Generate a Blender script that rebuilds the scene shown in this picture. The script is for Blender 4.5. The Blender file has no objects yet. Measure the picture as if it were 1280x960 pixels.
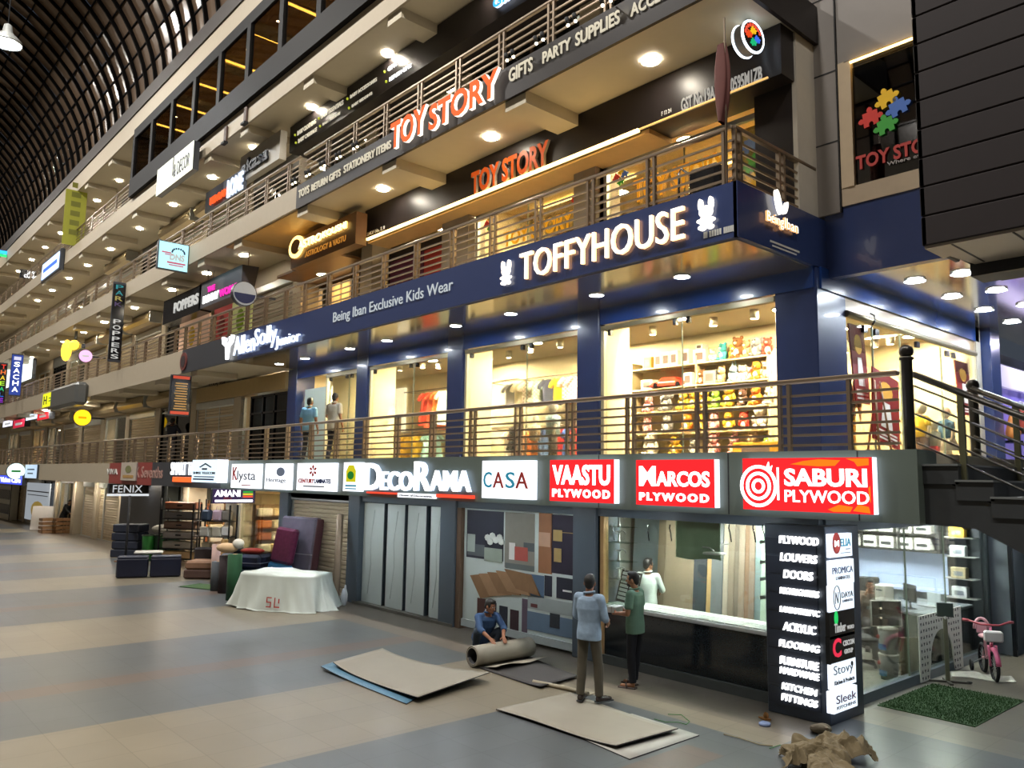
import bpy, bmesh, math, random
from mathutils import Vector, Matrix
random.seed(7)
C = bpy.context.scene.collection
SC = bpy.context.scene
PI = math.pi
# ---------------------------------------------------------------- camera, world, exposure
H = 3.05; FPX = 996.03
_yaw, _pit, _rol = -.846624, .118739, .01619946
cy, sy, cp, sp = math.cos(_yaw), math.sin(_yaw), math.cos(_pit), math.sin(_pit)
_f = Vector((sy*cp, cy*cp, sp)); _r = Vector((cy, -sy, 0)); _u = _r.cross(_f)
_c, _s = math.cos(_rol), math.sin(_rol)
_R = _c*_r+_s*_u; _U = -_s*_r+_c*_u
cam = bpy.data.objects.new('camera', bpy.data.cameras.new('camera')); C.objects.link(cam)
cam.matrix_world = Matrix(((_R.x, _U.x, -_f.x, 0), (_R.y, _U.y, -_f.y, 0), (_R.z, _U.z, -_f.z, H), (0, 0, 0, 1)))
cam.data.sensor_width = 36; cam.data.lens = FPX/1280*36; cam.data.clip_end = 400; cam.data.clip_start = .05
SC.camera = cam
SC.view_settings.view_transform = 'Standard'; SC.view_settings.look = 'None'
SC.view_settings.exposure = 0.35; SC.view_settings.gamma = 1; SC.view_settings.use_curve_mapping = False
SC.cycles.use_denoising = True
SC.cycles.max_bounces = 6; SC.cycles.diffuse_bounces = 3; SC.cycles.glossy_bounces = 4
SC.cycles.transmission_bounces = 6; SC.cycles.transparent_max_bounces = 16
SC.cycles.caustics_reflective = False; SC.cycles.caustics_refractive = False
SC.cycles.sample_clamp_indirect = 6
w = bpy.data.worlds.new('night'); SC.world = w; w.use_nodes = True
w.node_tree.nodes['Background'].inputs[0].default_value = (.30, .36, .46, 1)
w.node_tree.nodes['Background'].inputs[1].default_value = .12

def area(name, loc, size, power, col=(1, 1, 1), size_y=None, rot=(0, 0, 0), spread=PI):
    l = bpy.data.lights.new(name, 'AREA'); l.energy = power; l.color = col; l.size = size; l.spread = spread
    if size_y: l.shape = 'RECTANGLE'; l.size_y = size_y
    o = bpy.data.objects.new(name, l); o.location = loc; o.rotation_euler = rot; C.objects.link(o)
    o.visible_camera = True
    return o
WARM = (1, .80, .52); COOL = (.86, .94, 1); AMB = (1, .62, .22)
# general light from an added row of high-bay lamps under the roof (their housings are built with the roof)
ADDED_HIGHBAY = [(-6, 1.2), (-16, 1.2), (-27, 1.2), (-38, 1.2), (-49, 1.2), (-62, 1.2), (4, 1.2)]
for i, (x, y) in enumerate(ADDED_HIGHBAY):
    area('added_highbay_light', (x, y, 21.2), .9, 1500 if i not in (4,) else 900, (1, .95, .88))

# ---------------------------------------------------------------- pixel helpers (camera rays on the real planes of the place)
def ray(px, py):
    return _R*((px-640)/FPX) - _U*((py-480)/FPX) + _f
def onY(px, py, Y):
    d = ray(px, py); t = Y/d.y; return (d.x*t, H+d.z*t)
def onX(px, py, X):
    d = ray(px, py); t = X/d.x; return (d.y*t, H+d.z*t)
def onZ(px, py, z=0):
    d = ray(px, py); t = (z-H)/d.z; return (d.x*t, d.y*t)

# ---------------------------------------------------------------- materials
def lin(h):
    if isinstance(h, str):
        h = [int(h[i:i+2], 16)/255 for i in (0, 2, 4)]
    return tuple((c/12.92 if c <= .04045 else ((c+.055)/1.055)**2.4) for c in h)
_mats = {}
def M(name, col, rough=.55, metal=0., emit=0., noise=.10, scale=6., bump=0., ecol=None, coat=0., spec=.5):
    if name in _mats: return _mats[name]
    m = bpy.data.materials.new(name); m.use_nodes = True; nt = m.node_tree; p = nt.nodes['Principled BSDF']
    c = lin(col); p.inputs['Roughness'].default_value = rough; p.inputs['Metallic'].default_value = metal
    p.inputs['Specular IOR Level'].default_value = spec
    if coat: p.inputs['Coat Weight'].default_value = coat; p.inputs['Coat Roughness'].default_value = .04
    tc = nt.nodes.new('ShaderNodeTexCoord'); nz = nt.nodes.new('ShaderNodeTexNoise')
    nz.inputs['Scale'].default_value = scale; nz.inputs['Detail'].default_value = 4
    nt.links.new(tc.outputs['Object'], nz.inputs['Vector'])
    mx = nt.nodes.new('ShaderNodeMix'); mx.data_type = 'RGBA'
    mx.inputs[6].default_value = (*[x*(1-noise) for x in c], 1); mx.inputs[7].default_value = (*[min(1, x*(1+noise)) for x in c], 1)
    nt.links.new(nz.outputs['Fac'], mx.inputs[0]); nt.links.new(mx.outputs[2], p.inputs['Base Color'])
    if bump:
        b = nt.nodes.new('ShaderNodeBump'); b.inputs['Strength'].default_value = bump; b.inputs['Distance'].default_value = .02
        nt.links.new(nz.outputs['Fac'], b.inputs['Height']); nt.links.new(b.outputs[0], p.inputs['Normal'])
    if emit:
        p.inputs['Emission Color'].default_value = (*(lin(ecol) if ecol else c), 1); p.inputs['Emission Strength'].default_value = emit
    _mats[name] = m
    return m
def glass_mat(name, tint, refl=.10, rough=.02, clear=1.0):
    if name in _mats: return _mats[name]
    m = bpy.data.materials.new(name); m.use_nodes = True; nt = m.node_tree; nt.nodes.clear()
    o = nt.nodes.new('ShaderNodeOutputMaterial'); mix = nt.nodes.new('ShaderNodeMixShader')
    t = nt.nodes.new('ShaderNodeBsdfTransparent'); g = nt.nodes.new('ShaderNodeBsdfGlossy')
    t.inputs[0].default_value = (*[x*clear for x in lin(tint)], 1); g.inputs['Roughness'].default_value = rough
    fr = nt.nodes.new('ShaderNodeFresnel'); fr.inputs[0].default_value = 1.5
    mt = nt.nodes.new('ShaderNodeMath'); mt.operation = 'MULTIPLY_ADD'; mt.inputs[1].default_value = .5; mt.inputs[2].default_value = refl-.04
    nt.links.new(fr.outputs[0], mt.inputs[0]); nt.links.new(mt.outputs[0], mix.inputs[0])
    nt.links.new(t.outputs[0], mix.inputs[1]); nt.links.new(g.outputs[0], mix.inputs[2]); nt.links.new(mix.outputs[0], o.inputs[0])
    _mats[name] = m
    return m
def checks(name, c1, c2, scale, rough=.8):
    if name in _mats: return _mats[name]
    m = M(name, c1, rough); nt = m.node_tree; ck = nt.nodes.new('ShaderNodeTexChecker'); ck.inputs['Scale'].default_value = scale
    ck.inputs[1].default_value = (*lin(c1), 1); ck.inputs[2].default_value = (*lin(c2), 1)
    tc = [n for n in nt.nodes if n.type == 'TEX_COORD'][0]; nt.links.new(tc.outputs['Object'], ck.inputs[0])
    nt.links.new(ck.outputs[0], nt.nodes['Principled BSDF'].inputs['Base Color']); return m
def stripes(name, c1, c2, scale, axis='Z', rough=.5, sharp=.5, metal=0., bump=0.):
    """horizontal or vertical slats from a wave texture in object space"""
    if name in _mats: return _mats[name]
    m = M(name, c1, rough, metal); nt = m.node_tree; wv = nt.nodes.new('ShaderNodeTexWave'); wv.wave_type = 'BANDS'
    wv.bands_direction = axis; wv.inputs['Scale'].default_value = scale; wv.inputs['Distortion'].default_value = 0
    tc = [n for n in nt.nodes if n.type == 'TEX_COORD'][0]; nt.links.new(tc.outputs['Object'], wv.inputs['Vector'])
    r = nt.nodes.new('ShaderNodeValToRGB'); r.color_ramp.elements[0].position = max(0, sharp-.18); r.color_ramp.elements[1].position = sharp+.05
    r.color_ramp.elements[0].color = (*lin(c2), 1); r.color_ramp.elements[1].color = (*lin(c1), 1)
    nt.links.new(wv.outputs['Fac'], r.inputs[0]); nt.links.new(r.outputs[0], nt.nodes['Principled BSDF'].inputs['Base Color'])
    if bump:
        b = nt.nodes.new('ShaderNodeBump'); b.inputs['Strength'].default_value = bump; b.inputs['Distance'].default_value = .02
        nt.links.new(wv.outputs['Fac'], b.inputs['Height']); nt.links.new(b.outputs[0], nt.nodes['Principled BSDF'].inputs['Normal'])
    return m

# ---------------------------------------------------------------- mesh builder
class B:
    def __init__(s): s.v = []; s.f = []; s.m = []; s.sm = []; s.mats = []
    def mi(s, m):
        if m is None: return 0
        if m not in s.mats: s.mats.append(m)
        return s.mats.index(m)
    def add(s, vs, fs, m=None, smooth=False, T=None):
        o = len(s.v); k = s.mi(m)
        for p in vs: s.v.append(tuple(T @ Vector(p)) if T is not None else tuple(p))
        for f in fs: s.f.append([o+i for i in f]); s.m.append(k); s.sm.append(smooth)
        return s
    def box(s, x0, x1, y0, y1, z0, z1, m=None, T=None, c=0):
        if x0 > x1: x0, x1 = x1, x0
        if y0 > y1: y0, y1 = y1, y0
        if z0 > z1: z0, z1 = z1, z0
        if c:
            c = min(c, (x1-x0)*.45, (y1-y0)*.45, (z1-z0)*.45)
            vs = []
            for i, X in ((0, x0), (1, x1)):
                for j, Y in ((0, y0), (1, y1)):
                    for k, Z in ((0, z0), (1, z1)):
                        dx = c if i == 0 else -c; dy = c if j == 0 else -c; dz = c if k == 0 else -c
                        vs += [(X, Y+dy, Z+dz), (X+dx, Y, Z+dz), (X+dx, Y+dy, Z)]
            bm = bmesh.new()
            for p in vs: bm.verts.new(p)
            r = bmesh.ops.convex_hull(bm, input=bm.verts[:]); bm.verts.index_update()
            bm.verts.ensure_lookup_table(); bm.verts.index_update()
            V = [p.co[:] for p in bm.verts]; F = [[q.index for q in f.verts] for f in bm.faces]; bm.free()
            return s.add(V, F, m, False, T)
        V = [(x0, y0, z0), (x1, y0, z0), (x1, y1, z0), (x0, y1, z0), (x0, y0, z1), (x1, y0, z1), (x1, y1, z1), (x0, y1, z1)]
        return s.add(V, [(3, 2, 1, 0), (4, 5, 6, 7), (0, 1, 5, 4), (1, 2, 6, 5), (2, 3, 7, 6), (3, 0, 4, 7)], m, False, T)
    def tube(s, pts, r, n=8, m=None, T=None, caps=True, r2=None, closed=False):
        pts = [Vector(p) for p in pts]; V = []; F = []; N = len(pts); up = None
        for i, p in enumerate(pts):
            a = pts[i-1] if i else (pts[-1] if closed else p); b = pts[i+1] if i < N-1 else (pts[0] if closed else p)
            d = (b-a).normalized() if (b-a).length > 1e-9 else Vector((0, 0, 1))
            if up is None: up = Vector((0, 0, 1)) if abs(d.z) < .9 else Vector((1, 0, 0))
            x = d.cross(up)
            if x.length < 1e-4: x = d.cross(Vector((0, 1, .1)))
            x.normalize(); y = d.cross(x).normalized(); up = -y if False else up
            rr = r if r2 is None else r+(r2-r)*i/max(1, N-1)
            for k in range(n):
                t = 2*PI*k/n; V.append(p+x*(rr*math.cos(t))+y*(rr*math.sin(t)))
        L = N if closed else N-1
        for i in range(L):
            j = (i+1) % N
            for k in range(n):
                F.append((i*n+k, i*n+(k+1) % n, j*n+(k+1) % n, j*n+k))
        s.add(V, F, m, True, T)
        if caps and not closed:
            s.add(V[:n], [tuple(range(n))[::-1]], m, False, T); s.add(V[-n:], [tuple(range(n))], m, False, T)
        return s
    def sph(s, c, r, n=12, m=None, T=None):
        if not hasattr(r, '__len__'): r = (r, r, r)
        h = n//2; V = [(c[0], c[1], c[2]-r[2])]; F = []
        for i in range(1, h):
            a = -PI/2+PI*i/h
            for k in range(n):
                t = 2*PI*k/n; V.append((c[0]+r[0]*math.cos(a)*math.cos(t), c[1]+r[1]*math.cos(a)*math.sin(t), c[2]+r[2]*math.sin(a)))
        V.append((c[0], c[1], c[2]+r[2]))
        for k in range(n): F.append((0, 1+(k+1) % n, 1+k)); F.append((len(V)-1, 1+(h-2)*n+k, 1+(h-2)*n+(k+1) % n))
        for i in range(h-2):
            for k in range(n): F.append((1+i*n+k, 1+i*n+(k+1) % n, 1+(i+1)*n+(k+1) % n, 1+(i+1)*n+k))
        return s.add(V, F, m, True, T)
    def lathe(s, prof, n=16, m=None, T=None, o=(0, 0, 0), ring=False):
        V = []; F = []
        for r, z in prof:
            for k in range(n):
                t = 2*PI*k/n; V.append((o[0]+r*math.cos(t), o[1]+r*math.sin(t), o[2]+z))
        for i in range(len(prof)-1):
            for k in range(n): F.append((i*n+k, i*n+(k+1) % n, (i+1)*n+(k+1) % n, (i+1)*n+k))
        if not ring: F.append(tuple(range(n))[::-1]); F.append(tuple(range((len(prof)-1)*n, len(prof)*n)))
        return s.add(V, F, m, True, T)
    def prism(s, pts, a, b, axis='Y', m=None, T=None):
        """2-D outline pulled from a to b along an axis (Y: outline in x,z; X: in y,z; Z: in x,y)"""
        n = len(pts)
        mk = {'Y': lambda p, q: (p[0], q, p[1]), 'X': lambda p, q: (q, p[0], p[1]), 'Z': lambda p, q: (p[0], p[1], q)}[axis]
        V = [mk(p, a) for p in pts]+[mk(p, b) for p in pts]
        F = [tuple(range(n)), tuple(range(n, 2*n))[::-1]]+[(i, (i+1) % n, n+(i+1) % n, n+i) for i in range(n)]
        return s.add(V, F, m, False, T)
    def disc(s, cx, cz, r, y0, y1, n=24, axis='Y', m=None, T=None, rz=None):
        rz = rz or r
        return s.prism([(cx+r*math.cos(2*PI*k/n), cz+rz*math.sin(2*PI*k/n)) for k in range(n)], y0, y1, axis, m, T)
    def grid(s, fn, nu, nv, m=None, smooth=True):
        V = [fn(i/nu, j/nv) for j in range(nv+1) for i in range(nu+1)]
        F = [(j*(nu+1)+i, j*(nu+1)+i+1, (j+1)*(nu+1)+i+1, (j+1)*(nu+1)+i) for j in range(nv) for i in range(nu)]
        return s.add(V, F, m, smooth)
    def mesh(s, name, mats=None):
        me = bpy.data.meshes.new(name); me.from_pydata(s.v, [], s.f)
        for m in (s.mats or ([mats] if mats else [])): me.materials.append(m)
        if s.mats: me.polygons.foreach_set('material_index', s.m)
        me.polygons.foreach_set('use_smooth', s.sm)
        bm = bmesh.new(); bm.from_mesh(me); bmesh.ops.remove_doubles(bm, verts=bm.verts, dist=1e-5)
        bmesh.ops.recalc_face_normals(bm, faces=bm.faces); bm.to_mesh(me); bm.free()
        return me
    def build(s, name, mat=None, parent=None, loc=None, rz=0):
        o = bpy.data.objects.new(name, s.mesh(name, mat)); C.objects.link(o)
        if loc: o.location = loc
        if rz: o.rotation_euler = (0, 0, rz)
        if parent is not None: o.parent = parent
        return o
def tag(o, label, cat, group=None):
    o['label'] = label; o['category'] = cat
    if group: o['group'] = group
    return o
def thing(name, label, cat, loc=(0, 0, 0), rz=0, group=None):
    o = bpy.data.objects.new(name, None); C.objects.link(o); o.location = loc; o.rotation_euler = (0, 0, rz)
    o.empty_display_size = .1
    return tag(o, label, cat, group)
def struct(o): o['kind'] = 'structure'; return o
def sbox(name, x0, x1, y0, y1, z0, z1, mat, c=0): return struct(B().box(x0, x1, y0, y1, z0, z1, c=c).build(name, mat))
def copy_tree(o, loc=None, rz=None, label=None, group=None):
    c = o.copy(); C.objects.link(c)
    if loc is not None: c.location = loc
    if rz is not None: c.rotation_euler = (0, 0, rz)
    if label: c['label'] = label
    if group: c['group'] = group
    for ch in list(o.children):
        d = ch.copy(); C.objects.link(d); d.parent = c
        for g in ch.children: e = g.copy(); C.objects.link(e); e.parent = d
    return c
ORD = 'first second third fourth fifth sixth seventh eighth ninth tenth eleventh twelfth thirteenth fourteenth fifteenth sixteenth seventeenth eighteenth nineteenth twentieth'.split()

# ---------------------------------------------------------------- lettering
_fc = {}
def glyphs(s, bold=0., shear=0., spacing=1., depth=.01):
    k = (s, bold, shear, spacing, depth)
    if k in _fc: return _fc[k]
    cu = bpy.data.curves.new('lettering', 'FONT'); cu.body = s; cu.size = 1; cu.offset = bold; cu.shear = shear
    cu.space_character = spacing; cu.extrude = .5; cu.resolution_u = 3; cu.align_x = 'CENTER'
    o = bpy.data.objects.new('lettering', cu); me = bpy.data.meshes.new_from_object(o)
    V = [v.co[:] for v in me.vertices]; F = [list(p.vertices) for p in me.polygons]
    bpy.data.objects.remove(o); bpy.data.curves.remove(cu); bpy.data.meshes.remove(me)
    _fc[k] = (V, F); return V, F
def put_text(b, s, a0, z0, a1, z1, plane, axis='Y', mat=None, depth=.02, bold=0.01, shear=0., spacing=1., sidemat=None):
    """letters fitted to the box a0..a1, z0..z1; axis Y: they face -Y and run along +X; axis X: they face +X and run along +Y"""
    V, F = glyphs(s, bold, shear, spacing)
    xs = [v[0] for v in V]; ys = [v[1] for v in V]; x0, x1, y0, y1 = min(xs), max(xs), min(ys), max(ys)
    out = []
    for x, y, z in V:
        a = a0+(x-x0)/(x1-x0)*(a1-a0); h = z0+(y-y0)/(y1-y0)*(z1-z0)
        if axis == 'Y': out.append((a, plane-depth*(z+.5), h))
        elif axis == 'X': out.append((plane+depth*(z+.5), a, h))
        else: out.append((a, h, plane+depth*(z+.5)))
    if sidemat is None: b.add(out, F, mat)
    else:
        ft = [f for f in F if all(V[i][2] > .4 for i in f)]; sd = [f for f in F if not all(V[i][2] > .4 for i in f)]
        b.add(out, ft, mat); b.add(out, sd, sidemat)
    return b
def px_text(b, s, tl, br, Y, **k):
    """fit between two photograph points measured at the lettering's ends (top left, bottom right) on plane Y"""
    (x0, z1), (x1, z0) = onY(*tl, Y), onY(*br, Y)
    return put_text(b, s, x0, min(z0, z1), x1, max(z0, z1), Y, **k)
# ================================================================ SETTING
YF, YS = 8.5, 10.5
COL = [-5.75, -9.72, -13.65, -17.5]+[-21.35-3.87*i for i in range(14)]
XL = -74.
LV = [(2.66, 3.40), (6.11, 6.84), (9.55, 10.12), (12.85, 13.42), (16.1, 16.9)]
cream = M('cream_paint', 'aca08b', .6, noise=.06)
cream2 = M('cream_soffit_paint', 'c2b8a2', .6, noise=.04)
navy2 = M('navy_gloss_lintel', '1d3c7c', .26, noise=.05, coat=.3)
navy = M('navy_panel', '2b3a66', .28, noise=.05, coat=.3)
charcoal = M('charcoal_panel', '3a3d44', .35, noise=.06)
slate = M('grey_green_panel', '5f6a63', .38, noise=.05)
slate2 = M('slate_column_cladding', '545f68', .35, noise=.05)
darkbrown = M('dark_brown_gloss_panel', '221d1d', .38, noise=.08, spec=.3)
mirror = M('glossy_soffit_panel', 'd6d0c8', .13, metal=.92, noise=.04)
steel = M('brushed_steel', '9a8a78', .34, metal=.85, noise=.08)
steel_dark = M('dark_stair_steel', '3c3a37', .3, metal=.8, noise=.08)
alum = M('aluminium', 'b9bcba', .35, metal=.7)
black = M('black_gloss', '111318', .2, noise=.1)
blackm = M('black_matte', '17181b', .7)
white = M('white_paint', 'e8e6df', .5, noise=.03)
wallwarm = M('warm_shop_wall', 'efe0b8', .6, noise=.03)
wood = M('brown_wood', '8a6644', .5, noise=.25, scale=9)
oak = M('pale_oak', 'c09a68', .5, noise=.2, scale=9)
shut = stripes('roller_shutter', 'a99a80', '6d6353', 3.1, 'Z', .5, .35, .3, .4)
shut_d = stripes('grey_roller_shutter', '8b8478', '55504a', 3.1, 'Z', .5, .35, .3, .4)
glass = glass_mat('shop_glass', 'f2f4ee', .07)
glass_dark = glass_mat('dark_window_glass', '6b7278', .12)
lamp_w = M('lamp_lens_white', 'fff6e6', .4, emit=175, ecol='fff4e0')
lamp_c = M('lamp_lens_cool', 'f4faff', .4, emit=165, ecol='eaf5ff')
lamp_h = M('lamp_lens_warm', 'ffe9c0', .4, emit=70, ecol='ffdca0')

# ---- ground: one paved floor laid in stone bands
gm = {k: M('stone_'+k, c, .34, noise=.14, scale=1.3, spec=.4) for k, c in dict(beige='7c7464', grey='575b5c', red='64574f', brown='6a6257', inner='7c786e').items()}
fl = B()
def flq(x0, x1, y0, y1, k, z=0.): fl.add([(x0, y0, z), (x1, y0, z), (x1, y1, z), (x0, y1, z)], [(0, 1, 2, 3)], gm[k])
edges = [(30, -1.2, 'beige'), (-1.2, -5.4, 'grey'), (-5.4, -5.9, 'red'), (-5.9, -8.3, 'grey'), (-8.3, -10.9, 'beige'), (-10.9, -12.7, 'grey'), (-12.7, -13.25, 'red'),
         (-13.25, -15.6, 'grey'), (-15.6, -18.7, 'beige'), (-18.7, -20.6, 'grey'), (-20.6, -21.2, 'red'), (-21.2, -23.6, 'grey'), (-23.6, -26.4, 'beige')]
x = -26.4
while x > -80:
    edges += [(x, x-2.1, 'grey'), (x-2.1, x-2.7, 'red'), (x-2.7, x-4.9, 'grey'), (x-4.9, x-7.75, 'beige')]; x -= 7.75
for a, b_, k in edges:
    if a > -8.3 and b_ < -1.2:
        flq(b_, a, -12, 8.05, k)
    else: flq(b_, a, -12, 9.0, k)
flq(-8.3, -5.2, 8.05, 8.78, 'grey'); flq(-5.2, -1.2, 8.05, 9.6, 'grey'); flq(-8.3, -5.2, 8.78, 9.28, 'beige'); flq(-8.3, -5.2, 9.28, 10.45, 'brown')
flq(-80, -8.3, 9.0, 10.45, 'brown'); flq(-5.2, 30, 9.6, 10.6, 'grey'); flq(-5.2, 30, 10.6, 11.3, 'beige'); flq(-5.2, 30, 11.3, 24, 'brown')
flq(-1.2, 30, 9.0, 9.6, 'grey'); flq(-80, -5.2, 10.45, 24, 'inner')
struct(fl.build('floor'))
def tint_floor():
    """thin tile joints every 0.6 m on all paving stone"""
    for m in gm.values():
        nt = m.node_tree; p = nt.nodes['Principled BSDF']; src = p.inputs['Base Color'].links[0].from_socket
        br = nt.nodes.new('ShaderNodeTexBrick'); br.offset = 0; br.inputs['Scale'].default_value = 1
        br.inputs['Brick Width'].default_value = .6; br.inputs['Row Height'].default_value = .6; br.inputs['Mortar Size'].default_value = .006
        br.inputs['Color1'].default_value = (1, 1, 1, 1); br.inputs['Color2'].default_value = (.9, .9, .9, 1); br.inputs['Mortar'].default_value = (.72, .72, .72, 1)
        tc = [n for n in nt.nodes if n.type == 'TEX_COORD'][0]; nt.links.new(tc.outputs['Object'], br.inputs['Vector'])
        mx = nt.nodes.new('ShaderNodeMix'); mx.data_type = 'RGBA'; mx.blend_type = 'MULTIPLY'; mx.inputs[0].default_value = 1
        nt.links.new(src, mx.inputs[6]); nt.links.new(br.outputs['Color'], mx.inputs[7]); nt.links.new(mx.outputs[2], p.inputs['Base Color'])
tint_floor()

# ---- slabs, soffits and edge bands
for i, (a, b_) in enumerate(LV):
    xr = -3.4 if i == 0 else -5.45
    sbox('trim_slab', XL, xr, YF+.06, 17.4, a+.02, b_, cream2)
def band(n, x0, x1, m, i, y=YF, z0=None, z1=None):
    a, b_ = LV[i]; return sbox('trim_'+n, x0, x1, y, y+.06, z0 or a, z1 or b_, m)
band('band', -21.4, -3.36, slate, 0, z1=3.42); band('band', XL, -31.9, cream, 0); band('band', -24.9, -21.4, charcoal, 0); band('band', -27.1, -24.9, charcoal, 0)
band('band', -31.9, -27.1, M('red_fascia', '8d3c38', .45), 0)
sbox('trim_band_return', -3.42, -3.36, YF+.06, 9.0, 2.66, 3.42, slate)
for i in range(1, 9): sbox('trim_joint', onY(640+i*54, 600, YF)[0], onY(640+i*54, 600, YF)[0]+.012, YF-.004, YF+.01, 2.67, 3.41, blackm) if i in (2, 5, 8) else None
sbox('trim_shop_head', -21.1, -5.42, 10.38, 10.62, 2.44, 2.7, slate2)
sbox('trim_shop_head', -5.6, -5.38, 10.5, 16.8, 2.40, 2.7, slate2)
# second floor navy band, mirror soffit under it
band('band', -20.75, -5.4, navy, 1); band('band', -25.0, -20.75, charcoal, 1); band('band', XL, -25.0, cream, 1)
sbox('trim_band_return', -5.45, -5.39, YF, 10.8, 6.11, 6.84, navy)
sbox('trim_soffit', -21.2, -5.45, YF+.06, 10.52, 6.09, 6.115, mirror)
# third floor band (toy shop) and the cream beyond
band('band', -17.72, -5.4, darkbrown, 2, z0=9.53); band('band', XL, -17.72, cream, 2)
sbox('trim_band_return', -5.45, -5.39, YF, 10.8, 9.53, 10.12, darkbrown)
band('band', XL, -5.4, cream, 3); band('band', XL, -5.4, cream, 4)
# beams under the soffits on each column line
for i in range(1, 5):
    for k, cx in enumerate(COL):
        if i == 1 and k < 5: continue
        if k == 0: continue
        bx_ = cx if k < 5 else (-24.1, -27.4, -31.4, -35.4, -39.2, -42.9, -46.6, -50.3, -54.0, -57.8, -61.4, -65.2, -69)[k-5]
        sbox('trim_beam', bx_-.26, bx_+.26, 8.57, 10.5 if k < 5 else 9.8, LV[i][0]-(.2 if i > 1 else .14), LV[i][0]+.03, cream2)
# columns, one per floor and grid line
floors = [(0, 2.66), (3.40, 6.11), (6.84, 9.55), (10.12, 12.85), (13.42, 16.1)]
for i, (a, b_) in enumerate(floors):
    for k, cx in enumerate(COL):
        if k == 0: continue
        m = {0: slate2 if k < 5 else cream, 1: navy if k < 5 else cream, 2: M('grey_column_panel', '8a8178', .4) if k in (1, 2) else cream}.get(i, cream)
        y0 = 10.4 if i else 10.32
        struct(B().box(cx-.27, cx+.27, y0, 10.57 if i == 1 and k < 4 else 10.98, a, b_, c=.015).build('column', m))
# corner column, first floor: navy front, lighter side lit by the soffit
struct(B().box(-6.04, -5.39, 10.46, 11.32, 3.4, 6.1, c=.01).build('column', navy))
struct(B().box(-6.0, -5.62, 10.7, 10.95, 6.84, 16.1).build('column', white))
struct(B().box(-5.54, -5.47, 10.2, 10.75, 6.84, 9.55).build('column', M('white_column_edge', 'b8b2a6', .5)))

# ---- walls: rear walls of the shops, closing wall at the far end
sbox('wall_rear', XL, -5.5, 17.2, 17.4, 0, 17, cream)
sbox('wall_far', XL-.2, XL, -12, 17.4, 0, 24, M('far_end_wall', '8f8577', .7))
# grey clad wall to the right of the toy shop, with navy band at its foot
clad = M('grey_cladding', '8b8580', .4, noise=.05)
W = B(); yb = 10.78
W.box(-5.62, -5.14, yb-.05, yb+.2, 6.9, 17, clad); W.box(-5.13, -1, yb-.02, yb+.2, 9.12, 17, clad)
W.box(-5.13, -1, yb-.02, yb+.2, 6.98, 7.24, M('cream_sill_panel', 'b9a78f', .45))
struct(W.build('wall_right'))
for z in (7.95, 9.02, 10.2): sbox('trim_joint', -5.62, -5.14, yb-.056, yb-.05, z, z+.02, blackm)
sbox('trim_joint', -5.145, -5.125, yb-.05, yb+.1, 6.9, 17, blackm)
sbox('trim_navy_head', -5.4, -1, yb, yb+.15, 5.98, 6.99, navy)
sbox('trim_soffit_side', -5.4, 6, yb+.1, 24, 6.08, 6.14, mirror)
# display window in that wall
wn = B().box(-4.98, -1.2, yb+.10, yb+.12, 7.24, 9.05, M('window_backing', '3b322c', .5)); wob = struct(wn.build('window_1'))
struct(B().box(-4.98, -1.2, yb+.02, yb+.03, 7.24, 9.0).build('window_1_glass', glass_dark))
struct(B().box(-5.12, -5.03, yb-.03, yb+.1, 7.24, 9.12).box(-5.03, -4.93, yb-.04, yb+.05, 7.24, 9.1, M('pale_window_jamb', 'cbb79a', .4)).build('trim_window', M('brown_jamb', '5d4636', .4)))
led_r = B().box(-4.93, -1.2, yb-.06, yb-.03, 9.05, 9.08, c=.006).build('trim_light_line', M('warm_led_strip', 'ffd98a', .4, emit=7, ecol='ffd07a')); struct(led_r)
# dark slatted volume that hangs out on the right
slm = M('dark_slat_cladding', '241e1f', .6, noise=.12, spec=.25)
sl = B(); zz = 5.52; n = 0
while zz < 15:
    sl.box(-3.22, 6, 8.5, 8.56, zz, zz+.31, slm, c=.012); sl.box(-3.22, -3.16, 8.5, 9.4, zz, zz+.31, slm, c=.012); zz += .316
sl.box(-3.18, 6, 8.54, 10.8, 5.56, 15, blackm)
struct(sl.build('wall_slatted'))
un = M('grey_underside_panel', '8d857c', .45, noise=.06)
u_ = B().prism([(-3.2, 8.52), (6, 8.52), (6, 9.75), (-3.05, 9.5), (-3.12, 8.98), (-3.2, 9.02)], 5.49, 5.55, 'Z', un)
for i in range(8): u_.box(-2.95+i*.55, -2.93+i*.55, 8.53, 9.45, 5.485, 5.49, blackm)
struct(u_.build('trim_underside'))
sbox('trim_underside_edge', -3.1, 6, 9.5, 9.9, 5.36, 5.56, blackm)

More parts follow.
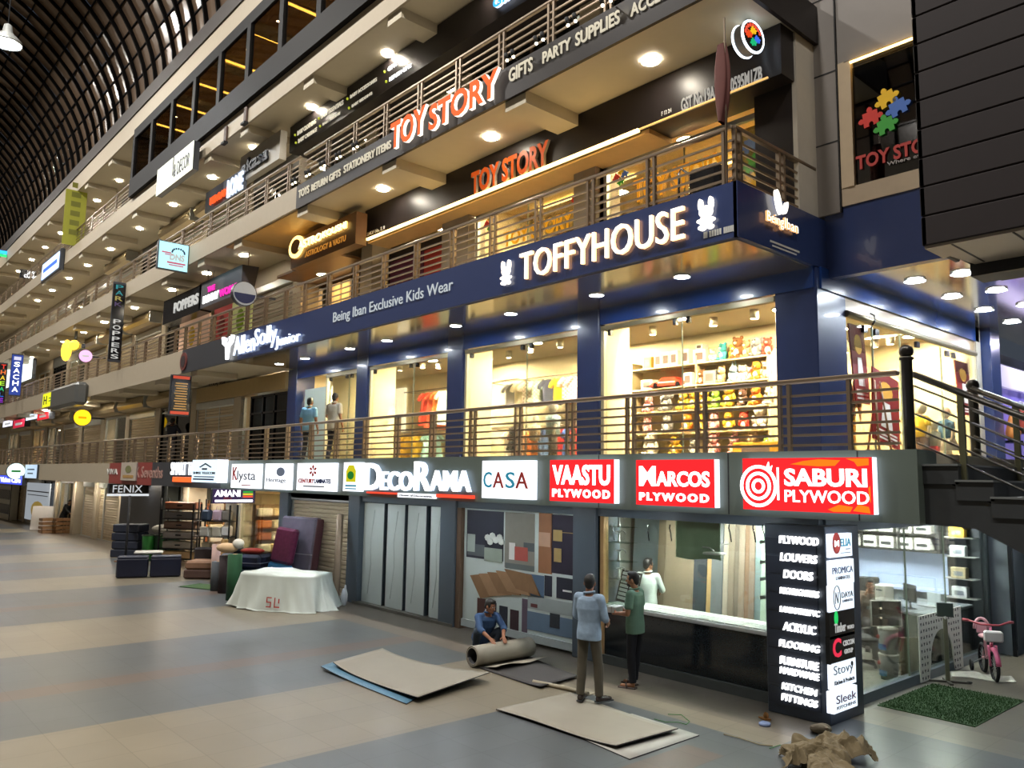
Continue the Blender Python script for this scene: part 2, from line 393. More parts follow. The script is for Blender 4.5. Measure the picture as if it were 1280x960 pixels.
# ---- vaulted roof over the court: sheets, ribs, purlins, eave beam
def vault(t): return (-1-9.7*math.cos(PI*t), 16.9+7.2*math.sin(PI*t))
sheet = M('roof_sheet', '6a5848', .22, noise=.35, scale=.6, bump=.12, spec=.8)
rf = B()
NX, NA = 78, 30
for i in range(NX):
    for j in range(NA):
        xa, xb = 4-i*1.0, 4-(i+1)*1.0; (ya, za), (yb2, zb) = vault(j/NA), vault((j+1)/NA); q = random.uniform(-.05, .05); q2 = random.uniform(-.05, .05)
        rf.add([(xa, ya, za+q), (xb, ya, za-q2), (xb, yb2, zb-q), (xa, yb2, zb+q2)], [(0, 1, 2, 3)], sheet)
struct(rf.build('roof'))
ribm = M('roof_steel', '0e0c0b', .9, spec=.1)
rb = B()
pts = [(0, *(vault(j/40))) for j in range(41)]
for j in range(40):
    a, b_ = pts[j], pts[j+1]
    ca = Vector((0, -1, 15)); da = (ca-Vector(a)).normalized()*.14; db = (ca-Vector(b_)).normalized()*.14
    V = []
    for p, d in ((a, da), (b_, db)):
        for sx in (-.045, .045):
            for q in (Vector((0, 0, 0)), d): V.append((sx, p[1]+q.y, p[2]+q.z))
    rb.add(V, [(0, 1, 5, 4), (2, 3, 7, 6), (1, 3, 7, 5), (0, 2, 6, 4)])
ribmesh = rb.mesh('roof_rib', ribm)
for i in range(NX+1):
    o = bpy.data.objects.new('roof_rib', ribmesh); C.objects.link(o); o.location = (4-i*1.0, 0, -.02); struct(o)
for j in range(1, NA):
    y, z = vault(j/NA); struct(B().box(XL, 4, y-.02, y+.02, z-.09, z-.03).build('roof_purlin', ribm))
sbox('trim_eave', XL, 4, 8.45, 8.9, 16.9, 17.45, M('eave_beam', '2a211c', .6))
sbox('wall_court_rear', XL, 30, -10.9, -10.7, 0, 17, M('opposite_wall', '6e665a', .7))
# ================================================================ RAILINGS AND DOWNLIGHTS
def railing(label, p0, p1, z, posts, h=.84, nr=6, mat=steel, group='steel balcony railings', ends=()):
    p0, p1 = Vector(p0), Vector(p1); d = (p1-p0); L = d.length; d.normalize(); n = Vector((-d.y, d.x))
    t = thing('balcony_railing', label, 'railing', (p0.x, p0.y, z), math.atan2(d.y, d.x), group)
    B().box(0, L, -.04, .04, h-.035, h+.02, c=.012).build('handrail', mat, t)
    for k in range(nr):
        zz = .09+k*(h-.15)/nr
        B().box(0, L, -.012, .012, zz-.014, zz+.014).build('rail', mat, t)
    for q in posts:
        B().box(q-.02, q+.02, -.028, .028, -.02, h-.03).build('post', mat, t)
    return t
def pairs(x0, first, step, n, gap=.12):
    out = []
    for k in range(n):
        for g in (-gap/2, gap/2): out.append(x0-(first-k*step+g))
    return out
def flipx(x1, x0, first, step, gap=.12):
    """post offsets measured from the left end x0 for pairs that start at `first` and run left"""
    out = []; x = first
    while x > x0+.1: out += [x-gap/2-x0, x+gap/2-x0]; x -= step
    return [q for q in out if q < x1-x0]
Rx = -46.0
railing('long first floor railing of double posts above the lit sign fascia', (Rx, YF+.1), (-3.55, YF+.1), 3.40, flipx(-3.55, Rx, -4.87, 1.17)+[-4.09-Rx])
railing('far end of first floor railing beside yellow lit shopfront', (XL, YF+.1), (Rx-.1, YF+.1), 3.40, flipx(Rx-.1, XL, Rx-.7, 1.17))
railing('second floor railing on the navy toffee shop band in front of toy shop windows', (-17.6, YF+.1), (-5.5, YF+.1), 6.84, flipx(-5.5, -17.6, -6.83, 1.15)+[11.96], .78, 5)
railing('short side railing at the corner of the second floor balcony', (-5.5, YF+.1), (-5.5, 10.7), 6.84, [.03, .15, 1.1, 1.22, 1.9, 2.05], .78, 5)
railing('second floor railing above the white lit stag sign on the charcoal band', (-25.2, YF+.1), (-17.7, YF+.1), 6.84, flipx(-17.7, -25.2, -18.2, 1.15), .78, 5)
railing('second floor railing on plain cream band left of the charcoal sign band', (XL, YF+.1), (-25.3, YF+.1), 6.84, flipx(-25.3, XL, -26, 1.5), .78, 5)
railing('third floor railing above the big orange toy sign', (-17.6, YF+.12), (-5.5, YF+.12), 10.1, flipx(-5.5, -17.6, -6.4, 1.25), .84, 5)
railing('third floor railing beside the red and white lit sign', (-24.9, YF+.12), (-17.8, YF+.12), 10.1, flipx(-17.8, -24.9, -18.4, 1.3), .84, 5)
railing('third floor railing above the cyan square light box to the far end', (XL, YF+.12), (-25.1, YF+.12), 10.1, flipx(-25.1, XL, -26, 1.7), .84, 5)
railing('fourth floor railing left of the black framed restaurant windows', (XL, YF+.12), (-31.9, YF+.12), 13.42, flipx(-31.9, XL, -32.4, 1.8), .84, 5)
# corner newel with the ball top where the railing meets the stair
def newel(label, x, y, z, h):
    t = thing('newel_post', label, 'post', (x, y, z))
    B().lathe([(.055, 0), (.055, h), (.075, h+.01), (.075, h+.03), (.05, h+.04)], 14).build('shaft', steel_dark, t)
    B().sph((0, 0, h+.095), .075, 14).build('ball', steel_dark, t)
newel('round steel post with ball top at the right end of the sign fascia', -3.47, YF+.12, 3.38, .98)
newel('round steel post with ball top at the back of the stair landing', -3.47, 10.5, 3.05, 1.12)

dl_rim = M('downlight_rim', 'dcdcd8', .4)
rimmesh = B().lathe([(.125, -.018), (.125, 0), (.10, 0), (.10, -.018)], 20, ring=True).mesh('rim', dl_rim)
lensmesh = {k: B().disc(0, 0, .10, -.014, -.008, 20, 'Z').mesh('lens', m) for k, m in (('w', lamp_w), ('c', lamp_c), ('h', lamp_h))}
def downlight(x, y, z, label, group, k='w', s=1.):
    t = thing('downlight', label, 'ceiling light', (x, y, z), 0, group); t.scale = (s, s, s)
    for n, me in (('rim', rimmesh), ('lens', lensmesh[k])):
        o = bpy.data.objects.new(n, me); C.objects.link(o); o.parent = t
    return t
row = [(845, 343), (740, 367), (635, 391), (566, 406), (482, 425), (434.5, 435), (377.5, 447), (344, 454), (254, 467)]
for i, p in enumerate(row):
    x, y = onZ(*p, 6.09); downlight(x, 9.55 if i < 8 else 9.0, 6.09, f'{ORD[i]} round downlight from the corner in the glossy soffit under the navy band', 'downlights under the navy band', 'c')
for i, p in enumerate([(101, 502), (58, 513), (26, 520)]):
    x, y = onZ(*p, 6.11); downlight(x, 9.0, 6.11, s=1.5, label=f'{ORD[i]} downlight under the far second floor slab, counted from the charcoal band leftwards', group='downlights under the far second floor slab')
for i, x in enumerate([-7.4, -11.26, -15.08, -18.6, -22.7, -25.65, -28.9, -33.2, -37.4, -40.8, -44.6, -48.1, -52, -56, -60]):
    downlight(x, 9.32, 9.55, f'{ORD[i]} round downlight under the third floor slab, counted from the corner', 'downlights under the third floor slab', 'w', 1.15)
for i, x in enumerate([-11.4, -15.15, -18.85, -22.5, -25.8, -29.5, -33.4, -37.5, -41.3, -44.8, -48.5, -52.1, -55, -59, -62.2]):
    downlight(x, 9.36, 12.85, f'{ORD[i]} round downlight under the fourth floor slab, counted from the corner', 'downlights under the fourth floor slab', 'w', 1.15)
for i, x in enumerate([-37.7, -41.3, -44.7, -48.5, -52.3, -56, -60]):
    downlight(x, 9.55, 16.1, f'{ORD[i]} downlight under the top slab left of the black framed windows', 'downlights under the top slab', 'w', 1.15)
for i, p in enumerate([(1145, 347), (1188, 367), (1228, 384), (1262, 400)]):
    downlight(-4.7, 12.1+i*1.43, 6.075, f'{ORD[i]} bright downlight in the row nearest the side shop window', 'downlights over the side walkway', 'c', 1.2)
for i in range(3):
    downlight(-4.07, 12.13+i*1.42, 6.075, f'{ORD[i]} bright downlight in the outer row over the side walkway', 'outer downlights over the side walkway', 'c', 1.2)
for i, (x, y, z) in enumerate([(x, y, 21.45) for x, y in ADDED_HIGHBAY]+[(-30.5, 3.9, 17.6)]):  # vault row added for general light; the last lamp hangs in view
    t = thing('high_bay_lamp', ('bright round lamp hanging under the dark vaulted roof' if i == 7 else f'{ORD[i]} added high bay lamp hanging along the middle of the roof vault'), 'lamp', (x, y, z), 0, 'high bay lamps')
    B().lathe([(.05, .5), (.12, .45), (.16, .2), (.46, -.1), (.48, -.22), (.45, -.22), (.42, -.1)], 20).build('reflector', alum, t)
    top = 16.9+7.2*math.sin(math.acos(max(-1, min(1, -(y+1)/9.7))))-z
    B().tube([(0, 0, .45), (0, 0, top)], .02, 6).build('rod', blackm, t)
    if i == 7:
        B().disc(0, 0, .42, -.2, -.17, 20, 'Z').build('lens', lamp_c, t)
# ================================================================ FIRST FLOOR SHOPS
F1 = 3.40
sbox('trim_navy_lintel', -21.1, -5.42, 10.42, 10.56, 5.80, 6.11, navy2)
sbox('trim_navy_lintel_side', -5.5, -5.36, 10.55, 16.7, 5.80, 6.11, navy2)
sbox('trim_cream_lintel_side', -5.48, -5.40, 11.32, 16.5, 5.60, 5.80, M('cream_gloss', 'a08c6c', .3, noise=.04))
sbox('ceiling_shop', -21.3, -5.5, 10.58, 17.2, 6.0, 6.05, M('shop_ceiling', 'efe4c8', .6, noise=.02))
sbox('floor_shop', -21.2, -5.45, 10.57, 17.0, F1, F1+.008, M('shop_floor_tile', 'd8ccb4', .3, noise=.03))  # pale tile floor, added to bounce lamp light upward
sbox('wall_shop_rear', -21.3, -7.55, 13.3, 13.4, F1, 6.0, wallwarm)
sbox('wall_shop_rear_side', -21, -5.5, 17.0, 17.1, F1, 6.0, wallwarm)
sbox('wall_shop_left', -21.35, -21.2, 10.9, 13.3, F1, 6.0, wallwarm)
sbox('wall_shop_middle', -7.65, -7.55, 13.4, 17.0, F1, 6.0, wallwarm)
for k in (1, 2, 3): sbox('trim_inner_pier', COL[k]-.25, COL[k]+.26, 10.57, 11.25, F1, 6.0, wallwarm)
sbox('wall_shop_partition', -21.2, -18.3, 11.6, 11.7, F1, 6.0, wallwarm)
sbox('wall_board', -20.95, -19.45, 10.62, 10.68, F1, 5.5, M('white_green_board', 'cfdcd0', .5, noise=.03))
olive = M('olive_steel_frame', '8c836a', .35, metal=.6)
def shopwin(n, x0, x1, seams, z0=F1, z1=5.8, Y=10.5, gm_=glass):
    struct(B().box(x0+.02, x1-.02, Y, Y+.012, z0, z1-.1).build(f'window_{n}_glass', gm_))
    f = B().box(x0, x1, Y-.05, Y+.05, z1-.1, z1-.02, olive).box(x0, x0+.07, Y-.04, Y+.05, z0, z1-.02, M('pale_frame', 'cfc6a6', .4))
    for q in seams:
        f.box(q-.006, q+.006, Y-.006, Y+.018, z0, z1-.1, M('glass_edge', '8f9a8a', .2))
        for g in (-.13, .13): f.box(q+g-.03, q+g+.03, Y-.03, Y+.04, z1-.2, z1-.1, black)
    f.box(x0+.15, x0+.21, Y-.03, Y+.04, z1-.2, z1-.1, black)
    struct(f.build(f'window_{n}_frame'))
X1 = lambda px, py, Y=10.5: onY(px, py, Y)[0]
shopwin(2, -9.45, -6.05, [X1(853, 470)])
shopwin(3, -13.36, -10.0, [X1(658, 500)])
shopwin(4, -17.22, -13.95, [X1(516, 510)])
shopwin(5, -19.45, -17.8, [X1(435, 520)])
# side window: frame pipe, panes
struct(B().box(-5.42, -5.408, 11.34, 16.45, F1, 5.6).build('window_6_glass', glass))
f = B()
f.tube([(-5.38, 11.3, 5.55), (-5.38, 16.5, 5.55)], .05, 10, olive)
for q in (12.2, 13.2, 14.9): f.box(-5.425, -5.40, q-.007, q+.007, F1, 5.5, M('glass_edge', '8f9a8a'))
for q in (11.95, 12.35, 13.9, 15.2, 15.5): f.box(-5.44, -5.39, q-.06, q+.06, 5.36, 5.46, black)
f.box(-5.46, -5.38, 16.42, 16.52, F1, 5.6, M('pale_frame', 'cfc6a6'))
f.tube([(-5.36, 12.05, 5.66), (-5.30, 12.05, 5.62), (-5.29, 12.05, 5.54), (-5.33, 12.05, 5.48)], .015, 6, black)
struct(f.build('window_6_frame'))
struct(B().box(-5.55, -5.36, 16.52, 16.75, F1, 6.1).build('column', M('white_column_edge', 'b8b2a6')))
# spot fixtures hanging from the shop ceilings, each a cup with a lit lens
spotcup = B().lathe([(.075, 0), (.075, -.16), (.06, -.16), (.06, 0)], 14).mesh('cup', M('spot_cup', 'd9d2bf', .4))
spotlens = B().disc(0, 0, .058, -.155, -.15, 14, 'Z').mesh('lens', M('spot_lens', 'fff2d0', .4, emit=110, ecol='ffeab8'))
def spot(x, y, z, label, group):
    t = thing('ceiling_spotlight', label, 'ceiling light', (x, y, z), 0, group)
    for n, me in (('cup', spotcup), ('lens', spotlens)):
        o = bpy.data.objects.new(n, me); C.objects.link(o); o.parent = t
for nm, ps in (('toy shelf', [(816, 418), (892, 407), (943, 398)]), ('clothes rack', [(636, 447), (663, 440), (700, 434)]), ('red dresses', [(500, 463), (528, 460), (548, 460)])):
    for i, p in enumerate(ps):
        x, y = onZ(*p, 5.85); spot(x, min(y, 12.5), 6.0, f'{ORD[i]} cup spotlight from the left above the {nm}', f'spotlights above the {nm}')
for i, p in enumerate([(1163, 436), (1171, 440), (1181, 437), (1189, 448), (1156, 440)]):
    spot(-6.4-.35*i, 15.2+.12*i, 5.85, f'{ORD[i]} cup spotlight of the cluster seen through the side window', 'spotlights behind the side window')
struct(B().box(-8.2, -6, 15.1, 15.16, 5.82, 5.86).box(-7, -6.96, 15.1, 15.16, 5.84, 6.0).build('trim_track', alum))
# flush round ceiling lamps, added for the general light of the shops
def flush(x, y, z, power, label, group, col=WARM, r=.16):
    t = thing('added_ceiling_lamp', label, 'ceiling light', (x, y, z), 0, group)
    B().lathe([(r+.03, 0), (r+.03, -.03), (r, -.03), (r, 0)], 20, ring=True).build('rim', white, t)
    e = M('flush_lens_%d_%d' % (power, int(col[2]*100)), 'fff3dc', .4); p = e.node_tree.nodes['Principled BSDF']
    p.inputs['Emission Color'].default_value = (*col, 1); p.inputs['Emission Strength'].default_value = 1.25*power/(PI*PI*r*r)
    B().disc(0, 0, r, -.028, -.02, 20, 'Z').build('lens', e, t)
for i, (x, y) in enumerate([(-8.6, 11.6), (-6.9, 12.2), (-12.4, 11.6), (-11, 12.4), (-16.2, 11.6), (-15, 12.4), (-18.6, 11.1), (-6.8, 14.6), (-6.4, 16.2)]):
    flush(x, y, 6.0, 250, f'{ORD[i]} added flush round lamp in the cream ceiling of the kids wear shop', 'flush lamps in the kids wear shop')

# ---- toy shelves on the rear wall
shelfm = M('cream_shelf', 'd8c79c', .5)
t = thing('toy_shelving', 'cream wall shelving packed with plush toys behind the third shop window', 'shelving', (0, 0, 0))
SH = [5.36, 4.93, 4.46, 4.02, 3.55]
B().box(-10.75, -7.6, 13.22, 13.29, F1, 5.7).build('back_panel', shelfm, t)
for z in SH: B().box(-10.75, -7.6, 12.85, 13.25, z-.03, z).build('shelf', shelfm, t)
for x in (-10.77, -9.15, -7.6): B().box(x-.02, x+.02, 12.87, 13.25, F1, 5.5).build('upright', shelfm, t)
_pl = {}
def plush_mesh(c, kind):
    k = (c, kind)
    if k in _pl: return _pl[k]
    m = M('plush_'+c, c, .9, noise=.12, scale=30); m2 = M('plush_pale', 'efe2cc', .9); e = black
    b = B()
    b.sph((0, 0, .10), (.085, .075, .10), 12, m); b.sph((0, -.02, .245), (.085, .075, .08), 12, m)
    b.sph((0, -.07, .09), (.05, .03, .06), 8, m2); b.sph((0, -.09, .23), (.03, .02, .022), 8, m2)
    for s in (-1, 1):
        if kind == 'bear': b.sph((s*.065, -.01, .315), .03, 8, m)
        elif kind == 'rabbit': b.sph((s*.035, 0, .37), (.02, .015, .075), 8, m)
        elif kind == 'elephant': b.sph((s*.10, .0, .25), (.05, .015, .06), 8, m)
        elif kind == 'duck': b.sph((s*.085, 0, .12), (.02, .05, .05), 8, m)
        b.sph((s*.085, -.03, .13), (.03, .035, .06), 8, m); b.sph((s*.05, -.09, .03), (.035, .06, .035), 8, m)
        b.sph((s*.03, -.085, .262), .010, 6, e)
    if kind == 'duck': b.sph((0, -.105, .235), (.035, .03, .012), 8, M('orange_beak', 'e08a1e', .6))
    if kind == 'elephant': b.tube([(0, -.08, .23), (0, -.13, .19), (0, -.13, .13)], .02, 8, m)
    _pl[k] = b.mesh('plush_toy'); return _pl[k]
CN = {'e0b02a': 'yellow', '3fa3a8': 'teal', '8a5a30': 'brown', '8b8a90': 'grey', 'd8402e': 'red', 'd9b98a': 'tan', 'ece6da': 'white', 'a9c7df': 'pale blue', 'eaa0a4': 'pink', 'e48a22': 'orange', '8cbf3c': 'green', 'c9926a': 'caramel', '5a3f34': 'dark brown'}
def plush(x, z, c, kind, s, where, y=12.98):
    o = bpy.data.objects.new('plush_toy', plush_mesh(c, kind)); C.objects.link(o); o.location = (x, y, z); o.scale = (s, s, s); o.rotation_euler = (0, 0, random.uniform(-.3, .3))
    tag(o, f'{CN[c]} {kind} plush toy {where}', 'plush toy', 'plush toys on the wall shelving')
def toybox(x, z, w_, h, c, where, y=12.98, d=.2):
    t = thing('toy_box', where, 'toy box', (x, y, z), 0, 'boxed toys on the wall shelving')
    B().box(-w_/2, w_/2, -d/2, d/2, 0, h, c=.004).build('carton', M('carton_'+c, c, .5), t)
    B().box(-w_*.3, w_*.3, -d/2-.006, -d/2, h*.2, h*.75).build('window_print', M('carton_print', '6a5a58', .4), t)
sx = lambda px, z: onY(px, 480, 12.98)[0]
toybox(sx(813, 0), SH[0], .2, .24, 'c9a23a', 'yellow toy box at the left end of the top toy shelf')
for i, px in enumerate((826, 836, 846, 860)): toybox(sx(px, 0), SH[0], .19, .30, 'e9e4da', f'{ORD[i]} white window box right of the yellow box on top shelf')
toybox(sx(878, 0), SH[0], .28, .26, 'f2eddf', 'plain white toy box in the middle of the top shelf')
toybox(sx(878, 0), SH[0]+.262, .16, .10, 'f2eddf', 'small white toy box standing on the plain white toy box')
r1 = [(892, 'ece6da', 'bear', .75), (905, '3fa3a8', 'bear', 1.), (918, 'e0b02a', 'bear', .85), (924, '8a5a30', 'bear', 1.25), (935, 'c9926a', 'bear', 1.), (948, '8b8a90', 'elephant', 1.15), (961, 'd8402e', 'bear', 1.0)]
for i, (px, c, k, s) in enumerate(r1): plush(sx(px, 0), SH[0], c, k, s, 'on the top shelf, ' + ('right end' if i == 6 else f'{ORD[i]} from the middle box'))
t2 = thing('toy_car', 'red toy pedal car lying on the second toy shelf', 'toy car', (sx(838, 0), 12.95, SH[1]), .1)
B().prism([(-.42, .03), (-.36, .10), (-.18, .12), (-.1, .2), (.2, .2), (.28, .13), (.42, .1), (.42, .03)], -.12, .12, 'Y').build('body', M('toy_red', 'd2452f', .3), t2)
for a in (-.26, .26):
    for b_ in (-.11, .11): B().disc(a, .05, .05, b_-.02, b_+.02, 14, 'Y').build('wheel', black, t2)
B().box(-.2, .2, -.125, -.118, .09, .115).build('stripe', white, t2)
toybox(sx(812, 0), SH[1], .3, .2, 'e6e2d8', 'white and black toy box left of the red toy car')
toybox(sx(863, 0), SH[1], .2, .26, 'eeeade', 'white grid toy box right of the red toy car')
toybox(sx(890, 0), SH[1], .28, .26, '7d7f88', 'grey patterned toy box on the second toy shelf', d=.18)
plush(sx(877, 0), SH[1], '8a5a30', 'bear', .9, 'between the white grid box and the grey box')
r2 = [(903, 'd9b98a', 'bear', .95), (918, 'a9c7df', 'rabbit', .95), (929, 'ece6da', 'bear', .9), (938, 'eaa0a4', 'bear', .75), (947, 'e48a22', 'duck', 1.05), (959, 'd9b98a', 'bear', 1.)]
for i, (px, c, k, s) in enumerate(r2): plush(sx(px, 0), SH[1], c, k, s, f'on the second shelf, {ORD[i]} right of the grey box')
r3 = [(812, 'eaa0a4', 'rabbit', 1.1), (834, '8b8a90', 'elephant', 1.3), (855, 'e0b02a', 'bear', 1.15), (868, 'e0b02a', 'duck', 1.2), (881, 'e0b02a', 'bear', 1.25), (895, '8cbf3c', 'bear', 1.1), (913, 'e0b02a', 'bear', 1.35), (929, '5a3f34', 'bear', 1.), (946, 'e48a22', 'duck', 1.15), (962, 'ece6da', 'bear', 1.)]
for i, (px, c, k, s) in enumerate(r3): plush(sx(px, 0), SH[2], c, k, s, f'{ORD[i]} from the left on the third shelf, behind the railing')
r4 = [(810, 'eaa0a4', 'bear', 1.), (835, '8b8a90', 'bear', 1.2), (860, 'e48a22', 'bear', 1.2), (877, 'e0b02a', 'rabbit', 1.1), (893, 'eaa0a4', 'bear', 1.05), (911, 'e0b02a', 'duck', 1.1), (930, 'd8402e', 'bear', 1.), (950, 'ece6da', 'bear', 1.4)]
for i, (px, c, k, s) in enumerate(r4): plush(sx(px, 0), SH[3], c, k, s, f'{ORD[i]} from the left on the fourth shelf')
r5 = [(815, 'ece6da', 'bear', 1.6), (845, 'e0b02a', 'duck', 1.3), (868, '8b8a90', 'bear', 1.1), (893, 'eaa0a4', 'bear', 1.3), (918, 'eaa0a4', 'rabbit', 1.2), (940, 'd9b98a', 'bear', 1.2), (960, '8cbf3c', 'bear', 1.1)]
for i, (px, c, k, s) in enumerate(r5): plush(sx(px, 0), SH[4], c, k, s, f'{ORD[i]} from the left on the lowest shelf')
toybox(onY(950, 560, 12.4)[0], F1, .9, .35, 'dca32c', 'long yellow and red display box on the floor before the toys', y=12.4, d=.3)

# ---- hanging clothes
def garment(x, y, ztop, c, label, kind='shirt', L=.5, w_=.34, group='kids clothes on the rack', rz=.0, c2=None):
    t = thing('hanging_garment', label, 'garment', (x, y, ztop), rz, group)
    mat = checks('check_'+c, c, c2, 22) if c2 else M('cloth_'+c, c, .85, noise=.15, scale=25)
    def body(u, v):
        # a soft closed sheet of cloth, wider at the hem, with folds
        a = 2*PI*u; top = w_*.30; wid = w_*(.5 if kind != 'dress' else .42+.28*v)
        hw = top+(wid-top)*min(1, v*7) if v < .15 else wid
        dep = .035+.03*v+.012*math.sin(5*a+3*v)
        return (hw*math.cos(a), dep*math.sin(a), -.07-L*v)
    B().grid(body, 24, 10).build('cloth', mat, t)
    if kind != 'skirt':
        sb = B()
        for s in (-1, 1): sb.tube([(s*w_*.38, 0, -.10), (s*w_*.62, .0, -.22), (s*w_*.66, 0, -.30)], .055, 8, r2=.05)
        sb.build('sleeve', mat, t)
    B().tube([(-.15, 0, -.09), (0, 0, -.03), (.15, 0, -.09)], .008, 6).tube([(0, 0, -.03), (0, 0, .02), (.02, 0, .04), (.035, 0, .02)], .005, 6).build('hanger', oak, t)
def rackrail(x0, x1, y, z, label):
    t = thing('clothes_rail', label, 'clothes rail')
    B().tube([(x0, y, z), (x1, y, z)], .015, 8).build('rod', steel, t)
    for x in (x0+.1, x1-.1): B().tube([(x, y, z), (x, 13.28, z)], .012, 8).build('bracket', steel, t)
    return t
gy = 12.7
rackrail(-15.3, -11.9, gy, 5.42, 'upper wall rail of kids shirts behind the middle shop window')
rackrail(-15.3, -11.9, gy, 4.28, 'lower wall rail of kids clothes behind the middle shop window')
up = [(643, '8f8f92', 'shirt', None, 'grey patterned'), (655, 'e3d8b8', 'shirt', None, 'cream'), (665, 'c9b29a', 'shirt', 'efe3d0', 'floral beige'), (676, 'b9d3b4', 'shirt', 'e8efe0', 'mint check'), (690, '3c4258', 'shirt', None, 'navy'), (704, 'd8b022', 'shirt', None, 'yellow'), (715, 'd98f8f', 'shirt', 'f3ece4', 'pink and white check'), (725, 'd98f8f', 'dress', 'f6efe6', 'pale pink check')]
for i, (px, c, k, c2, nm) in enumerate(up):
    garment(onY(px, 490, gy)[0], gy, 5.40, c, f'{nm} kids top hanging {ORD[i]} from left on the upper rail', k, .58, .46, c2=c2, rz=random.uniform(.9, 1.15))
lo = [(641, 'e4e0d8', 'shirt', 'white'), (650, '6a3040', 'shirt', 'maroon'), (664, 'e9b78a', 'dress', 'peach'), (672, 'd9772e', 'dress', 'orange'), (683, '46608c', 'shirt', 'denim blue'), (708, 'cf2f2c', 'dress', 'red'), (717, '3a5fae', 'dress', 'blue'), (726, 'cf3b36', 'dress', 'scarlet')]
for i, (px, c, k, nm) in enumerate(lo):
    garment(onY(px, 545, gy)[0], gy, 4.26, c, f'{nm} kids garment hanging {ORD[i]} from left on the lower rail', k, .62, .40, rz=random.uniform(.9, 1.15))
rackrail(-19, -14.1, 12.7, 5.45, 'wall rail of red dresses behind the leftmost shop window of the kids wear shop')
for i, (px, c, k, L, z, nm) in enumerate([(537, 'd8452c', 'dress', .9, 5.42, 'red'), (545, 'e05a34', 'dress', 1.0, 5.42, 'orange red'), (552, 'e8772a', 'dress', .8, 5.42, 'orange'), (558, 'cfe0d8', 'dress', .9, 5.42, 'pale mint'), (512, 'e0b92a', 'dress', .9, 4.3, 'yellow'), (497, 'e39a2a', 'dress', .8, 4.3, 'amber'), (541, '9fcfcf', 'dress', .75, 4.3, 'pale turquoise'), (528, 'e5c12e', 'dress', .8, 4.3, 'lemon')]):
    garment(onY(px, 520, 12.7)[0], 12.7, z, c, f'{nm} kids dress hanging behind the leftmost kids wear window', k, L, .46, 'dresses behind the leftmost kids wear window', rz=1.0)
rackrail(-19, -14.1, 12.7, 4.3, 'lower wall rail of yellow dresses behind the leftmost kids wear window')
sbox('trim_light_panel', onY(489, 500, 13.2)[0], onY(505, 500, 13.2)[0], 13.2, 13.29, 4.4, 5.7, M('glowing_display_panel', 'fff2d8', .4, emit=1.6, ecol='fff0d0'))  # white display panel; its brightness is put in as glow
# child mannequins
def mannequin(x, y, h, c1, c2, label, group, dress=False):
    t = thing('child_mannequin', label, 'mannequin', (x, y, F1), -.6, group); s = h
    sk = M('mannequin_white', 'ece4d8', .35)
    B().lathe([(.14, 0), (.14, .015)], 18).build('base', alum, t)
    b = B().sph((0, 0, .92*s), (.075*s, .085*s, .10*s), 14).tube([(0, 0, .75*s), (0, 0, .86*s)], .035*s, 8)
    for q in (-1, 1):
        b.tube([(q*.055*s, 0, .02), (q*.055*s, 0, .26*s), (q*.06*s, 0, .48*s)], .035*s, 10, r2=.055*s)
        b.tube([(q*.12*s, 0, .75*s), (q*.16*s, .01, .60*s), (q*.165*s, -.03, .45*s)], .03*s, 8, r2=.022*s)
    b.build('body', sk, t)
    m1 = M('cloth_'+c1, c1, .85, noise=.15, scale=25); m2 = M('cloth_'+c2, c2, .85, noise=.15, scale=25)
    b = B().lathe([(.06*s, .80*s), (.13*s, .76*s), (.12*s, .62*s), (.125*s, .46*s), (.118*s, .46*s)], 16)
    for q in (-1, 1): b.tube([(q*.11*s, 0, .75*s), (q*.155*s, 0, .63*s)], .045*s, 8)
    b.build('top', m1, t)
    if dress: B().lathe([(.11*s, .52*s), (.20*s, .28*s), (.19*s, .28*s)], 16).build('skirt', m2, t)
    else:
        b = B()
        for q in (-1, 1): b.tube([(q*.06*s, 0, .10*s), (q*.06*s, 0, .5*s)], .062*s, 10, r2=.07*s)
        b.build('trousers', m2, t)
mannequin(onY(691, 560, 11.6)[0], 11.6, 1.25, 'a9c4cf', '4a4540', 'child mannequin in pale blue top behind the middle shop window', 'child mannequins')
mannequin(onY(643, 560, 11.7)[0], 11.7, 1.0, '2b2c38', '22242c', 'child mannequin in a dark dress at left of the middle shop window', 'child mannequins', True)
mannequin(onY(668, 560, 11.5)[0], 11.5, 1.0, 'ead0b0', 'c8783a', 'child mannequin in cream top and orange trousers behind the middle window', 'child mannequins')
mannequin(-5.9, onX(1152, 520, -5.9)[0], 1.15, 'e2c030', '54423a', 'child mannequin in a yellow shirt behind the side window', 'child mannequins')
mannequin(-5.8, onX(1182, 520, -5.8)[0], 1.12, '3f6a90', 'ece4d8', 'child mannequin in a blue gown behind the side window', 'child mannequins', True)
mannequin(-5.75, onX(1168, 540, -5.75)[0], .8, 'f0e8dc', 'cf3b36', 'small child mannequin with red trousers behind the side window', 'child mannequins')
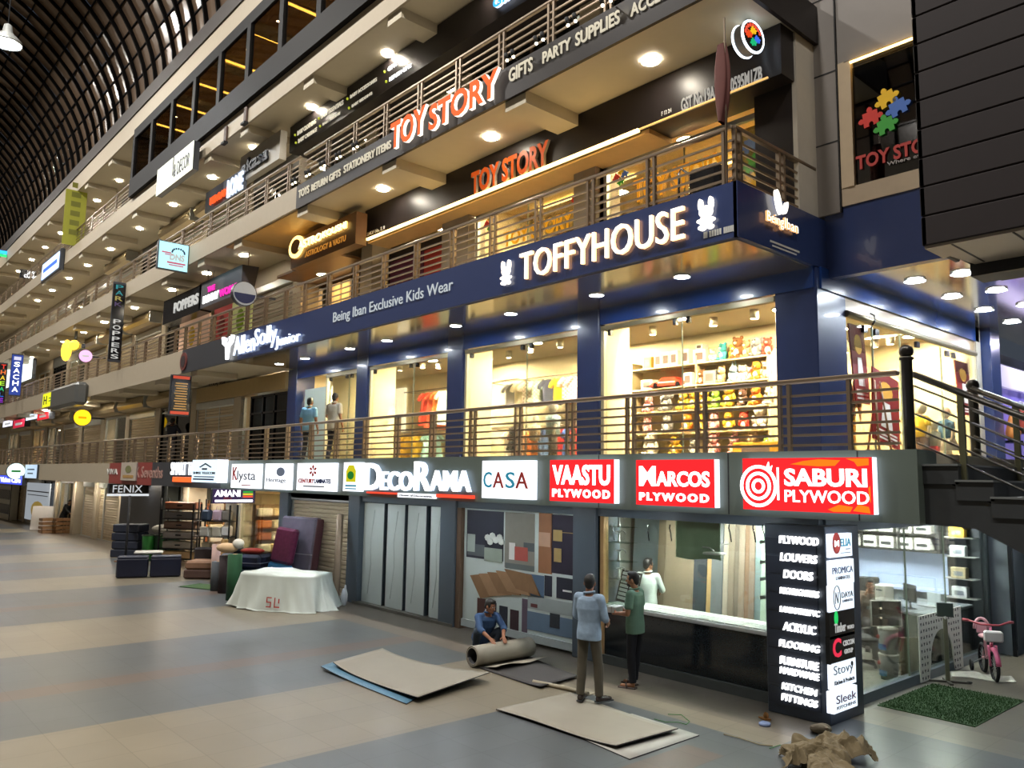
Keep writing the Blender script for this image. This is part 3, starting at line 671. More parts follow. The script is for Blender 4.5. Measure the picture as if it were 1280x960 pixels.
# red posters at the side window
pr = M('poster_red', '8a241c', .4); py_ = M('poster_yellow', 'e2a83a', .5); pw = M('poster_white', 'e9e4dc', .5)
def side_poster(y0, y1, z0, z1, x, label, tilt=0):
    t = thing('sale_poster', label, 'poster', (x, (y0+y1)/2, z0), 0, 'red offer posters at the side window'); t.rotation_euler = (tilt, -.06, 0)
    w_, h = (y1-y0)/2, z1-z0
    B().box(-.012, .012, -w_, w_, 0, h).build('board', pr, t)
    B().prism([(w_*.5*math.cos(a*PI/6), h*.75+h*.13*math.sin(a*PI/6)) for a in range(12)], .012, .016, 'X').build('yellow_print', py_, t)
    b = B().prism([(-w_*.45, h*.22), (w_*.45, h*.22), (w_*.25, h*.58), (-w_*.25, h*.58)], .012, .017, 'X', pw)
    for k in range(3): b.box(.012, .016, -w_*.8, w_*.8, h*(.05+.05*k), h*(.075+.05*k), pw)
    b.build('white_print', None, t)
side_poster(*[onX(q, 450, -5.5)[0] for q in (1058, 1076)], 4.25, 5.45, -5.385, 'tall red offer poster beside the navy corner column')
side_poster(*[onX(q, 480, -5.5)[0] for q in (1190, 1206)], 4.35, 5.35, -5.385, 'red offer poster at the far end of the side window')
side_poster(onX(1086, 520, -5.25)[0], onX(1118, 520, -5.25)[0], 3.65, 4.75, -5.2, 'tilted red offer board on an easel outside the side window', -.18)
t = thing('easel', 'wooden easel holding the tilted red offer board', 'easel', (-5.2, onX(1102, 520, -5.2)[0], F1))
for q in (-.22, .22): B().tube([(.05, q, 0), (-.05, q*.4, 1.2)], .018, 6).build('leg', wood, t)
B().tube([(-.25, 0, 0), (-.05, 0, 1.15)], .018, 6).build('leg', wood, t); B().box(-.02, .04, -.24, .24, .24, .27).build('ledge', wood, t)
# purple shop beyond the side window
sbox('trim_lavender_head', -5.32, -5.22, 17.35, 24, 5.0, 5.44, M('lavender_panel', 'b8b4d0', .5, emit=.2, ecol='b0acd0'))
pur = M('violet_shop_wall', '6a62a8', .4, emit=.22, ecol='6f66c0')  # wall colour glows faintly in place of the shop's lighting
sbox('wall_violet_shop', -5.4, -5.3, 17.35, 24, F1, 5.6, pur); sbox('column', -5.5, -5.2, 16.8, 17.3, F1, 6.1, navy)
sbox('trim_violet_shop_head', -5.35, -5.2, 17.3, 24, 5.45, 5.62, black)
for i in range(7):
    y = 17.6+i*.55
    t = thing('display_item', f'{ORD[i]} small colourful display item in the violet shop beyond the navy column', 'display', (-5.14, y, F1+.55+.2*(i % 3)), 0, 'items in the violet shop')
    B().lathe([(.10, 0), (.14, .15), (.08, .4), (.05, .5)], 10).build('body', M('disp_%d' % (i % 4), ['d88a40', 'b04a3a', 'd8d0e8', '4a4f9a'][i % 4], .5), t)
    B().sph((0, 0, .55), .07, 8).build('top', M('disp_%d' % ((i+1) % 4), ['d88a40', 'b04a3a', 'd8d0e8', '4a4f9a'][(i+1) % 4], .5), t)
    B().box(-.15, .12, -.16, .16, -.05, 0).build('bracket', black, t)
flush(-4.6, 18.5, 6.07, 50, 'added round lamp in the soffit before the violet shop', 'lamps before the violet shop', (.8, .75, 1))

# ---- bays further left on the first floor
def framed(n, x0, x1, z0, z1, mull, trans, fm, Y=10.5, gmat=glass_dark):
    struct(B().box(x0, x1, Y, Y+.012, z0, z1).build(f'window_{n}_glass', gmat))
    f = B().box(x0, x1, Y-.04, Y+.04, z1-.06, z1, fm).box(x0, x1, Y-.04, Y+.04, z0, z0+.06, fm)
    for q in mull: f.box(q-.035, q+.035, Y-.04, Y+.04, z0, z1, fm)
    for q in trans: f.box(x0, x1, Y-.04, Y+.04, q-.03, q+.03, fm)
    struct(f.build(f'window_{n}_frame'))
sbox('trim_metal_head', -28.6, -21.6, 10.3, 10.6, 5.55, 6.05, M('brass_fascia', 'b39b6a', .3, metal=.5))
framed(7, -24.3, -21.65, F1, 5.5, [-24.26, -23.4, -22.6, -21.7], [4.95], black)
sbox('wall_office', -24.4, -21.6, 11.4, 11.5, F1, 5.6, M('office_blind', 'a7a49a', .6))
framed(8, -28.1, -24.75, F1, 5.5, [-28.05, -26.8, -25.6, -24.8], [5.0], alum, gmat=glass)
sbox('wall_pale_shop', -28.3, -24.7, 11.6, 11.7, F1, 5.6, M('pale_shop_wall', 'dcdedb', .5))
flush(-26.4, 11.1, 5.9, 25, 'added round lamp inside the white framed shop left of the grey windows', 'lamps in first floor shops', COOL)
flush(-23, 11.0, 5.9, 14, 'added round lamp inside the grey framed office windows', 'lamps in first floor shops', WARM)
# ================================================================ SECOND FLOOR AND ABOVE
F2, F3, F4 = 6.84, 10.12, 13.42
YG = 9.85    # toy shop fascia stands forward of its glass
sbox('trim_toy_fascia', -16.7, -5.5, YG, 10.5, 8.80, 9.56, darkbrown)
sbox('trim_toy_fascia_lip', -16.6, -7.9, 9.9, 10.5, 8.72, 8.80, M('lip_panel', 'c8a570', .45))
sbox('ceiling_toy_shop', -17.4, -5.5, 10.56, 17.2, 9.3, 9.36, M('toy_ceiling', 'e6d3a6', .6))
sbox('wall_toy_rear', -17.4, -5.5, 13.9, 14.0, F2, 9.3, M('toy_rear_wall', 'd9c08a', .6, noise=.2, scale=3))
sbox('wall_toy_left', -13.9, -13.8, 10.6, 13.9, F2, 9.3, wallwarm); sbox('wall_toy_right', -5.6, -5.5, 10.6, 13.9, F2, 9.3, wallwarm)
ledm = M('warm_led_strip', 'ffd98a', .4, emit=7, ecol='ffd07a')
def led(x0, x1, y, z, r, label, m=ledm):
    t = thing('led_strip', label, 'light strip', (x0, y, z), 0)
    B().box(0, x1-x0, -r, r, -r, r, c=r*.3).build('tube', m, t); B().box(0, x1-x0, r, r+.02, -r*1.2, r*1.2).build('channel', alum, t)
led(-16.55, -8.06, 9.83, 8.80, .026, 'long warm light strip under the dark toy shop fascia')
led(-8.05, -5.7, 9.83, 8.81, .012, 'thin dim light strip under the fascia at the corner', M('dim_led', 'd8a860', .4, emit=1.2, ecol='d0a060'))
led(-13.1, -10.1, 12.2, 9.26, .03, 'warm ceiling light strip inside the middle toy shop window')
led(-9.2, -6.3, 13.0, 9.26, .03, 'warm ceiling light strip inside the corner toy shop window')
brownj = M('brown_glass_frame', '4a3a2e', .4)
def shopwin2(n, x0, x1, z0, z1, seams, Y=10.5):
    struct(B().box(x0, x1, Y, Y+.012, z0, z1).build(f'window_{n}_glass', glass))
    f = B().box(x0, x1, Y-.04, Y+.04, z1-.08, z1, alum).box(x0, x0+.08, Y-.04, Y+.04, z0, z1, alum)
    for q in seams: f.box(q-.006, q+.006, Y-.006, Y+.018, z0, z1, M('glass_edge', '8f9a8a'))
    struct(f.build(f'window_{n}_frame'))
shopwin2(9, -9.4, -6.2, F2, 8.7, [X1(855, 200)]); shopwin2(10, -13.1, -10.05, F2, 8.7, [X1(660, 260)])
struct(B().box(-6.15, -5.54, 10.2, 10.56, F2, 9.5).build('column', darkbrown))
struct(B().box(-14.1, -13.15, 10.3, 10.7, F2, 8.78).build('column', M('grey_column_panel', '8a8178', .4)))
struct(B().box(-10.0, -9.45, 10.3, 10.7, F2, 8.8).build('column', M('grey_column_panel', '8a8178', .4)))
for i, (x, y) in enumerate([(-8.4, 11.6), (-6.8, 12.6), (-12.2, 11.6), (-11, 12.8), (-15.8, 11.5)]):
    flush(x, y, 9.3, 170 if i < 4 else 16, f'{ORD[i]} added flush lamp in the warm ceiling of the toy shop', 'flush lamps in the toy shop', (1, .72, .36))
# coloured vinyl letters and jigsaw pieces on the toy shop glass
orange = M('orange_vinyl', 'f0a020', .5, emit=.35, ecol='f0a020'); gold = M('amber_vinyl', 'e8a61e', .5, emit=.3, ecol='e8a61e')
def jig(b, cx, cz, s, Y, mat, rot=0., axis='Y', d=.01):
    """a jigsaw piece: square with knobs on three sides and a bite on the fourth"""
    P = []
    def side(a, kind):
        pts = [(-.5, .5), (-.14, .5)]
        if kind: pts += [(-.2, .62), (-.12, .78), (.0, .84), (.12, .78), (.2, .62)] if kind > 0 else [(-.16, .38), (-.1, .24), (0, .2), (.1, .24), (.16, .38)]
        pts += [(.14, .5)]
        return [(x*math.cos(a)+z*math.sin(a), -x*math.sin(a)+z*math.cos(a)) for x, z in pts]
    for k, kind in enumerate((1, 1, -1, 1)): P += side(k*PI/2, kind)
    P = [(cx+s*(x*math.cos(rot)-z*math.sin(rot)), cz+s*(x*math.sin(rot)+z*math.cos(rot))) for x, z in P]
    if axis == 'Y': b.prism(P, Y-d, Y, 'Y', mat)
    else: b.prism(P, Y, Y+d, 'X', mat)
jr, jy, jgn, jb = [M('jig_'+c, c, .5, emit=.12, ecol=c) for c in ('c8382e', 'e8b81e', '3f9a3c', '4a6fb8')]
def jigset(label, cx, cz, s, Y):
    t = thing('jigsaw_emblem', label, 'emblem')
    for nm, dx, dz, m, r in (('yellow_piece', .25, .75, jy, .3), ('red_piece', -.55, .05, jr, .1), ('green_piece', .15, -.55, jgn, .2), ('blue_piece', .75, .15, jb, .25)):
        b = B(); jig(b, cx+dx*s, cz+dz*s, s*.72, Y, m, r); b.build(nm, m, t)
jigset('jigsaw emblem on the dark window at the upper right above red lettering', *onY(1103, 145, yb), .29, yb-.005)
jigset('jigsaw emblem on the corner toy window beside orange letters', *onY(775, 222, 10.48), .15, 10.48)
jigset('jigsaw emblem at the left of the middle toy window', *onY(612, 280, 10.48), .16, 10.48)
jigset('jigsaw emblem at the right of the middle toy window', *onY(722, 248, 10.48), .15, 10.48)
t = thing('window_lettering', 'amber TOY STORY vinyl letters on the middle toy shop window', 'lettering')
put_text(B(), 'TOY STORY', *onY(630, 283, 10.47)[:1], 7.80, onY(716, 250, 10.47)[0], 8.12, 10.47, mat=gold, depth=.008, bold=.03).build('letters', None, t)
t = thing('window_lettering', 'orange TOY STORY vinyl letters on the corner toy shop window', 'lettering')
put_text(B(), 'TOY STORY', onY(792, 225, 10.47)[0], 7.86, onY(908, 180, 10.47)[0], 8.28, 10.47, mat=orange, depth=.008, bold=.03).build('letters', None, t)
t = thing('window_lettering', 'faint red TOY STORY letters on the dark window at the upper right', 'lettering')
b = B(); x0, z0 = onY(1070, 205, yb); x1, _z = onY(1186, 178, yb)
px_text(b, 'TOY STORY', (1070, 196), (1186, 181), yb-.002, mat=M('red_vinyl', 'b0403a', .5, emit=.10, ecol='b0403a'), depth=.01, bold=.03)
b.build('letters', None, t)
px_text(B(), 'Where every Toy', (1109, 203), (1186, 188), yb-.002, mat=M('pale_vinyl', 'b8b0b0', .5), depth=.01).build('small_letters', None, t)
# jigsaw mural behind the corner window
mx0, mz1 = onY(925, 130, 11.6); mx1, mz0 = onY(962, 205, 11.6)
t = thing('jigsaw_mural', 'colourful jigsaw mural panel behind the corner toy window', 'mural')
B().box(mx0, -5.65, 11.62, 11.68, F2, 9.1, M('mural_olive', '8a7a3a', .6)).build('panel', None, t)
b = B()
for i in range(12): jig(b, mx0+.18+(i % 3)*.26, 7.8+(i//3)*.32, .24, 11.62, [jr, jy, jgn, jb, M('jig_mauve', 'a08aa8', .6)][i*7 % 5], i*.7)
b.build('pieces', None, t)
# stock inside the toy shop
for i in range(16):
    x = -13.4+i*.49 if i < 7 else -9.3+(i-7)*.4
    c = ['c0452e', 'd8a030', '3f7a52', 'e6dcc8', '4a6a9c', 'd98a8a'][i*5 % 6]
    t = thing('stock_shelf_box', f'{ORD[i]} toy carton from the left stacked inside the second floor toy shop', 'carton', (x, 12.6+.2*(i % 3), F2), 0, 'cartons in the toy shop')
    B().box(-.2, .2, -.2, .2, 0, .5+.17*(i % 4), c=.01).build('carton', M('carton_'+c, c, .5), t); B().box(-.2, .2, -.21, -.2, .12, .3).build('label_print', M('carton_print', '6a5a58', .4), t)
t = thing('pedal_frame', 'small black bicycle frame behind the corner toy window', 'bicycle', (onY(800, 245, 10.9)[0], 10.9, F2))
for sx_ in (-.3, .3): B().tube([(sx_+.24*math.cos(k*PI/8), 0, .26+.24*math.sin(k*PI/8)) for k in range(16)], .018, 6, closed=True).build('wheel', black, t)
B().tube([(-.3, 0, .26), (-.1, 0, .55), (.22, 0, .58), (.3, 0, .26)], .014, 6).tube([(-.1, 0, .55), (0, 0, .26), (.22, 0, .58)], .014, 6).build('frame', jr, t)
B().tube([(.22, -.2, .72), (.22, .2, .72)], .012, 6).tube([(.22, 0, .58), (.22, 0, .72)], .012, 6).build('handlebar', black, t)
# black wheeled tub with a pull handle left on the balcony corner
x0, z0 = onY(885, 230, 9.2)
t = thing('trolley_bag', 'black trolley bag with a bent pull handle on the balcony corner', 'bag', (x0, 9.2, F2))
B().box(-.26, .26, -.16, .16, .08, .62, c=.06).build('body', black, t)
B().tube([(-.5, 0, .1), (-.5, 0, .68), (-.46, 0, .74), (-.30, 0, .6), (-.24, 0, .5)], .018, 8).build('pull_handle', black, t)
for q in (-.2, .2): B().disc(q, .05, .05, -.18, -.14, 12, 'Y').build('wheel', blackm, t)
# furled brown flag tied to the corner post
t = thing('furled_flag', 'furled dark red flag hanging from a pole at the balcony corner', 'flag', (-5.55, 8.52, 7.55))
B().tube([(0, 0, -.7), (0, 0, 1.55)], .015, 8).build('pole', steel, t)
fx = B().grid(lambda u, v: ((.03+.075*math.sin(PI*min(1, .12+.88*v)))*(1+.25*math.sin(10*PI*u))*math.cos(2*PI*u)*1.0-.05, (.03+.06*v)*math.sin(2*PI*u), 1.2-1.08*v), 30, 12)
fx.build('cloth', M('flag_maroon', '5a2c26', .8, noise=.2), t)
# ---- posters bay, Astro bay, shutters on the second floor
sbox('wall_poster_bay', -17.2, -14.1, 10.9, 11.0, F2, 8.8, M('dark_bay', '2c2422', .6))
t = thing('poster_panel', 'purple poster panel with gold drawing behind the second floor railing', 'poster')
px_ = [onY(q, 330, 10.8)[0] for q in (488, 530, 567)]
B().box(px_[0], px_[1]-.03, 10.8, 10.83, F2, 8.5).build('sheet', M('purple_print', '5a2440', .5, noise=.15), t)
b = B()
for k in range(14): a = k*.9; b.tube([(px_[0]+.25+.06*k, 10.795, F2+.75+.12*math.sin(a)), (px_[0]+.30+.06*k, 10.795, F2+.9+.14*math.cos(a*1.3))], .014, 5)
b.box(px_[0], px_[1]-.03, 10.79, 10.8, F2, F2+.5)
b.build('gold_print', M('gold_print', 'c89a2a', .5), t)
t = thing('poster_panel', 'red poster panel with white figures behind the second floor railing', 'poster')
B().box(px_[1], px_[2]+.2, 10.8, 10.83, F2, 8.5).build('sheet', M('red_print', 'a8322c', .5, noise=.2), t)
b = B()
for k in range(3): b.sph((px_[1]+.55+.28*k, 10.79, F2+.55+.12*k), (.09, .01, .12), 10).sph((px_[1]+.55+.28*k, 10.79, F2+.3+.12*k), (.12, .01, .16), 10)
b.build('white_print', pw, t)
sbox('wall_astro', -21.1, -17.8, 11.2, 11.3, F2, 8.6, M('astro_dark', '3a2c24', .5)); sbox('trim_astro_ceiling', -21.2, -17.8, 9.7, 11.3, 8.65, 8.72, M('astro_soffit', '6a4a30', .3))
for i, q in enumerate((398, 414, 421, 433)):
    x = onY(q, 350, 11.0)[0]
    t = thing('lit_door_panel', f'{ORD[i]} cream panel from the left of the astrology shop front', 'panel', (x, 10.99, F2), 0, 'cream panels of the astrology shop')
    B().box(-.22 if i else -.35, .22, 0, .06, 0, 1.7, c=.01).build('board', M('lit_cream', 'e8c890', .5, emit=.25, ecol='e8c890'), t); B().box(-.03, .03, -.03, 0, .8, 1.1).build('pull_bar', alum, t)
flush(-19.8, 10.4, 8.65, 22, 'added round lamp in the dark soffit under the glowing astrology sign', 'lamps at the astrology shop', AMB)

# ---- repeated storefronts of the far wing, floor by floor
def shutter(x0, x1, z0, z1, label, m=shut, group='closed roller shutters', Y=10.5):
    t = thing('roller_shutter', label, 'shutter', ((x0+x1)/2, Y, z0), 0, group); w_ = (x1-x0)/2
    b = B(); h = z1-z0-.25; n = int(h/.11)
    for k in range(n):
        za = .03+k*h/n; zb = .03+(k+1)*h/n
        b.prism([(0, za), (-.03, za+.25*(zb-za)), (-.03, za+.75*(zb-za)), (0, zb)], -w_, w_, 'X')
    b.build('curtain', m, t)
    B().box(-w_, w_, -.12, .15, z1-z0-.25, z1-z0, c=.03).build('drum_cover', alum, t)
    for s in (-1, 1): B().box(s*w_-.04, s*w_+.04, -.06, .06, 0, z1-z0).build('guide', alum, t)
    B().box(-w_, w_, -.05, 0, 0, .06).build('bottom_bar', alum, t)
shm = M('shutter_slat_beige', 'b8a88c', .45, metal=.25, noise=.06); shg = M('shutter_slat_grey', '8f8878', .45, metal=.3, noise=.06)
FN = ['ground', 'first', 'second', 'third', 'fourth']
def litshop(i, k, x0, x1, z0, z1, wallc, power, col, nbox):
    sbox('wall_shop', x0, x1, 12.6, 12.7, z0, z1, M('wall_'+wallc, wallc, .6)); 
    struct(B().box(x0+.05, x1-.05, 10.5, 10.51, z0, z1).build('window_glass', glass))
    f = B()
    for q in (x0+.05, (x0+x1)/2, x1-.05): f.box(q-.04, q+.04, 10.46, 10.54, z0, z1)
    struct(f.box(x0, x1, 10.46, 10.54, z1-.08, z1).build('window_frame', alum))
    flush((x0+x1)/2, 11.4, z1, power, f'added round lamp inside lit {FN[i]} floor shop, {ORD[k]} bay from the corner', 'lamps in the far shops', col)
    for j in range(nbox):
        c = ['c86a2a', 'd8b060', 'b84a3a', 'e8dcc0', '7a4a30'][(j*3+k) % 5]
        t = thing('shop_display', f'{ORD[j]} stock shelf from left in lit {FN[i]} floor shop, {ORD[k]} bay from corner', 'shelf', (x0+.5+j*(x1-x0-.9)/max(1, nbox-1), 12.2, z0), 0, f'stock in lit shop {k} on floor {i}')
        B().box(-.3, .3, -.15, .3, 0, 1.7, c=.01).build('case', M('carton_'+c, c, .6), t)
        for q in range(3): B().box(-.27, .27, -.2, -.15, .3+.45*q, .6+.45*q).build('goods', M('carton_'+['e8dcc0', 'c86a2a', '5a6a7a'][q], ['e8dcc0', 'c86a2a', '5a6a7a'][q], .6), t)
KIND = {  # floor -> bay -> what stands there (s shutter, g grey shutter, l lit shop, d dark shop)
    0: {10: 'l', 11: 'd', 12: 's', 13: 's', 14: 'l', 15: 's', 16: 's'},
    1: {5: 's', 6: 'd', 7: 's', 8: 'l', 9: 's', 10: 's', 11: 'l', 12: 'l', 13: 's', 14: 'l', 15: 's', 16: 's'},
    2: {4: 'g', 6: 'd', 7: 's', 8: 's', 9: 's', 10: 'l', 11: 'd', 12: 'l', 13: 's', 14: 'l', 15: 's', 16: 's'},
    3: {4: 'd', 5: 'g', 6: 's', 7: 'd', 8: 's', 9: 's', 10: 'l', 11: 's', 12: 's', 13: 'l', 14: 's', 15: 's', 16: 's'},
    4: {7: 's', 8: 'd', 9: 's', 10: 's', 11: 'l', 12: 's', 13: 's', 14: 's', 15: 's', 16: 's'}}
for i, row in KIND.items():
    z0, z1 = floors[i]; zt = z1-.55 if i else z1-.1
    for k, kd in row.items():
        x1, x0 = COL[k]-.3, COL[k+1]+.3 if k+1 < len(COL) else COL[k]-3.6
        if kd in 'sg':
            if i: sbox('trim_shop_head', x0, x1, 10.42, 10.6, zt, z1, cream)
            shutter(x0, x1, z0, zt, f'closed {"grey" if kd == "g" else "beige"} shutter of {FN[i]} floor bay {k} counted from the corner', shg if kd == 'g' else shm)
        elif kd == 'l':
            if i: sbox('trim_shop_head', x0, x1, 10.42, 10.6, zt, z1, cream)
            litshop(i, k, x0, x1, z0, zt, ['e8cfa0', 'e6d8c0', 'e0b070'][k % 3], 45, [(1, .66, .3), WARM, (1, .9, .75)][k % 3], 4)
        else:
            sbox('trim_shop_head', x0, x1, 10.42, 10.6, zt, z1, M('dark_head', '45423e', .5))
            framed(20+i*20+k, x0, x1, z0, zt, [x0+.05, (x0+x1)/2, x1-.05], [z0+2.0], black); sbox('wall_dark_shop', x0, x1, 11.5, 11.6, z0, z1, M('dark_interior', '3a3734', .7))
# metal sign boxes with rounded fronts above shutters (brushed heads)
for k, (i, j) in enumerate([(1, 6), (1, 7), (1, 8), (1, 10), (1, 11), (1, 12), (1, 13), (2, 7), (2, 8), (2, 9), (3, 5), (3, 6), (3, 8)]):
    x1, x0 = COL[j]-.25, COL[j+1]+.25; z1 = floors[i][1]
    t = thing('rounded_shop_head', f'rounded brushed metal shop head on {FN[i]} floor, bay {j} from the corner', 'sign box', ((x0+x1)/2, 10.3, z1-.5), 0, 'rounded metal shop heads')
    B().prism([(.12, .5), (-.25-.1, .48), (-.42, .34), (-.45, .2), (-.38, .06), (-.2, 0), (.12, 0)], -(x1-x0)/2, (x1-x0)/2, 'X').build('shell', M('brushed_brass', 'b5a37e', .3, metal=.7), t)
    for s in (-1, 1): B().box(s*(x1-x0)/2-.02, s*(x1-x0)/2+.02, -.4, .12, .02, .49, c=.05).build('end_cap', alum, t)

# ---- third floor: baby shop
sbox('wall_baby_rear', -22, -5.5, 12.6, 12.7, F3, 12.85, M('baby_wall', '8a7a62', .6)); sbox('column', -17.0, -16.4, 10.4, 10.8, F3, 12.85, darkbrown)
framed(11, -17.3, -13.6, F3, 12.1, [-17.2, -15.4, -13.7], [], brownj, gmat=glass); framed(12, -21.2, -17.7, F3, 12.1, [-21.1, -19.5, -17.8], [], brownj, gmat=glass); framed(13, -13.4, -5.6, F3, 12.1, [-13.3, -11.4, -9.6, -7.6, -5.7], [], brownj)
for i, x in enumerate((-15.4, -19.4, -11, -8)): flush(x, 11.4, 12.8, 30 if i < 2 else 8, f'{ORD[i]} added round lamp inside the third floor baby shop', 'lamps in the baby shop', (1, .78, .5))
for i in range(8):
    x = -20.8+i*.95
    t = thing('baby_stock_rack', f'{ORD[i]} pale stock rack from the left behind the third floor glass', 'rack', (x, 11.8, F3), 0, 'stock racks in the baby shop')
    c = ['cdb9a0', 'a88a6a', 'b0a090', 'c06a4a'][i % 4]
    B().box(-.35, .35, 0, .4, 0, 1.5, c=.01).build('case', M('carton_'+c, c, .6), t)
    for q in range(3): B().box(-.3, .3, -.05, 0, .15+.45*q, .45+.45*q).build('goods', M('carton_e8dcc0', 'e8dcc0', .6), t)
# ---- fourth floor: enclosed restaurant with black frames
bf = M('black_window_band', '060608', .6, spec=.15)
rx0, rx1 = -31.6, -9
sbox('trim_black_sill', rx0, rx1, 8.36, 8.5, 13.42, 14.1, bf); sbox('trim_black_head', rx0, rx1, 8.4, 8.5, 15.75, 16.12, bf)
for k in range(11):
    x = rx0+.12+k*2.1; sbox('trim_black_mullion', x-.12, x+.12, 8.38, 8.5, 14.1, 15.75, bf)
    if k < 10: struct(B().box(x+.12, x+1.98, 8.44, 8.45, 14.1, 15.75).build(f'window_{200+k}_glass', glass_mat('restaurant_glass', 'c8c4bc', .09)))
sbox('wall_restaurant_end', rx0, rx0+.1, 8.5, 12, 13.42, 16.1, M('restaurant_end', '5a5048', .6)); sbox('wall_restaurant', rx0, rx1, 12.6, 12.7, 13.42, 16.1, M('restaurant_wall', '6a4a38', .6))
sbox('ceiling_restaurant', rx0, rx1, 8.55, 12.6, 16.02, 16.1, M('restaurant_ceiling', 'b59474', .6))
for k in range(8):
    x = rx0+1.5+k*2.1
    t = thing('led_strip', f'{ORD[k]} amber ceiling light strip from the far end of the restaurant', 'light strip', (x, 8.75, 15.98)); B().box(-.04, .04, 0, 1.6, -.03, .0).build('tube', M('amber_led', 'ffc860', .4, emit=9, ecol='ffbe50'), t); B().box(-.07, .07, -.02, 1.62, 0, .03).build('channel', alum, t)
    flush(x+1.6, 10.2, 16.02, 26, f'{ORD[k]} added round lamp from the far end of the restaurant ceiling', 'round lamps of the restaurant', (1, .75, .45), .1)  # added lamps to brighten the dim restaurant ceiling
    downlight(x+1.0, 9.1, 16.02, f'{ORD[k]} small ceiling light from the far end of the restaurant', 'restaurant ceiling lights', 'h', .45)
for k, p in enumerate([(306, 143), (281, 168)]):
    x, z = onY(*p, 8.44); t = thing('wall_bracket', f'{["upper", "lower"][k]} small dark bracket on the cream edge under the black windows', 'bracket', (x, 8.5, z), 0, 'brackets under the black windows')
    B().box(-.1, .1, -.06, 0, -.25, .25, c=.02).build('plate', M('rust_brown', '4a3428', .6), t); B().box(-.13, .13, -.12, 0, -.3, -.24).build('foot', blackm, t)
# ================================================================ SIGNS
def EM(name, col, s=1., base=None): return M(name, base or [int(col[i:i+2], 16)/255*.55 for i in (0, 2, 4)], .4, emit=s, ecol=col, noise=.02, spec=.06)
lb_white = EM('lightbox_white', 'f4f8ff', 1.25); lb_red = EM('lightbox_red', 'e8252a', .95); lb_side = EM('lightbox_side', 'e8f0ff', 1.6)
let_white = EM('letter_white', 'ffffff', 2.0); let_warm = EM('letter_warm_white', 'fff6e6', 1.7); halo_w = EM('letter_warm_side', 'ffb878', 3.5); halo_c = EM('letter_cool_side', 'cfe0ff', 1.5)
ink = M('black_ink', '20242c', .5); ink_red = EM('red_print', 'd8283c', .35); ink_teal = EM('teal_print', '3aa0c0', .4); ink_navy = M('navy_ink', '24305a', .5); ink_grey = M('grey_ink', '6a707a', .5); ink_green = EM('green_print', '2fa040', .3)
white_l = EM('white_vinyl', 'f2f2ee', .35); soft_white = M('unlit_white_letter', 'cfd0cc', .5)
def letters(name, label, s, tl, br, Y, mat=None, side=None, depth=.05, bold=.01, shear=0., spacing=1., cat='sign'):
    o = px_text(B(), s, tl, br, Y, mat=mat, depth=depth, bold=bold, shear=shear, spacing=spacing, sidemat=side).build(name)
    return tag(o, label, cat)
def lightbox(label, tl, br, Y=YF, d=.12, face=lb_white, side=lb_side, name='light_box_sign', group=None):
    (x0, z1), (x1, z0) = onY(*tl, Y-d), onY(*br, Y-d)
    t = thing(name, label, 'sign', (x0, Y, z0), 0, group); W_, H_ = x1-x0, z1-z0
    B().box(0, W_, -d+.012, 0, 0, H_).build('case', side, t)
    B().box(.0, W_, -d, -d+.012, 0.0, H_).build('face', face, t)
    t['w'], t['h'], t['d'] = W_, H_, d
    return t
def onbox(t, s, u0, v0, u1, v1, mat, part='lettering', depth=.012, **k):
    """letters on a light box face, box fractions from lower left"""
    W_, H_, d = t['w'], t['h'], t['d']
    return put_text(B(), s, u0*W_, v0*H_, u1*W_, v1*H_, -d, mat=mat, depth=depth, **k).build(part, None, t)
def bars(t, lst, mat, part='small_print'):
    W_, H_, d = t['w'], t['h'], t['d']; b = B()
    for u0, v0, u1, v1 in lst: b.box(u0*W_, u1*W_, -d-.006, -d, v0*H_, v1*H_)
    return b.build(part, mat, t)
# ---- ground fascia, right to left
s1 = lightbox('large red SABURI PLYWOOD light box at the right end of the fascia', (928, 573), (1092, 643.5), face=lb_red)
W_, H_, d = s1['w'], s1['h'], s1['d']
b = B()
for r0, r1 in ((.40, .34), (.27, .21), (.14, .085)):
    n = 30
    P = lambda r, k: (W_*.135+r*H_*math.cos(2*PI*k/n), H_*.46+r*H_*math.sin(2*PI*k/n)*1.02)
    for k in range(n):
        a, c_, e, f_ = P(r0, k), P(r0, k+1), P(r1, k+1), P(r1, k)
        b.prism([a, c_, e, f_], -d-.012, -d, 'Y')
b.prism([(W_*.2, H_*.80), (W_*.225, H_*.93), (W_*.235, H_*.80)], -d-.012, -d, 'Y').prism([(W_*.21, H_*.74), (W_*.255, H_*.86), (W_*.24, H_*.72)], -d-.012, -d, 'Y')
b.box(W_*.293, W_*.306, -d-.012, -d, H_*.2, H_*.82)
b.build('ring_emblem', let_white, s1)
onbox(s1, 'SABURI', .352, .47, .965, .80, let_white, bold=.03); onbox(s1, 'PLYWOOD', .352, .17, .975, .40, let_white, bold=.008)
b = B(); og = EM('orange_swirl', 'f07818', .9)
for pts in ([(.40, .88), (.5, .94), (.62, .97), (.78, .95), (.74, .85), (.62, .84), (.5, .86)], [(.82, .98), (.98, .98), (.98, .86), (.9, .84), (.88, .92)], [(.68, .06), (.76, .15), (.86, .12), (.84, .03), (.72, .02)], [(.86, .05), (.9, .17), (.97, .13), (.98, .02)], [(.985, .2), (.985, .5), (.972, .46), (.976, .26)]):
    b.prism([(u*W_, v*H_) for u, v in pts], -d-.003, -d, 'Y')
b.build('orange_swirls', og, s1)
s2 = lightbox('red MARCOS PLYWOOD light box between VAASTU and SABURI signs', (795, 575), (893, 635), face=lb_red)
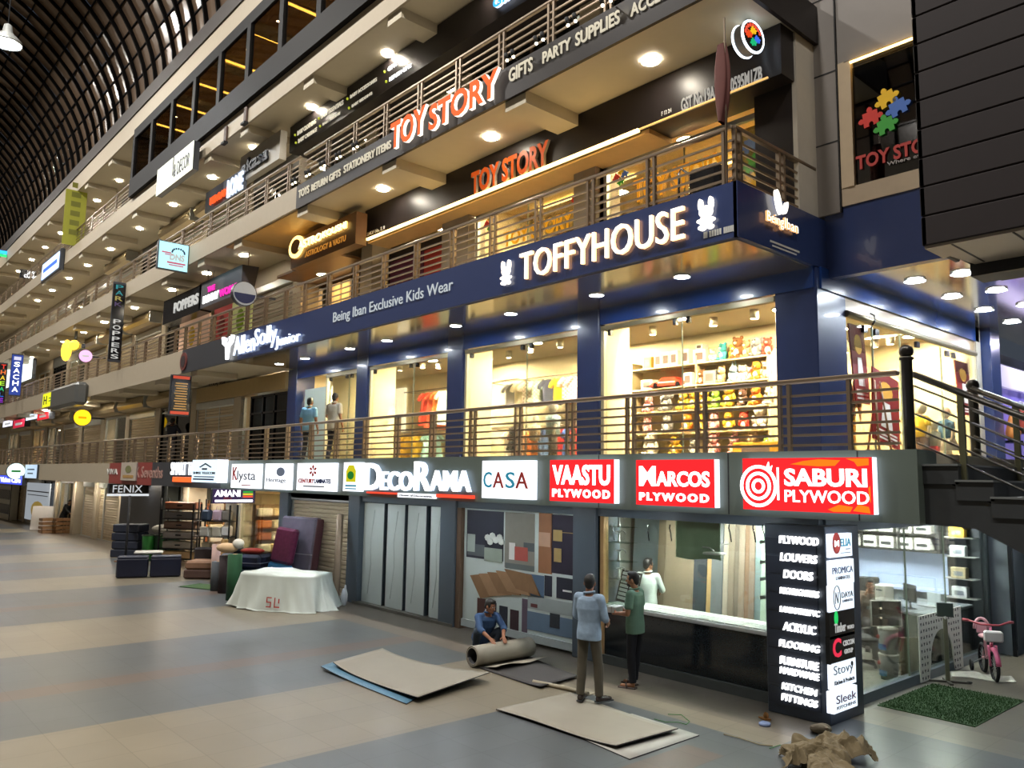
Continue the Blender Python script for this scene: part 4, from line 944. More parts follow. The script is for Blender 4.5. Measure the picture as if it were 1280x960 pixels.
onbox(s2, 'M', .05, .42, .27, .86, let_white, part='initial', bold=.03); onbox(s2, 'ARCOS', .28, .42, .95, .75, let_white, bold=.03); onbox(s2, 'PLYWOOD', .05, .10, .94, .28, let_white, part='second_line', bold=.04, spacing=1.35)
s3 = lightbox('red VAASTU PLYWOOD light box right of the CASA sign', (687.5, 575), (767, 629.5), face=lb_red)
onbox(s3, 'VAASTU', .05, .40, .95, .88, let_white, bold=.035); onbox(s3, 'PLYWOOD', .05, .10, .95, .30, let_white, part='second_line', bold=.04, spacing=1.35)
s4 = lightbox('white CASA light box with blue and red letters', (603, 576), (664, 625))
for ch, u0, u1, m in (('C', .04, .21, ink_teal), ('A', .24, .46, ink_red), ('S', .50, .68, ink_teal), ('A', .70, .94, ink_red)): onbox(s4, ch, u0, .28, u1, .70, m, part='letter', bold=.005)
# DECORAMA channel letters
t = thing('channel_letter_sign', 'white lit DECORAMA channel letters over a red underline', 'sign')
for s, tl, br in (('D', (459, 579), (477.5, 613)), ('ECO', (478.5, 589), (517, 614)), ('R', (521, 577), (540, 614)), ('AMA', (540.5, 588), (590, 615))):
    px_text(B(), s, tl, br, YF-.03, mat=let_white, depth=.06, bold=.015, sidemat=halo_c).build('letters', None, t)
for a, c_, m, n in (((458, 614.5), (494, 618), EM('red_led_bar', 'f0402a', 1.3), 'underline'), ((545, 617.5), (590, 623.5), EM('red_led_bar', 'f0402a', 1.3), 'underline'), ((497, 616), (542.5, 623.5), lb_white, 'plate')):
    (x0, z1), (x1, z0) = onY(*a, YF-.06), onY(*c_, YF-.06); B().box(x0, x1, YF-.06, YF, z0, z1).build(n, m, t)
px_text(B(), 'House of Decoratives', (500, 617.5), (540, 622), YF-.06, mat=ink, depth=.01).build('plate_lettering', None, t)
s5 = lightbox('small white light box with a green and yellow emblem left of DECORAMA', (430, 578), (448, 614.5))
W_, H_, d = s5['w'], s5['h'], s5['d']
B().prism([(W_*.2, H_*.32), (W_*.8, H_*.32), (W_*.8, H_*.7), (W_*.65, H_*.9), (W_*.35, H_*.9), (W_*.2, H_*.7)], -d-.01, -d, 'Y').build('yellow_arch', EM('arch_yellow', 'd8d020', .6), s5)
B().disc(W_*.5, H_*.55, W_*.2, -d-.015, -d-.01, rz=H_*.14).build('emblem', ink_green, s5); bars(s5, [(.15, .16, .85, .22), (.15, .07, .85, .11)], ink_teal)
s6 = lightbox('white CENTURYLAMINATES light box with a red flower emblem', (372, 579), (415.5, 614.5))
onbox(s6, 'CENTURY', .06, .27, .50, .43, ink_red, bold=.02); onbox(s6, 'LAMINATES', .51, .27, .95, .43, ink_navy, bold=.02); bars(s6, [(.2, .13, .78, .18)], ink_grey)
W_, H_, d = s6['w'], s6['h'], s6['d']; b = B()
for k in range(6):
    a = k*PI/3+PI/6; b.prism([(W_*.46+W_*.02*math.cos(a), H_*.72+H_*.04*math.sin(a)), (W_*.46+W_*.08*math.cos(a-.35), H_*.72+H_*.16*math.sin(a-.35)), (W_*.46+W_*.11*math.cos(a), H_*.72+H_*.22*math.sin(a)), (W_*.46+W_*.08*math.cos(a+.35), H_*.72+H_*.16*math.sin(a+.35))], -d-.01, -d, 'Y')
b.build('flower_emblem', ink_red, s6)
s7 = lightbox('white Heritage light box with a round grey emblem', (332, 579.5), (359.5, 612.5))
onbox(s7, 'Heritage', .08, .24, .92, .44, ink_grey, bold=0); s7w, s7h = s7['w'], s7['h']
b = B(); b.disc(s7w*.68, s7h*.68, s7w*.17, -.13, -.12, rz=s7h*.17); b.build('round_emblem', M('grey_blue_print', '7a8aa6', .5), s7)
s8 = lightbox('white Klysta light box with a red initial on the fascia', (290, 580), (321.5, 611))
onbox(s8, 'K', .06, .32, .24, .88, ink_red, part='initial', bold=.01); onbox(s8, 'lysta', .24, .22, .92, .72, ink_grey, bold=0); bars(s8, [(.42, .1, .75, .14)], ink_red)
s9 = lightbox('pale blue light box with a small house roof emblem above the bedding shop', (241, 575), (270, 603.5), face=EM('lightbox_pale_blue', 'cfe6f4', 1.1), d=.3)
onbox(s9, 'SHREE TELECOM', .06, .36, .94, .47, ink, bold=.02); bars(s9, [(.1, .22, .92, .27), (.06, .1, .9, .17)], ink_navy)
W_, H_, d = s9['w'], s9['h'], s9['d']; B().prism([(W_*.3, H_*.68), (W_*.55, H_*.86), (W_*.8, H_*.68), (W_*.76, H_*.65), (W_*.55, H_*.79), (W_*.34, H_*.65)], -d-.01, -d, 'Y').box(W_*.42, W_*.62, -d-.01, -d, H_*.55, H_*.63).build('roof_emblem', ink, s9)
letters('channel_letter_sign', 'white lit letters beside the pale blue roof emblem box', 'SMART TI', (215, 578), (240, 594), YF-.02, let_white, lb_side, .03, .0)
(x0, z1), (x1, z0) = onY(216, 596, YF-.04), onY(238, 603, YF-.04)
tag(B().box(x0, x1, YF-.05, YF, z0, z1, c=.01).build('led_bar_sign', EM('orange_led_bar', 'f0602a', 1.2)), 'short orange red lit bar under the white sport letters', 'sign')
t = thing('fascia_lettering', 'faded pale lettering on the dark red fascia', 'lettering')
px_text(B(), 'K Sevenths', (171, 583), (203, 598), YF-.002, mat=M('faded_letter', 'b08a80', .6), depth=.01, bold=.01).build('letters', None, t)
t = lightbox('white square panel with a round green emblem on the red fascia', (152, 578), (169, 601), d=.05, face=M('unlit_white_panel', 'b8ada0', .5), side=alum, name='fascia_sign')
B().disc(t['w']*.5, t['h']*.62, t['w']*.2, -.06, -.05, rz=t['h']*.2).build('emblem', M('olive_print', '7a7a50', .6), t); bars(t, [(.15, .14, .85, .3)], M('tan_print', 'b08a50', .6))
t = thing('fascia_lettering', 'small white letters at the left end of the red fascia', 'lettering')
px_text(B(), 'VIVA', (134, 586), (147, 593), YF-.002, mat=soft_white, depth=.02, bold=.02).build('letters', None, t)
# ---- hanging signs square to the facade (they face +X)
def blade(label, px0, px1, py0, py1, yr, face, d=.08, name='blade_sign', side=None, hang=None):
    """projecting sign: right edge px1 fixed on Y=yr, py0/py1 top and bottom at the right edge, px0 its left edge"""
    X = ray(px1, py0).x*yr/ray(px1, py0).y; ym, zm = onX(px0, (py0+py1)/2, X)
    z1 = onX(px1, py0, X)[1]; z0 = onX(px1, py1, X)[1]; y0 = onX(px0, py0, X)[0]
    t = thing(name, label, 'sign', (X, y0, z0)); W_, H_ = yr-y0, z1-z0
    B().box(-d, 0, 0, W_, 0, H_, c=.015).build('case', side or charcoal, t)
    B().box(0, .006, .03*W_, .97*W_, .03*H_, .97*H_).build('face', face, t)
    if hang: B().tube([(-d/2, W_*.2, H_), (-d/2, W_*.2, hang-z0)], .012, 6).tube([(-d/2, W_*.8, H_), (-d/2, W_*.8, hang-z0)], .012, 6).build('hanger_rods', steel, t)
    t['w'], t['h'], t['X'] = W_, H_, X
    return t
def onblade(t, s, u0, v0, u1, v1, mat, part='lettering', **k):
    return put_text(B(), s, u0*t['w'], v0*t['h'], u1*t['w'], v1*t['h'], .006, axis='X', mat=mat, depth=.01, **k).build(part, None, t)
def vblade(t, s, v0, v1, mats, u0=.28, u1=.72):
    n = len(s); h = (v1-v0)/n
    for i, ch in enumerate(s):
        if ch != ' ': onblade(t, ch, u0, v1-(i+.85)*h, u1, v1-(i+.1)*h, mats[i % len(mats)], part='letter', bold=.01)
t = blade('black hanging FENIX sign with a white bar below it', 135, 187, 605, 617, 9.9, black, hang=2.68); onblade(t, 'FENIX', .12, .12, .83, .85, let_white if 0 else EM('fenix_letter', 'd8dce0', .6), bold=.0)
B().box(-.06, .01, 0, t['w'], -.09, -.01).build('white_bar', EM('white_bar', 'e6ecf0', .7), t)
t = blade('dark hanging AMANI sign lit with white letters', 265, 320, 611, 629, 9.3, M('deep_violet_panel', '2a1c44', .4, emit=.15, ecol='5a2a7a'), hang=2.68); onblade(t, 'AMANI', .06, .46, .64, .9, let_white, bold=.03); 
b = B()
for k, c in enumerate(('2fa040', 'd0c030', 'e04a30')): b.box(.006, .014, t['w']*.70, t['w']*.93, t['h']*(.72-.16*k), t['h']*(.84-.16*k), EM('flag_'+c, c, .9))
b.build('striped_emblem', None, t); B().box(.006, .014, t['w']*.08, t['w']*.93, t['h']*.1, t['h']*.24).build('white_line', let_white, t); onblade(t, 'IDEA', .27, .28, .46, .42, ink_red, part='red_word')
t = blade('tall black blade sign with golden menu lines and red caps, beside the charcoal band', 214, 240, 470, 521, 8.5, black); 
bx = B(); mo = EM('menu_gold', 'd8a860', .5)
for k in range(11): bx.box(.006, .012, t['w']*(.2+.03*(k % 3)), t['w']*(.82-.03*(k % 2)), t['h']*(.16+.062*k), t['h']*(.185+.062*k))
bx.build('menu_lines', mo, t); B().box(.006, .012, t['w']*.1, t['w']*.9, t['h']*.9, t['h']*.97).box(.006, .012, t['w']*.06, t['w']*.94, t['h']*.04, t['h']*.11).build('red_caps', EM('menu_red', 'c8503a', .7), t)
t = blade('tall thin black blade sign reading PARK POPPERS down its face', 142, 158, 354, 454, 8.5, black); vblade(t, 'PARK  POPPERS', .03, .97, [EM('teal_led', '3a8a90', .6), EM('teal_led', '3a8a90', .6), EM('dim_gold', 'a89a5a', .6), M('dim_violet', '5a4a78', .5), ink, ink]+[white_l]*7, .2, .8)
t = blade('cyan square light box with a cartoon head outline and red words', 198, 237, 307, 342, 8.5, EM('lightbox_cyan', 'a8e4ee', 1.15), d=.15); onblade(t, 'DNS', .38, .36, .86, .60, white_l, bold=.04)
b = B()
for u0, v0, u1, v1 in ((.12, .58, .42, .63), (.22, .52, .48, .56), (.3, .24, .9, .30), (.36, .17, .84, .21)): b.box(.006, .013, t['w']*u0, t['w']*u1, t['h']*v0, t['h']*v1)
b.build('red_print', EM('coral_print', 'e0708a', .5), t)
b = B()
for k in range(9): a = PI*k/8; b.sph((.01, t['w']*(.65+.2*math.cos(a)), t['h']*(.66+.14*math.sin(a))), (.01, .035, .035), 6)
b.build('outline_print', ink_navy, t)
t = blade('blue vertical SACHA blade sign', 15, 30, 443, 496, 8.5, EM('sacha_blue', '34489a', .7)); vblade(t, 'SACHA', .08, .82, [let_white], .25, .75); B().box(.006, .012, t['w']*.2, t['w']*.8, t['h']*.85, t['h']*.93).build('emblem', EM('sacha_emblem', 'd8d8f0', .7), t)
t = blade('rainbow lettered vertical blade sign at the left edge', 0, 10, 454, 506, 8.5, black); vblade(t, 'THAEALE', .03, .97, [EM('rb_'+c, c, 1.) for c in ('e03a2a', 'e06a2a', 'e0c02a', '9ad02a', '2ab06a', '2a6ad0', '9a3ad0')], .2, .8)
t = blade('small dark ENT CLINIC sign below the blue lit awning sign', 25, 51, 340, 351, 9.3, black); onblade(t, 'ENT', .35, .52, .72, .9, let_white, bold=.03); onblade(t, 'CLINIC', .2, .1, .88, .46, let_white, part='second_line', bold=.03)
t = blade('round white light disc sign hung over lit far ground shop', 11, 29, 582, 597, 8.5, EM('disc_face', 'd8f4f4', 1.3)) if 0 else None
def rounddisc(label, px, py, r, Y, mat, part=None):
    X = ray(px, py).x*Y/ray(px, py).y; z = onX(px, py, X)[1]
    t = thing('round_sign', label, 'sign', (X, Y, z))
    B().prism([(r*math.cos(2*PI*k/28), r*math.sin(2*PI*k/28)) for k in range(28)], -.14, 0, 'X').build('case', charcoal, t)
    B().prism([(r*.94*math.cos(2*PI*k/28), r*.94*math.sin(2*PI*k/28)) for k in range(28)], 0, .01, 'X').build('face', mat, t)
    B().box(-.1, -.04, r*.9, r+.55, -.03, .03).build('arm', charcoal, t)
    return t
t = rounddisc('pale green round light sign over the far ground floor shops', 20, 589, .42, 8.1, EM('disc_face', 'd8f4ee', 1.3)); B().box(.01, .016, -.2, .2, -.05, .05).build('print', ink_green, t)
t = rounddisc('pink round light sign on the second floor beside the yellow lit shop', 107, 445, .28, 8.9, EM('disc_pink', 'e8a8e0', 1.2)); B().box(.01, .016, -.14, .14, -.04, .04).build('print', white_l, t)
t = rounddisc('white round sign with a dark half on the railing by the red banner', 306, 367, .33, 8.3, M('disc_pale', 'b8c0c8', .5)); B().prism([(.29*math.cos(PI+PI*k/14), .29*math.sin(PI+PI*k/14)*.9) for k in range(15)], .01, .016, 'X').build('dark_half', ink_navy, t)
t = rounddisc('glowing yellow round lantern sign at the first floor far shops', 103, 522, .36, 8.9, EM('disc_yellow', 'ffc81e', 1.6)); B().box(.01, .016, -.16, .16, -.05, .05).build('print', EM('disc_orange', 'f0a010', 1.), t)
# small boards parallel to the facade, far left
def fboard(label, tl, br, Y, face, d=.1, name='board_sign', txt=None, tm=None, side=None):
    t = lightbox(label, tl, br, Y, d, face, side or charcoal, name)
    if txt: onbox(t, txt, .1, .3, .9, .72, tm or white_l, bold=.02)
    return t
t = fboard('yellow green lit board left of the grey round sign box', (54, 493), (72.5, 505), YF, EM('board_lime', 'd8d820', 1.0)); onbox(t, 'H', .08, .2, .28, .8, ink, bold=.01); bars(t, [(.4, .55, .9, .62), (.4, .35, .8, .42)], ink_green)
t = thing('grey_sign_box', 'long grey rounded sign box on the first slab band of the far wing', 'sign', (0, 0, 0)); (x0, z1), (x1, z0) = onY(73, 487, YF-.2), onY(103, 506, YF-.2)
B().box(x0, x1, YF-.5, YF, z0, z1, c=.12).build('shell', M('grey_metal_box', '6f7170', .35, metal=.5), t)
t = fboard('blue lit board with white writing at far left', (0, 607), (28, 600), YF, EM('board_blue', '3a48c8', 1.3), txt='Vision', d=.2) if 0 else None
(x0, z1), (x1, z0) = onY(0, 598, YF-.2), onY(27, 607, YF-.2); t = thing('blue_lit_sign', 'blue lit strip sign with white writing under the round green sign', 'sign', (x0, YF-.2, min(z0, z1)))
B().box(0, x1-x0, 0, .2, 0, .5).build('case', charcoal, t); B().box(.02, x1-x0-.02, -.01, 0, .03, .47).build('face', EM('board_blue', '3a48d0', 1.4), t); put_text(B(), 'Vision Care', .3, .12, x1-x0-.3, .38, -.01, mat=let_white, depth=.02).build('lettering', None, t)
t = fboard('pale blue square panel beside the round green light sign', (32, 581), (45, 598), YF, EM('board_pale_blue', 'b8cfe8', .8)); bars(t, [(.2, .6, .8, .7), (.25, .3, .7, .4)], ink_navy)
t = thing('awning_light_box', 'slanting blue lit awning sign under the top slab at far left', 'sign'); (x0, z1), (x1, z0) = onY(53, 329, 8.3), onY(74, 337, 8.3)
B().box(x0, x1, 8.3, 8.5, z0, z1, c=.04).build('body', charcoal, t); B().box(x0+.2, x1-.2, 8.28, 8.3, z0+.15, z1-.15).build('face', EM('awning_white', 'b4d4ff', 2.2), t); B().box(x0+.5, x1-.5, 8.27, 8.28, (z0+z1)/2-.1, (z0+z1)/2+.1).build('print', EM('awning_blue', '4a74dc', .9), t)
t = thing('hanging_banner', 'tall olive yellow banner hanging beside the far fourth floor railing', 'banner'); X = -40.5; y0, z1 = onX(93, 238, X); y1, z0 = onX(96, 308, X)
B().box(X, X+.03, y0-.35, y0+.55, z0, z1).build('cloth', M('banner_olive', '8a8a2a', .7, emit=.1, ecol='8a8a2a'), t); bxx = B()
for k in range(6): bxx.box(X+.03, X+.036, y0-.1, y0+.3, z0+.5+k*.45, z0+.75+k*.45)
bxx.build('print', M('banner_print', '6a6a20', .7), t)
t = thing('green_led_sign', 'bright cyan and green lit strip at the extreme left under the roof', 'sign'); X = -58
y0, z1 = onX(-6, 312, X); y1, z0 = onX(15, 323, X); B().box(X, X+.1, y0, y1, (z0+z1)/2, z1).build('cyan_strip', EM('led_cyan', '2a9af0', 2.), t); B().box(X, X+.1, y0, y1, z0, (z0+z1)/2-.05).build('green_strip', EM('led_green', '2ad070', 1.5), t)
t = thing('bow_sign', 'glowing yellow bow shaped sign on the second floor of the far wing', 'sign'); x0, z0 = onY(83, 438, 8.6)
B().sph((x0, 8.6, z0), (.5, .2, .5), 12).sph((x0+1.3, 8.6, z0+.1), (.5, .2, .22), 12).build('glowing_shapes', EM('bow_yellow', 'ffd040', 1.8), t); B().box(x0-.3, x0+2, 8.75, 8.9, z0-.1, z0+.1).box(x0+.6, x0+.7, 8.75, 8.85, z0, 9.56).build('bar', charcoal, t)
for i, (a, c_, col) in enumerate([((4, 527), (15, 532), 'e8e8ff'), ((33, 517), (46, 523), 'd8ecff'), ((47, 517), (60, 523), 'c81e2a'), ((17, 526), (30, 533), 'b01e3a')]):
    t = fboard(f'{["white", "pale blue", "red", "crimson"][i]} lit shop head strip among the far first floor signs', a, c_, 9.4, EM('strip_'+col, col, 1.1), .3); bars(t, [(.2, .3, .8, .6)], white_l)
t = fboard('white lit board half hidden behind the blue SACHA blade sign', (10, 457), (39, 473), 9.7, EM('board_white', 'e8f4f4', 1.3), .2); bars(t, [(.3, .4, .6, .5)], ink_teal)
# ---- navy band
letters('channel_letter_sign', 'large warm white lit TOFFYHOUSE letters on the navy band', 'TOFFYHOUSE', (652, 318), (857, 298), YF-.01, let_warm, halo_w, .05, -.004)
def rabbit(label, px0, px1, py0, py1):
    (x0, z1), (x1, z0) = onY(px0, py0, YF-.01), onY(px1, py1, YF-.01); w_, h = x1-x0, z1-z0; cx = (x0+x1)/2; y = YF-.01
    b = B()
    for s in (-1, 1): b.prism([(cx+s*w_*(.3+.12*math.cos(a*PI/6)), z0+h*(.8+.2*math.sin(a*PI/6))) for a in range(12)], y-.05, y, 'Y')
    b.disc(cx, z0+h*.55, w_*.36, y-.051, y, rz=h*.19); b.disc(cx, z0+h*.26, w_*.34, y-.052, y, rz=h*.17)
    for s in (-1, 1): b.disc(cx+s*w_*.36, z0+h*.28, w_*.14, y-.05, y, rz=h*.06).disc(cx+s*w_*.22, z0+h*.06, w_*.2, y-.053, y, rz=h*.08)
    tag(b.build('lit_rabbit_emblem', let_warm), label, 'sign')
rabbit('lit rabbit emblem left of the large warm white letters', 628, 640, 328, 354); rabbit('lit rabbit emblem at the corner end of the navy band', 873, 895, 251, 284)
letters('fascia_lettering', 'pale grey Being Iban Exclusive Kids Wear letters on the navy band', 'Being Iban Exclusive Kids Wear', (417, 391), (566, 367), YF-.01, EM('pale_letter', 'c4ccd0', .6), None, .01, .0, cat='lettering')
b = B()
for k, (p0, p1) in enumerate(((880, 885), (887, 903), (905, 918))):
    (x0, z1), (x1, z0) = onY(p0, 299-.25*(p0-880), YF), onY(p1, 301.5-.25*(p1-880), YF); n = 3+k*2
    for q in range(n): b.box(x0+(x1-x0)*q/n, x0+(x1-x0)*(q+.7)/n, YF-.008, YF, 6.19, 6.27)
tag(b.build('small_tax_number', soft_white), 'tiny white tax number characters at the corner foot of the navy band', 'lettering')
t = thing('stag_sign', 'lit white stag head with Allen Solly Junior letters on the charcoal band', 'sign')
px_text(B(), 'Allen', (294, 422), (319, 438), YF-.03, mat=EM('letter_white_soft', 'f4f8ff', 1.3), depth=.04, bold=.0, sidemat=halo_c).build('letters', None, t); px_text(B(), 'Solly', (320, 412), (346, 433), YF-.03, mat=EM('letter_white_soft', 'f4f8ff', 1.3), depth=.04, bold=.0, sidemat=halo_c).build('letters', None, t)
px_text(B(), 'Junior', (346, 421), (375.5, 430), YF-.03, mat=EM('letter_white_soft', 'f4f8ff', 1.3), depth=.04, bold=.0, sidemat=halo_c).build('letters', None, t)
(x0, z1), (x1, z0) = onY(281, 421, YF-.03), onY(291, 448, YF-.03); w_, h = x1-x0, z1-z0
b = B().prism([(x0+w_*.3, z0+h*.62), (x0+w_*.7, z0+h*.62), (x0+w_*.58, z0), (x0+w_*.42, z0)], YF-.09, YF-.03, 'Y')
for s in (-1, 1):
    cx = x0+w_*.5; b.tube([(cx+s*w_*.15, YF-.06, z0+h*.6), (cx+s*w_*.42, YF-.06, z0+h*.72), (cx+s*w_*.5, YF-.06, z0+h*.95)], w_*.09, 8); b.tube([(cx+s*w_*.30, YF-.06, z0+h*.67), (cx+s*w_*.22, YF-.06, z0+h*.9)], w_*.07, 8)
b.build('stag_head', let_white, t)
t = thing('round_badge', 'small dark red round badge at the left end of the charcoal band', 'sign'); x0, z0 = onY(230, 452, YF)
B().disc(x0, z0, .28, YF-.03, YF).build('disc', M('badge_red', '6a3430', .5), t); B().disc(x0, z0, .18, YF-.04, YF-.03).build('inner_disc', M('badge_dark', '33262a', .5), t)
# side return of the navy band: lit leaf logo and script
t = thing('lit_logo_sign', 'glowing leaf logo over Being Iban letters on the side of the navy band', 'sign'); XS = -5.39
def sidebox(px0, py0, px1, py1): (y0, z1), (y1, z0) = onX(px0, py0, XS), onX(px1, py1, XS); return y0, z0, y1, z1
put_text(B(), 'Being', *sidebox(954, 264, 975, 289), XS+.03, axis='X', mat=let_warm, depth=.03, bold=-.01, sidemat=EM('halo_soft', 'ffb878', 1.0)).build('letters', None, t); put_text(B(), 'Iban', *sidebox(976, 273, 993, 293), XS+.03, axis='X', mat=let_warm, depth=.03, bold=-.01, sidemat=EM('halo_soft', 'ffb878', 1.0)).build('letters', None, t)
y0, z0 = onX(969, 258, XS); b = B()
for dy, dz, r, s in ((-.02, .04, .5, .22), (.16, .0, -.6, .13)):
    b.prism([(y0+dy+s*(.35*math.sin(a)*math.cos(r)-math.cos(a)*math.sin(r)*.9)*.6, z0+dz+s*(.35*math.sin(a)*math.sin(r)+math.cos(a)*math.cos(r)*.9)*.9) for a in [k*PI/8 for k in range(16)]], XS+.03, XS+.08, 'X')
b.build('leaves', let_warm, t); B().box(XS, XS+.006, y0-.15, y0+.6, 6.2, 6.225).box(XS, XS+.006, y0-.1, y0+.52, 6.15, 6.17).build('small_lines', soft_white, t)
# ---- third floor toy band
org = EM('toy_orange', 'f8621a', .78, '8a2a0c'); ts_side = EM('toy_letter_side', 'fff0e0', 1.5)
t = thing('channel_letter_sign', 'big orange lit TOY STORY letters with white sides on the dark third floor band', 'sign')
for s, tl, br in (('TOY', (492, 156), (535, 166)), ('STORY', (540, 134), (626, 120))): px_text(B(), s, tl, br, YF-.04, mat=org, depth=.07, bold=.03, sidemat=ts_side).build('letters', None, t)
toyl = EM('toy_small_letter', 'd8cfb8', .65)
for s, tl, br, lb in (('TOYS', (374, 238.4), (386.7, 241), 'TOYS'), ('RETURN GIFTS', (390, 231), (426, 220), 'RETURN GIFTS'), ('STATIONERY ITEMS', (430.5, 207.5), (489, 185), 'STATIONERY ITEMS'), ('GIFTS', (637, 87), (666, 88), 'GIFTS'), ('PARTY', (679, 66), (713.5, 61), 'PARTY'), ('SUPPLIES', (720, 42.5), (775, 28.7), 'SUPPLIES'), ('ACCESSORIES', (789, 6), (880, -28), 'ACCESSORIES')):
    letters('fascia_lettering', f'pale {lb} letters on the dark third floor band', s, tl, br, YF-.005, toyl, None, .02, .012, cat='lettering')
lampm = M('mini_lens', 'fff4d0', .4, emit=12, ecol='fff0c8')
for i in range(15):
    x = -17.5+i*.72
    if -14.4 < x < -10.2: continue
    t = thing('sign_spotlight_pair', f'{ORD[i]} twin mini spotlight from the left along the top of the dark third floor band', 'spotlight', (x, YF-.02, 10.12), 0, 'twin spotlights along the third floor band')
    B().tube([(0, 0, 0), (0, -.2, .05)], .012, 6).build('arm', blackm, t)
    for q in (-.08, .08):
        h_ = B().tube([(q, -.2, .08), (q, -.17, -.02)], .035, 10).build('head', blackm, t); B().sph((q, -.165, -.035), .026, 8).build('lens', lampm, h_)
letters('channel_letter_sign', 'smaller orange TOY STORY letters on the dark fascia over the toy shop windows', 'TOY STORY', (592, 217), (688, 206), YG-.02, EM('toy_orange_dim', 'd8581e', .55), ts_side if 0 else M('letter_grey_side', '9a8f88', .5), .06, .035)
letters('fascia_lettering', 'white GST No. letters at the corner end of the toy shop fascia', 'GST No.19AAAFT0595M1ZB', (852, 124), (953, 100), YG-.005, EM('gst_letter', 'e0dcd4', .3), None, .015, .015, cat='lettering')
letters('fascia_lettering', 'tiny white shop number left of the GST letters', 'F 12 24', (827, 140), (839.5, 140), YG-.005, soft_white, None, .01, .015, cat='lettering')
letters('fascia_lettering', 'small white SHOP No. letters at the left end of the toy shop fascia', 'SHOP No. 7, 8', (459, 291), (481, 287), YG-.005, soft_white, None, .01, .015, cat='lettering')
# round hanging toy sign
X = -5.7; y0, z0 = onX(941, 46, X)
t = thing('round_hanging_sign', 'round rimmed lit sign with jigsaw pieces hanging at the upper corner', 'sign', (X, y0, z0)); t.rotation_euler = (0, 0, -.12)
rr = .225
B().prism([(rr*math.cos(2*PI*k/32), rr*math.sin(2*PI*k/32)) for k in range(32)], -.16, 0, 'X').build('drum', M('drum_grey', '8a8480', .4), t)
for q in (-.17, 0): B().tube([(q, rr*math.cos(2*PI*k/32), rr*math.sin(2*PI*k/32)) for k in range(32)], .018, 6, closed=True).build('lit_rim', EM('rim_glow', 'dff0ff', 3.), t)
B().prism([(rr*.93*math.cos(2*PI*k/32), rr*.93*math.sin(2*PI*k/32)) for k in range(32)], 0, .008, 'X').build('face', black, t)
b = B()
for (dy, dz, m) in ((0, .08, EM('jy_l', 'f0b81e', .9)), (-.09, .0, EM('jr_l', 'e0481e', .9)), (-.0, -.09, EM('jg_l', '1eb070', .9)), (.08, -.03, EM('jb_l', '3a6ae0', .9))): jig(b, dy, dz, .085, .008, m, .3, 'X', .01)
b.build('jigsaw_pieces', None, t); b = B()
for k in range(8): a = PI*.95-k*PI*.11; b.box(.008, .016, rr*.74*math.cos(a)-.02, rr*.74*math.cos(a)+.02, rr*.74*math.sin(a)-.025, rr*.74*math.sin(a)+.025)
b.build('red_characters', EM('red_chars', 'e0503a', .9), t); B().box(-.1, -.06, -.05, .05, rr, 9.55-z0).build('hanger', charcoal, t)
# baby shop sign box
(x0, z1) = onY(363, 160, 9.5); t = thing('dark_sign_box', 'long dark sign box listing baby goods under the fourth floor slab', 'sign', (x0, 9.5, 12.08))
B().box(0, 14.9, 0, 1.0, 0, .76).build('box', darkbrown, t)
def bl(s, tl, br, m=white_l, dot=None):
    (a, q1), (c_, q0) = onY(*tl, 9.49), onY(*br, 9.49); put_text(B(), s, a-x0, q0-12.08, c_-x0, q1-12.08, -.005, mat=m, depth=.015, bold=.015).build('lettering', None, t)
    if dot: B().sph((a-x0-.14, -.01, (q0+q1)/2-12.08), .035, 8).build('dot', EM('lime_dot', 'c8d040', .6), t)
bl('BABY CLOTHING', (372, 164), (395, 154), toyl, 1); bl('BABY CARRIAGE', (373, 174), (396, 164), toyl, 1)
bl('BABY ESSENTIALS', (402, 143), (429, 130.5), toyl, 1); bl('BABY FEEDING', (403.5, 154), (425, 143), toyl, 1)
bl('BABY ACCESSORIES', (438, 119), (471, 101), toyl, 1); bl('BABY BEDDING', (440, 131), (465, 118), toyl, 1)
bl('GIFTS', (485, 84.5), (496, 82), let_white, 1); bl('RETURN GIFTS', (487, 97), (514, 84), let_white, 1)
letters('channel_letter_sign', 'blue lit letters cut off at the top edge above the third floor railing', 'GIRLS', (619, 0), (660, -14), 9.47, EM('blue_led', '2a9ae8', 1.3), halo_c, .06, .03)
# astrology shop sign
t = thing('warm_backlit_sign', 'glowing amber ASTRO KOUSHI sign board over the shop front', 'sign'); ya = 9.4
(x0, z1), (x1, z0) = onY(365, 301, ya), onY(444, 304, ya)
B().box(x0, x1, ya, ya+.3, z0, z1).build('board', M('astro_board', '6a4a2a', .35), t)
ag = EM('amber_backlight', 'ffcf70', 3.0)
px_text(B(), 'ASTRO', (375, 303), (403, 300), ya-.02, mat=EM('amber_letter', 'fff0c0', 2.0), depth=.05, bold=.01, sidemat=ag).build('letters', None, t); px_text(B(), 'KOUSHI', (405, 290), (434, 285), ya-.02, mat=EM('amber_letter', 'fff0c0', 2.0), depth=.05, bold=.01, sidemat=ag).build('letters', None, t)
xa, za = onY(372, 309, ya); b = B().disc(xa, za, .42, ya-.05, ya-.02, rz=.30); b.build('round_emblem', ag, t); B().disc(xa, za, .26, ya-.07, ya-.05, rz=.2).build('inner_emblem', M('astro_inner', '7a5a30', .4), t)
(xb, zb) = onY(376, 308, ya); (xc, zc) = onY(433, 281, ya); pass
px_text(B(), 'ASTROLOGY & VASTU', (382, 315), (432, 301), ya-.005, mat=EM('amber_dim', 'd8903a', .6), depth=.01).build('second_line', None, t)
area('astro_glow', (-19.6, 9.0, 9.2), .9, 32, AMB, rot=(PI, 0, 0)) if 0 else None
sbox('trim_astro_soffit', -22.2, -17.75, YF+.08, 10.4, 9.53, 9.56, M('astro_soffit_panel', 'd0a868', .4))
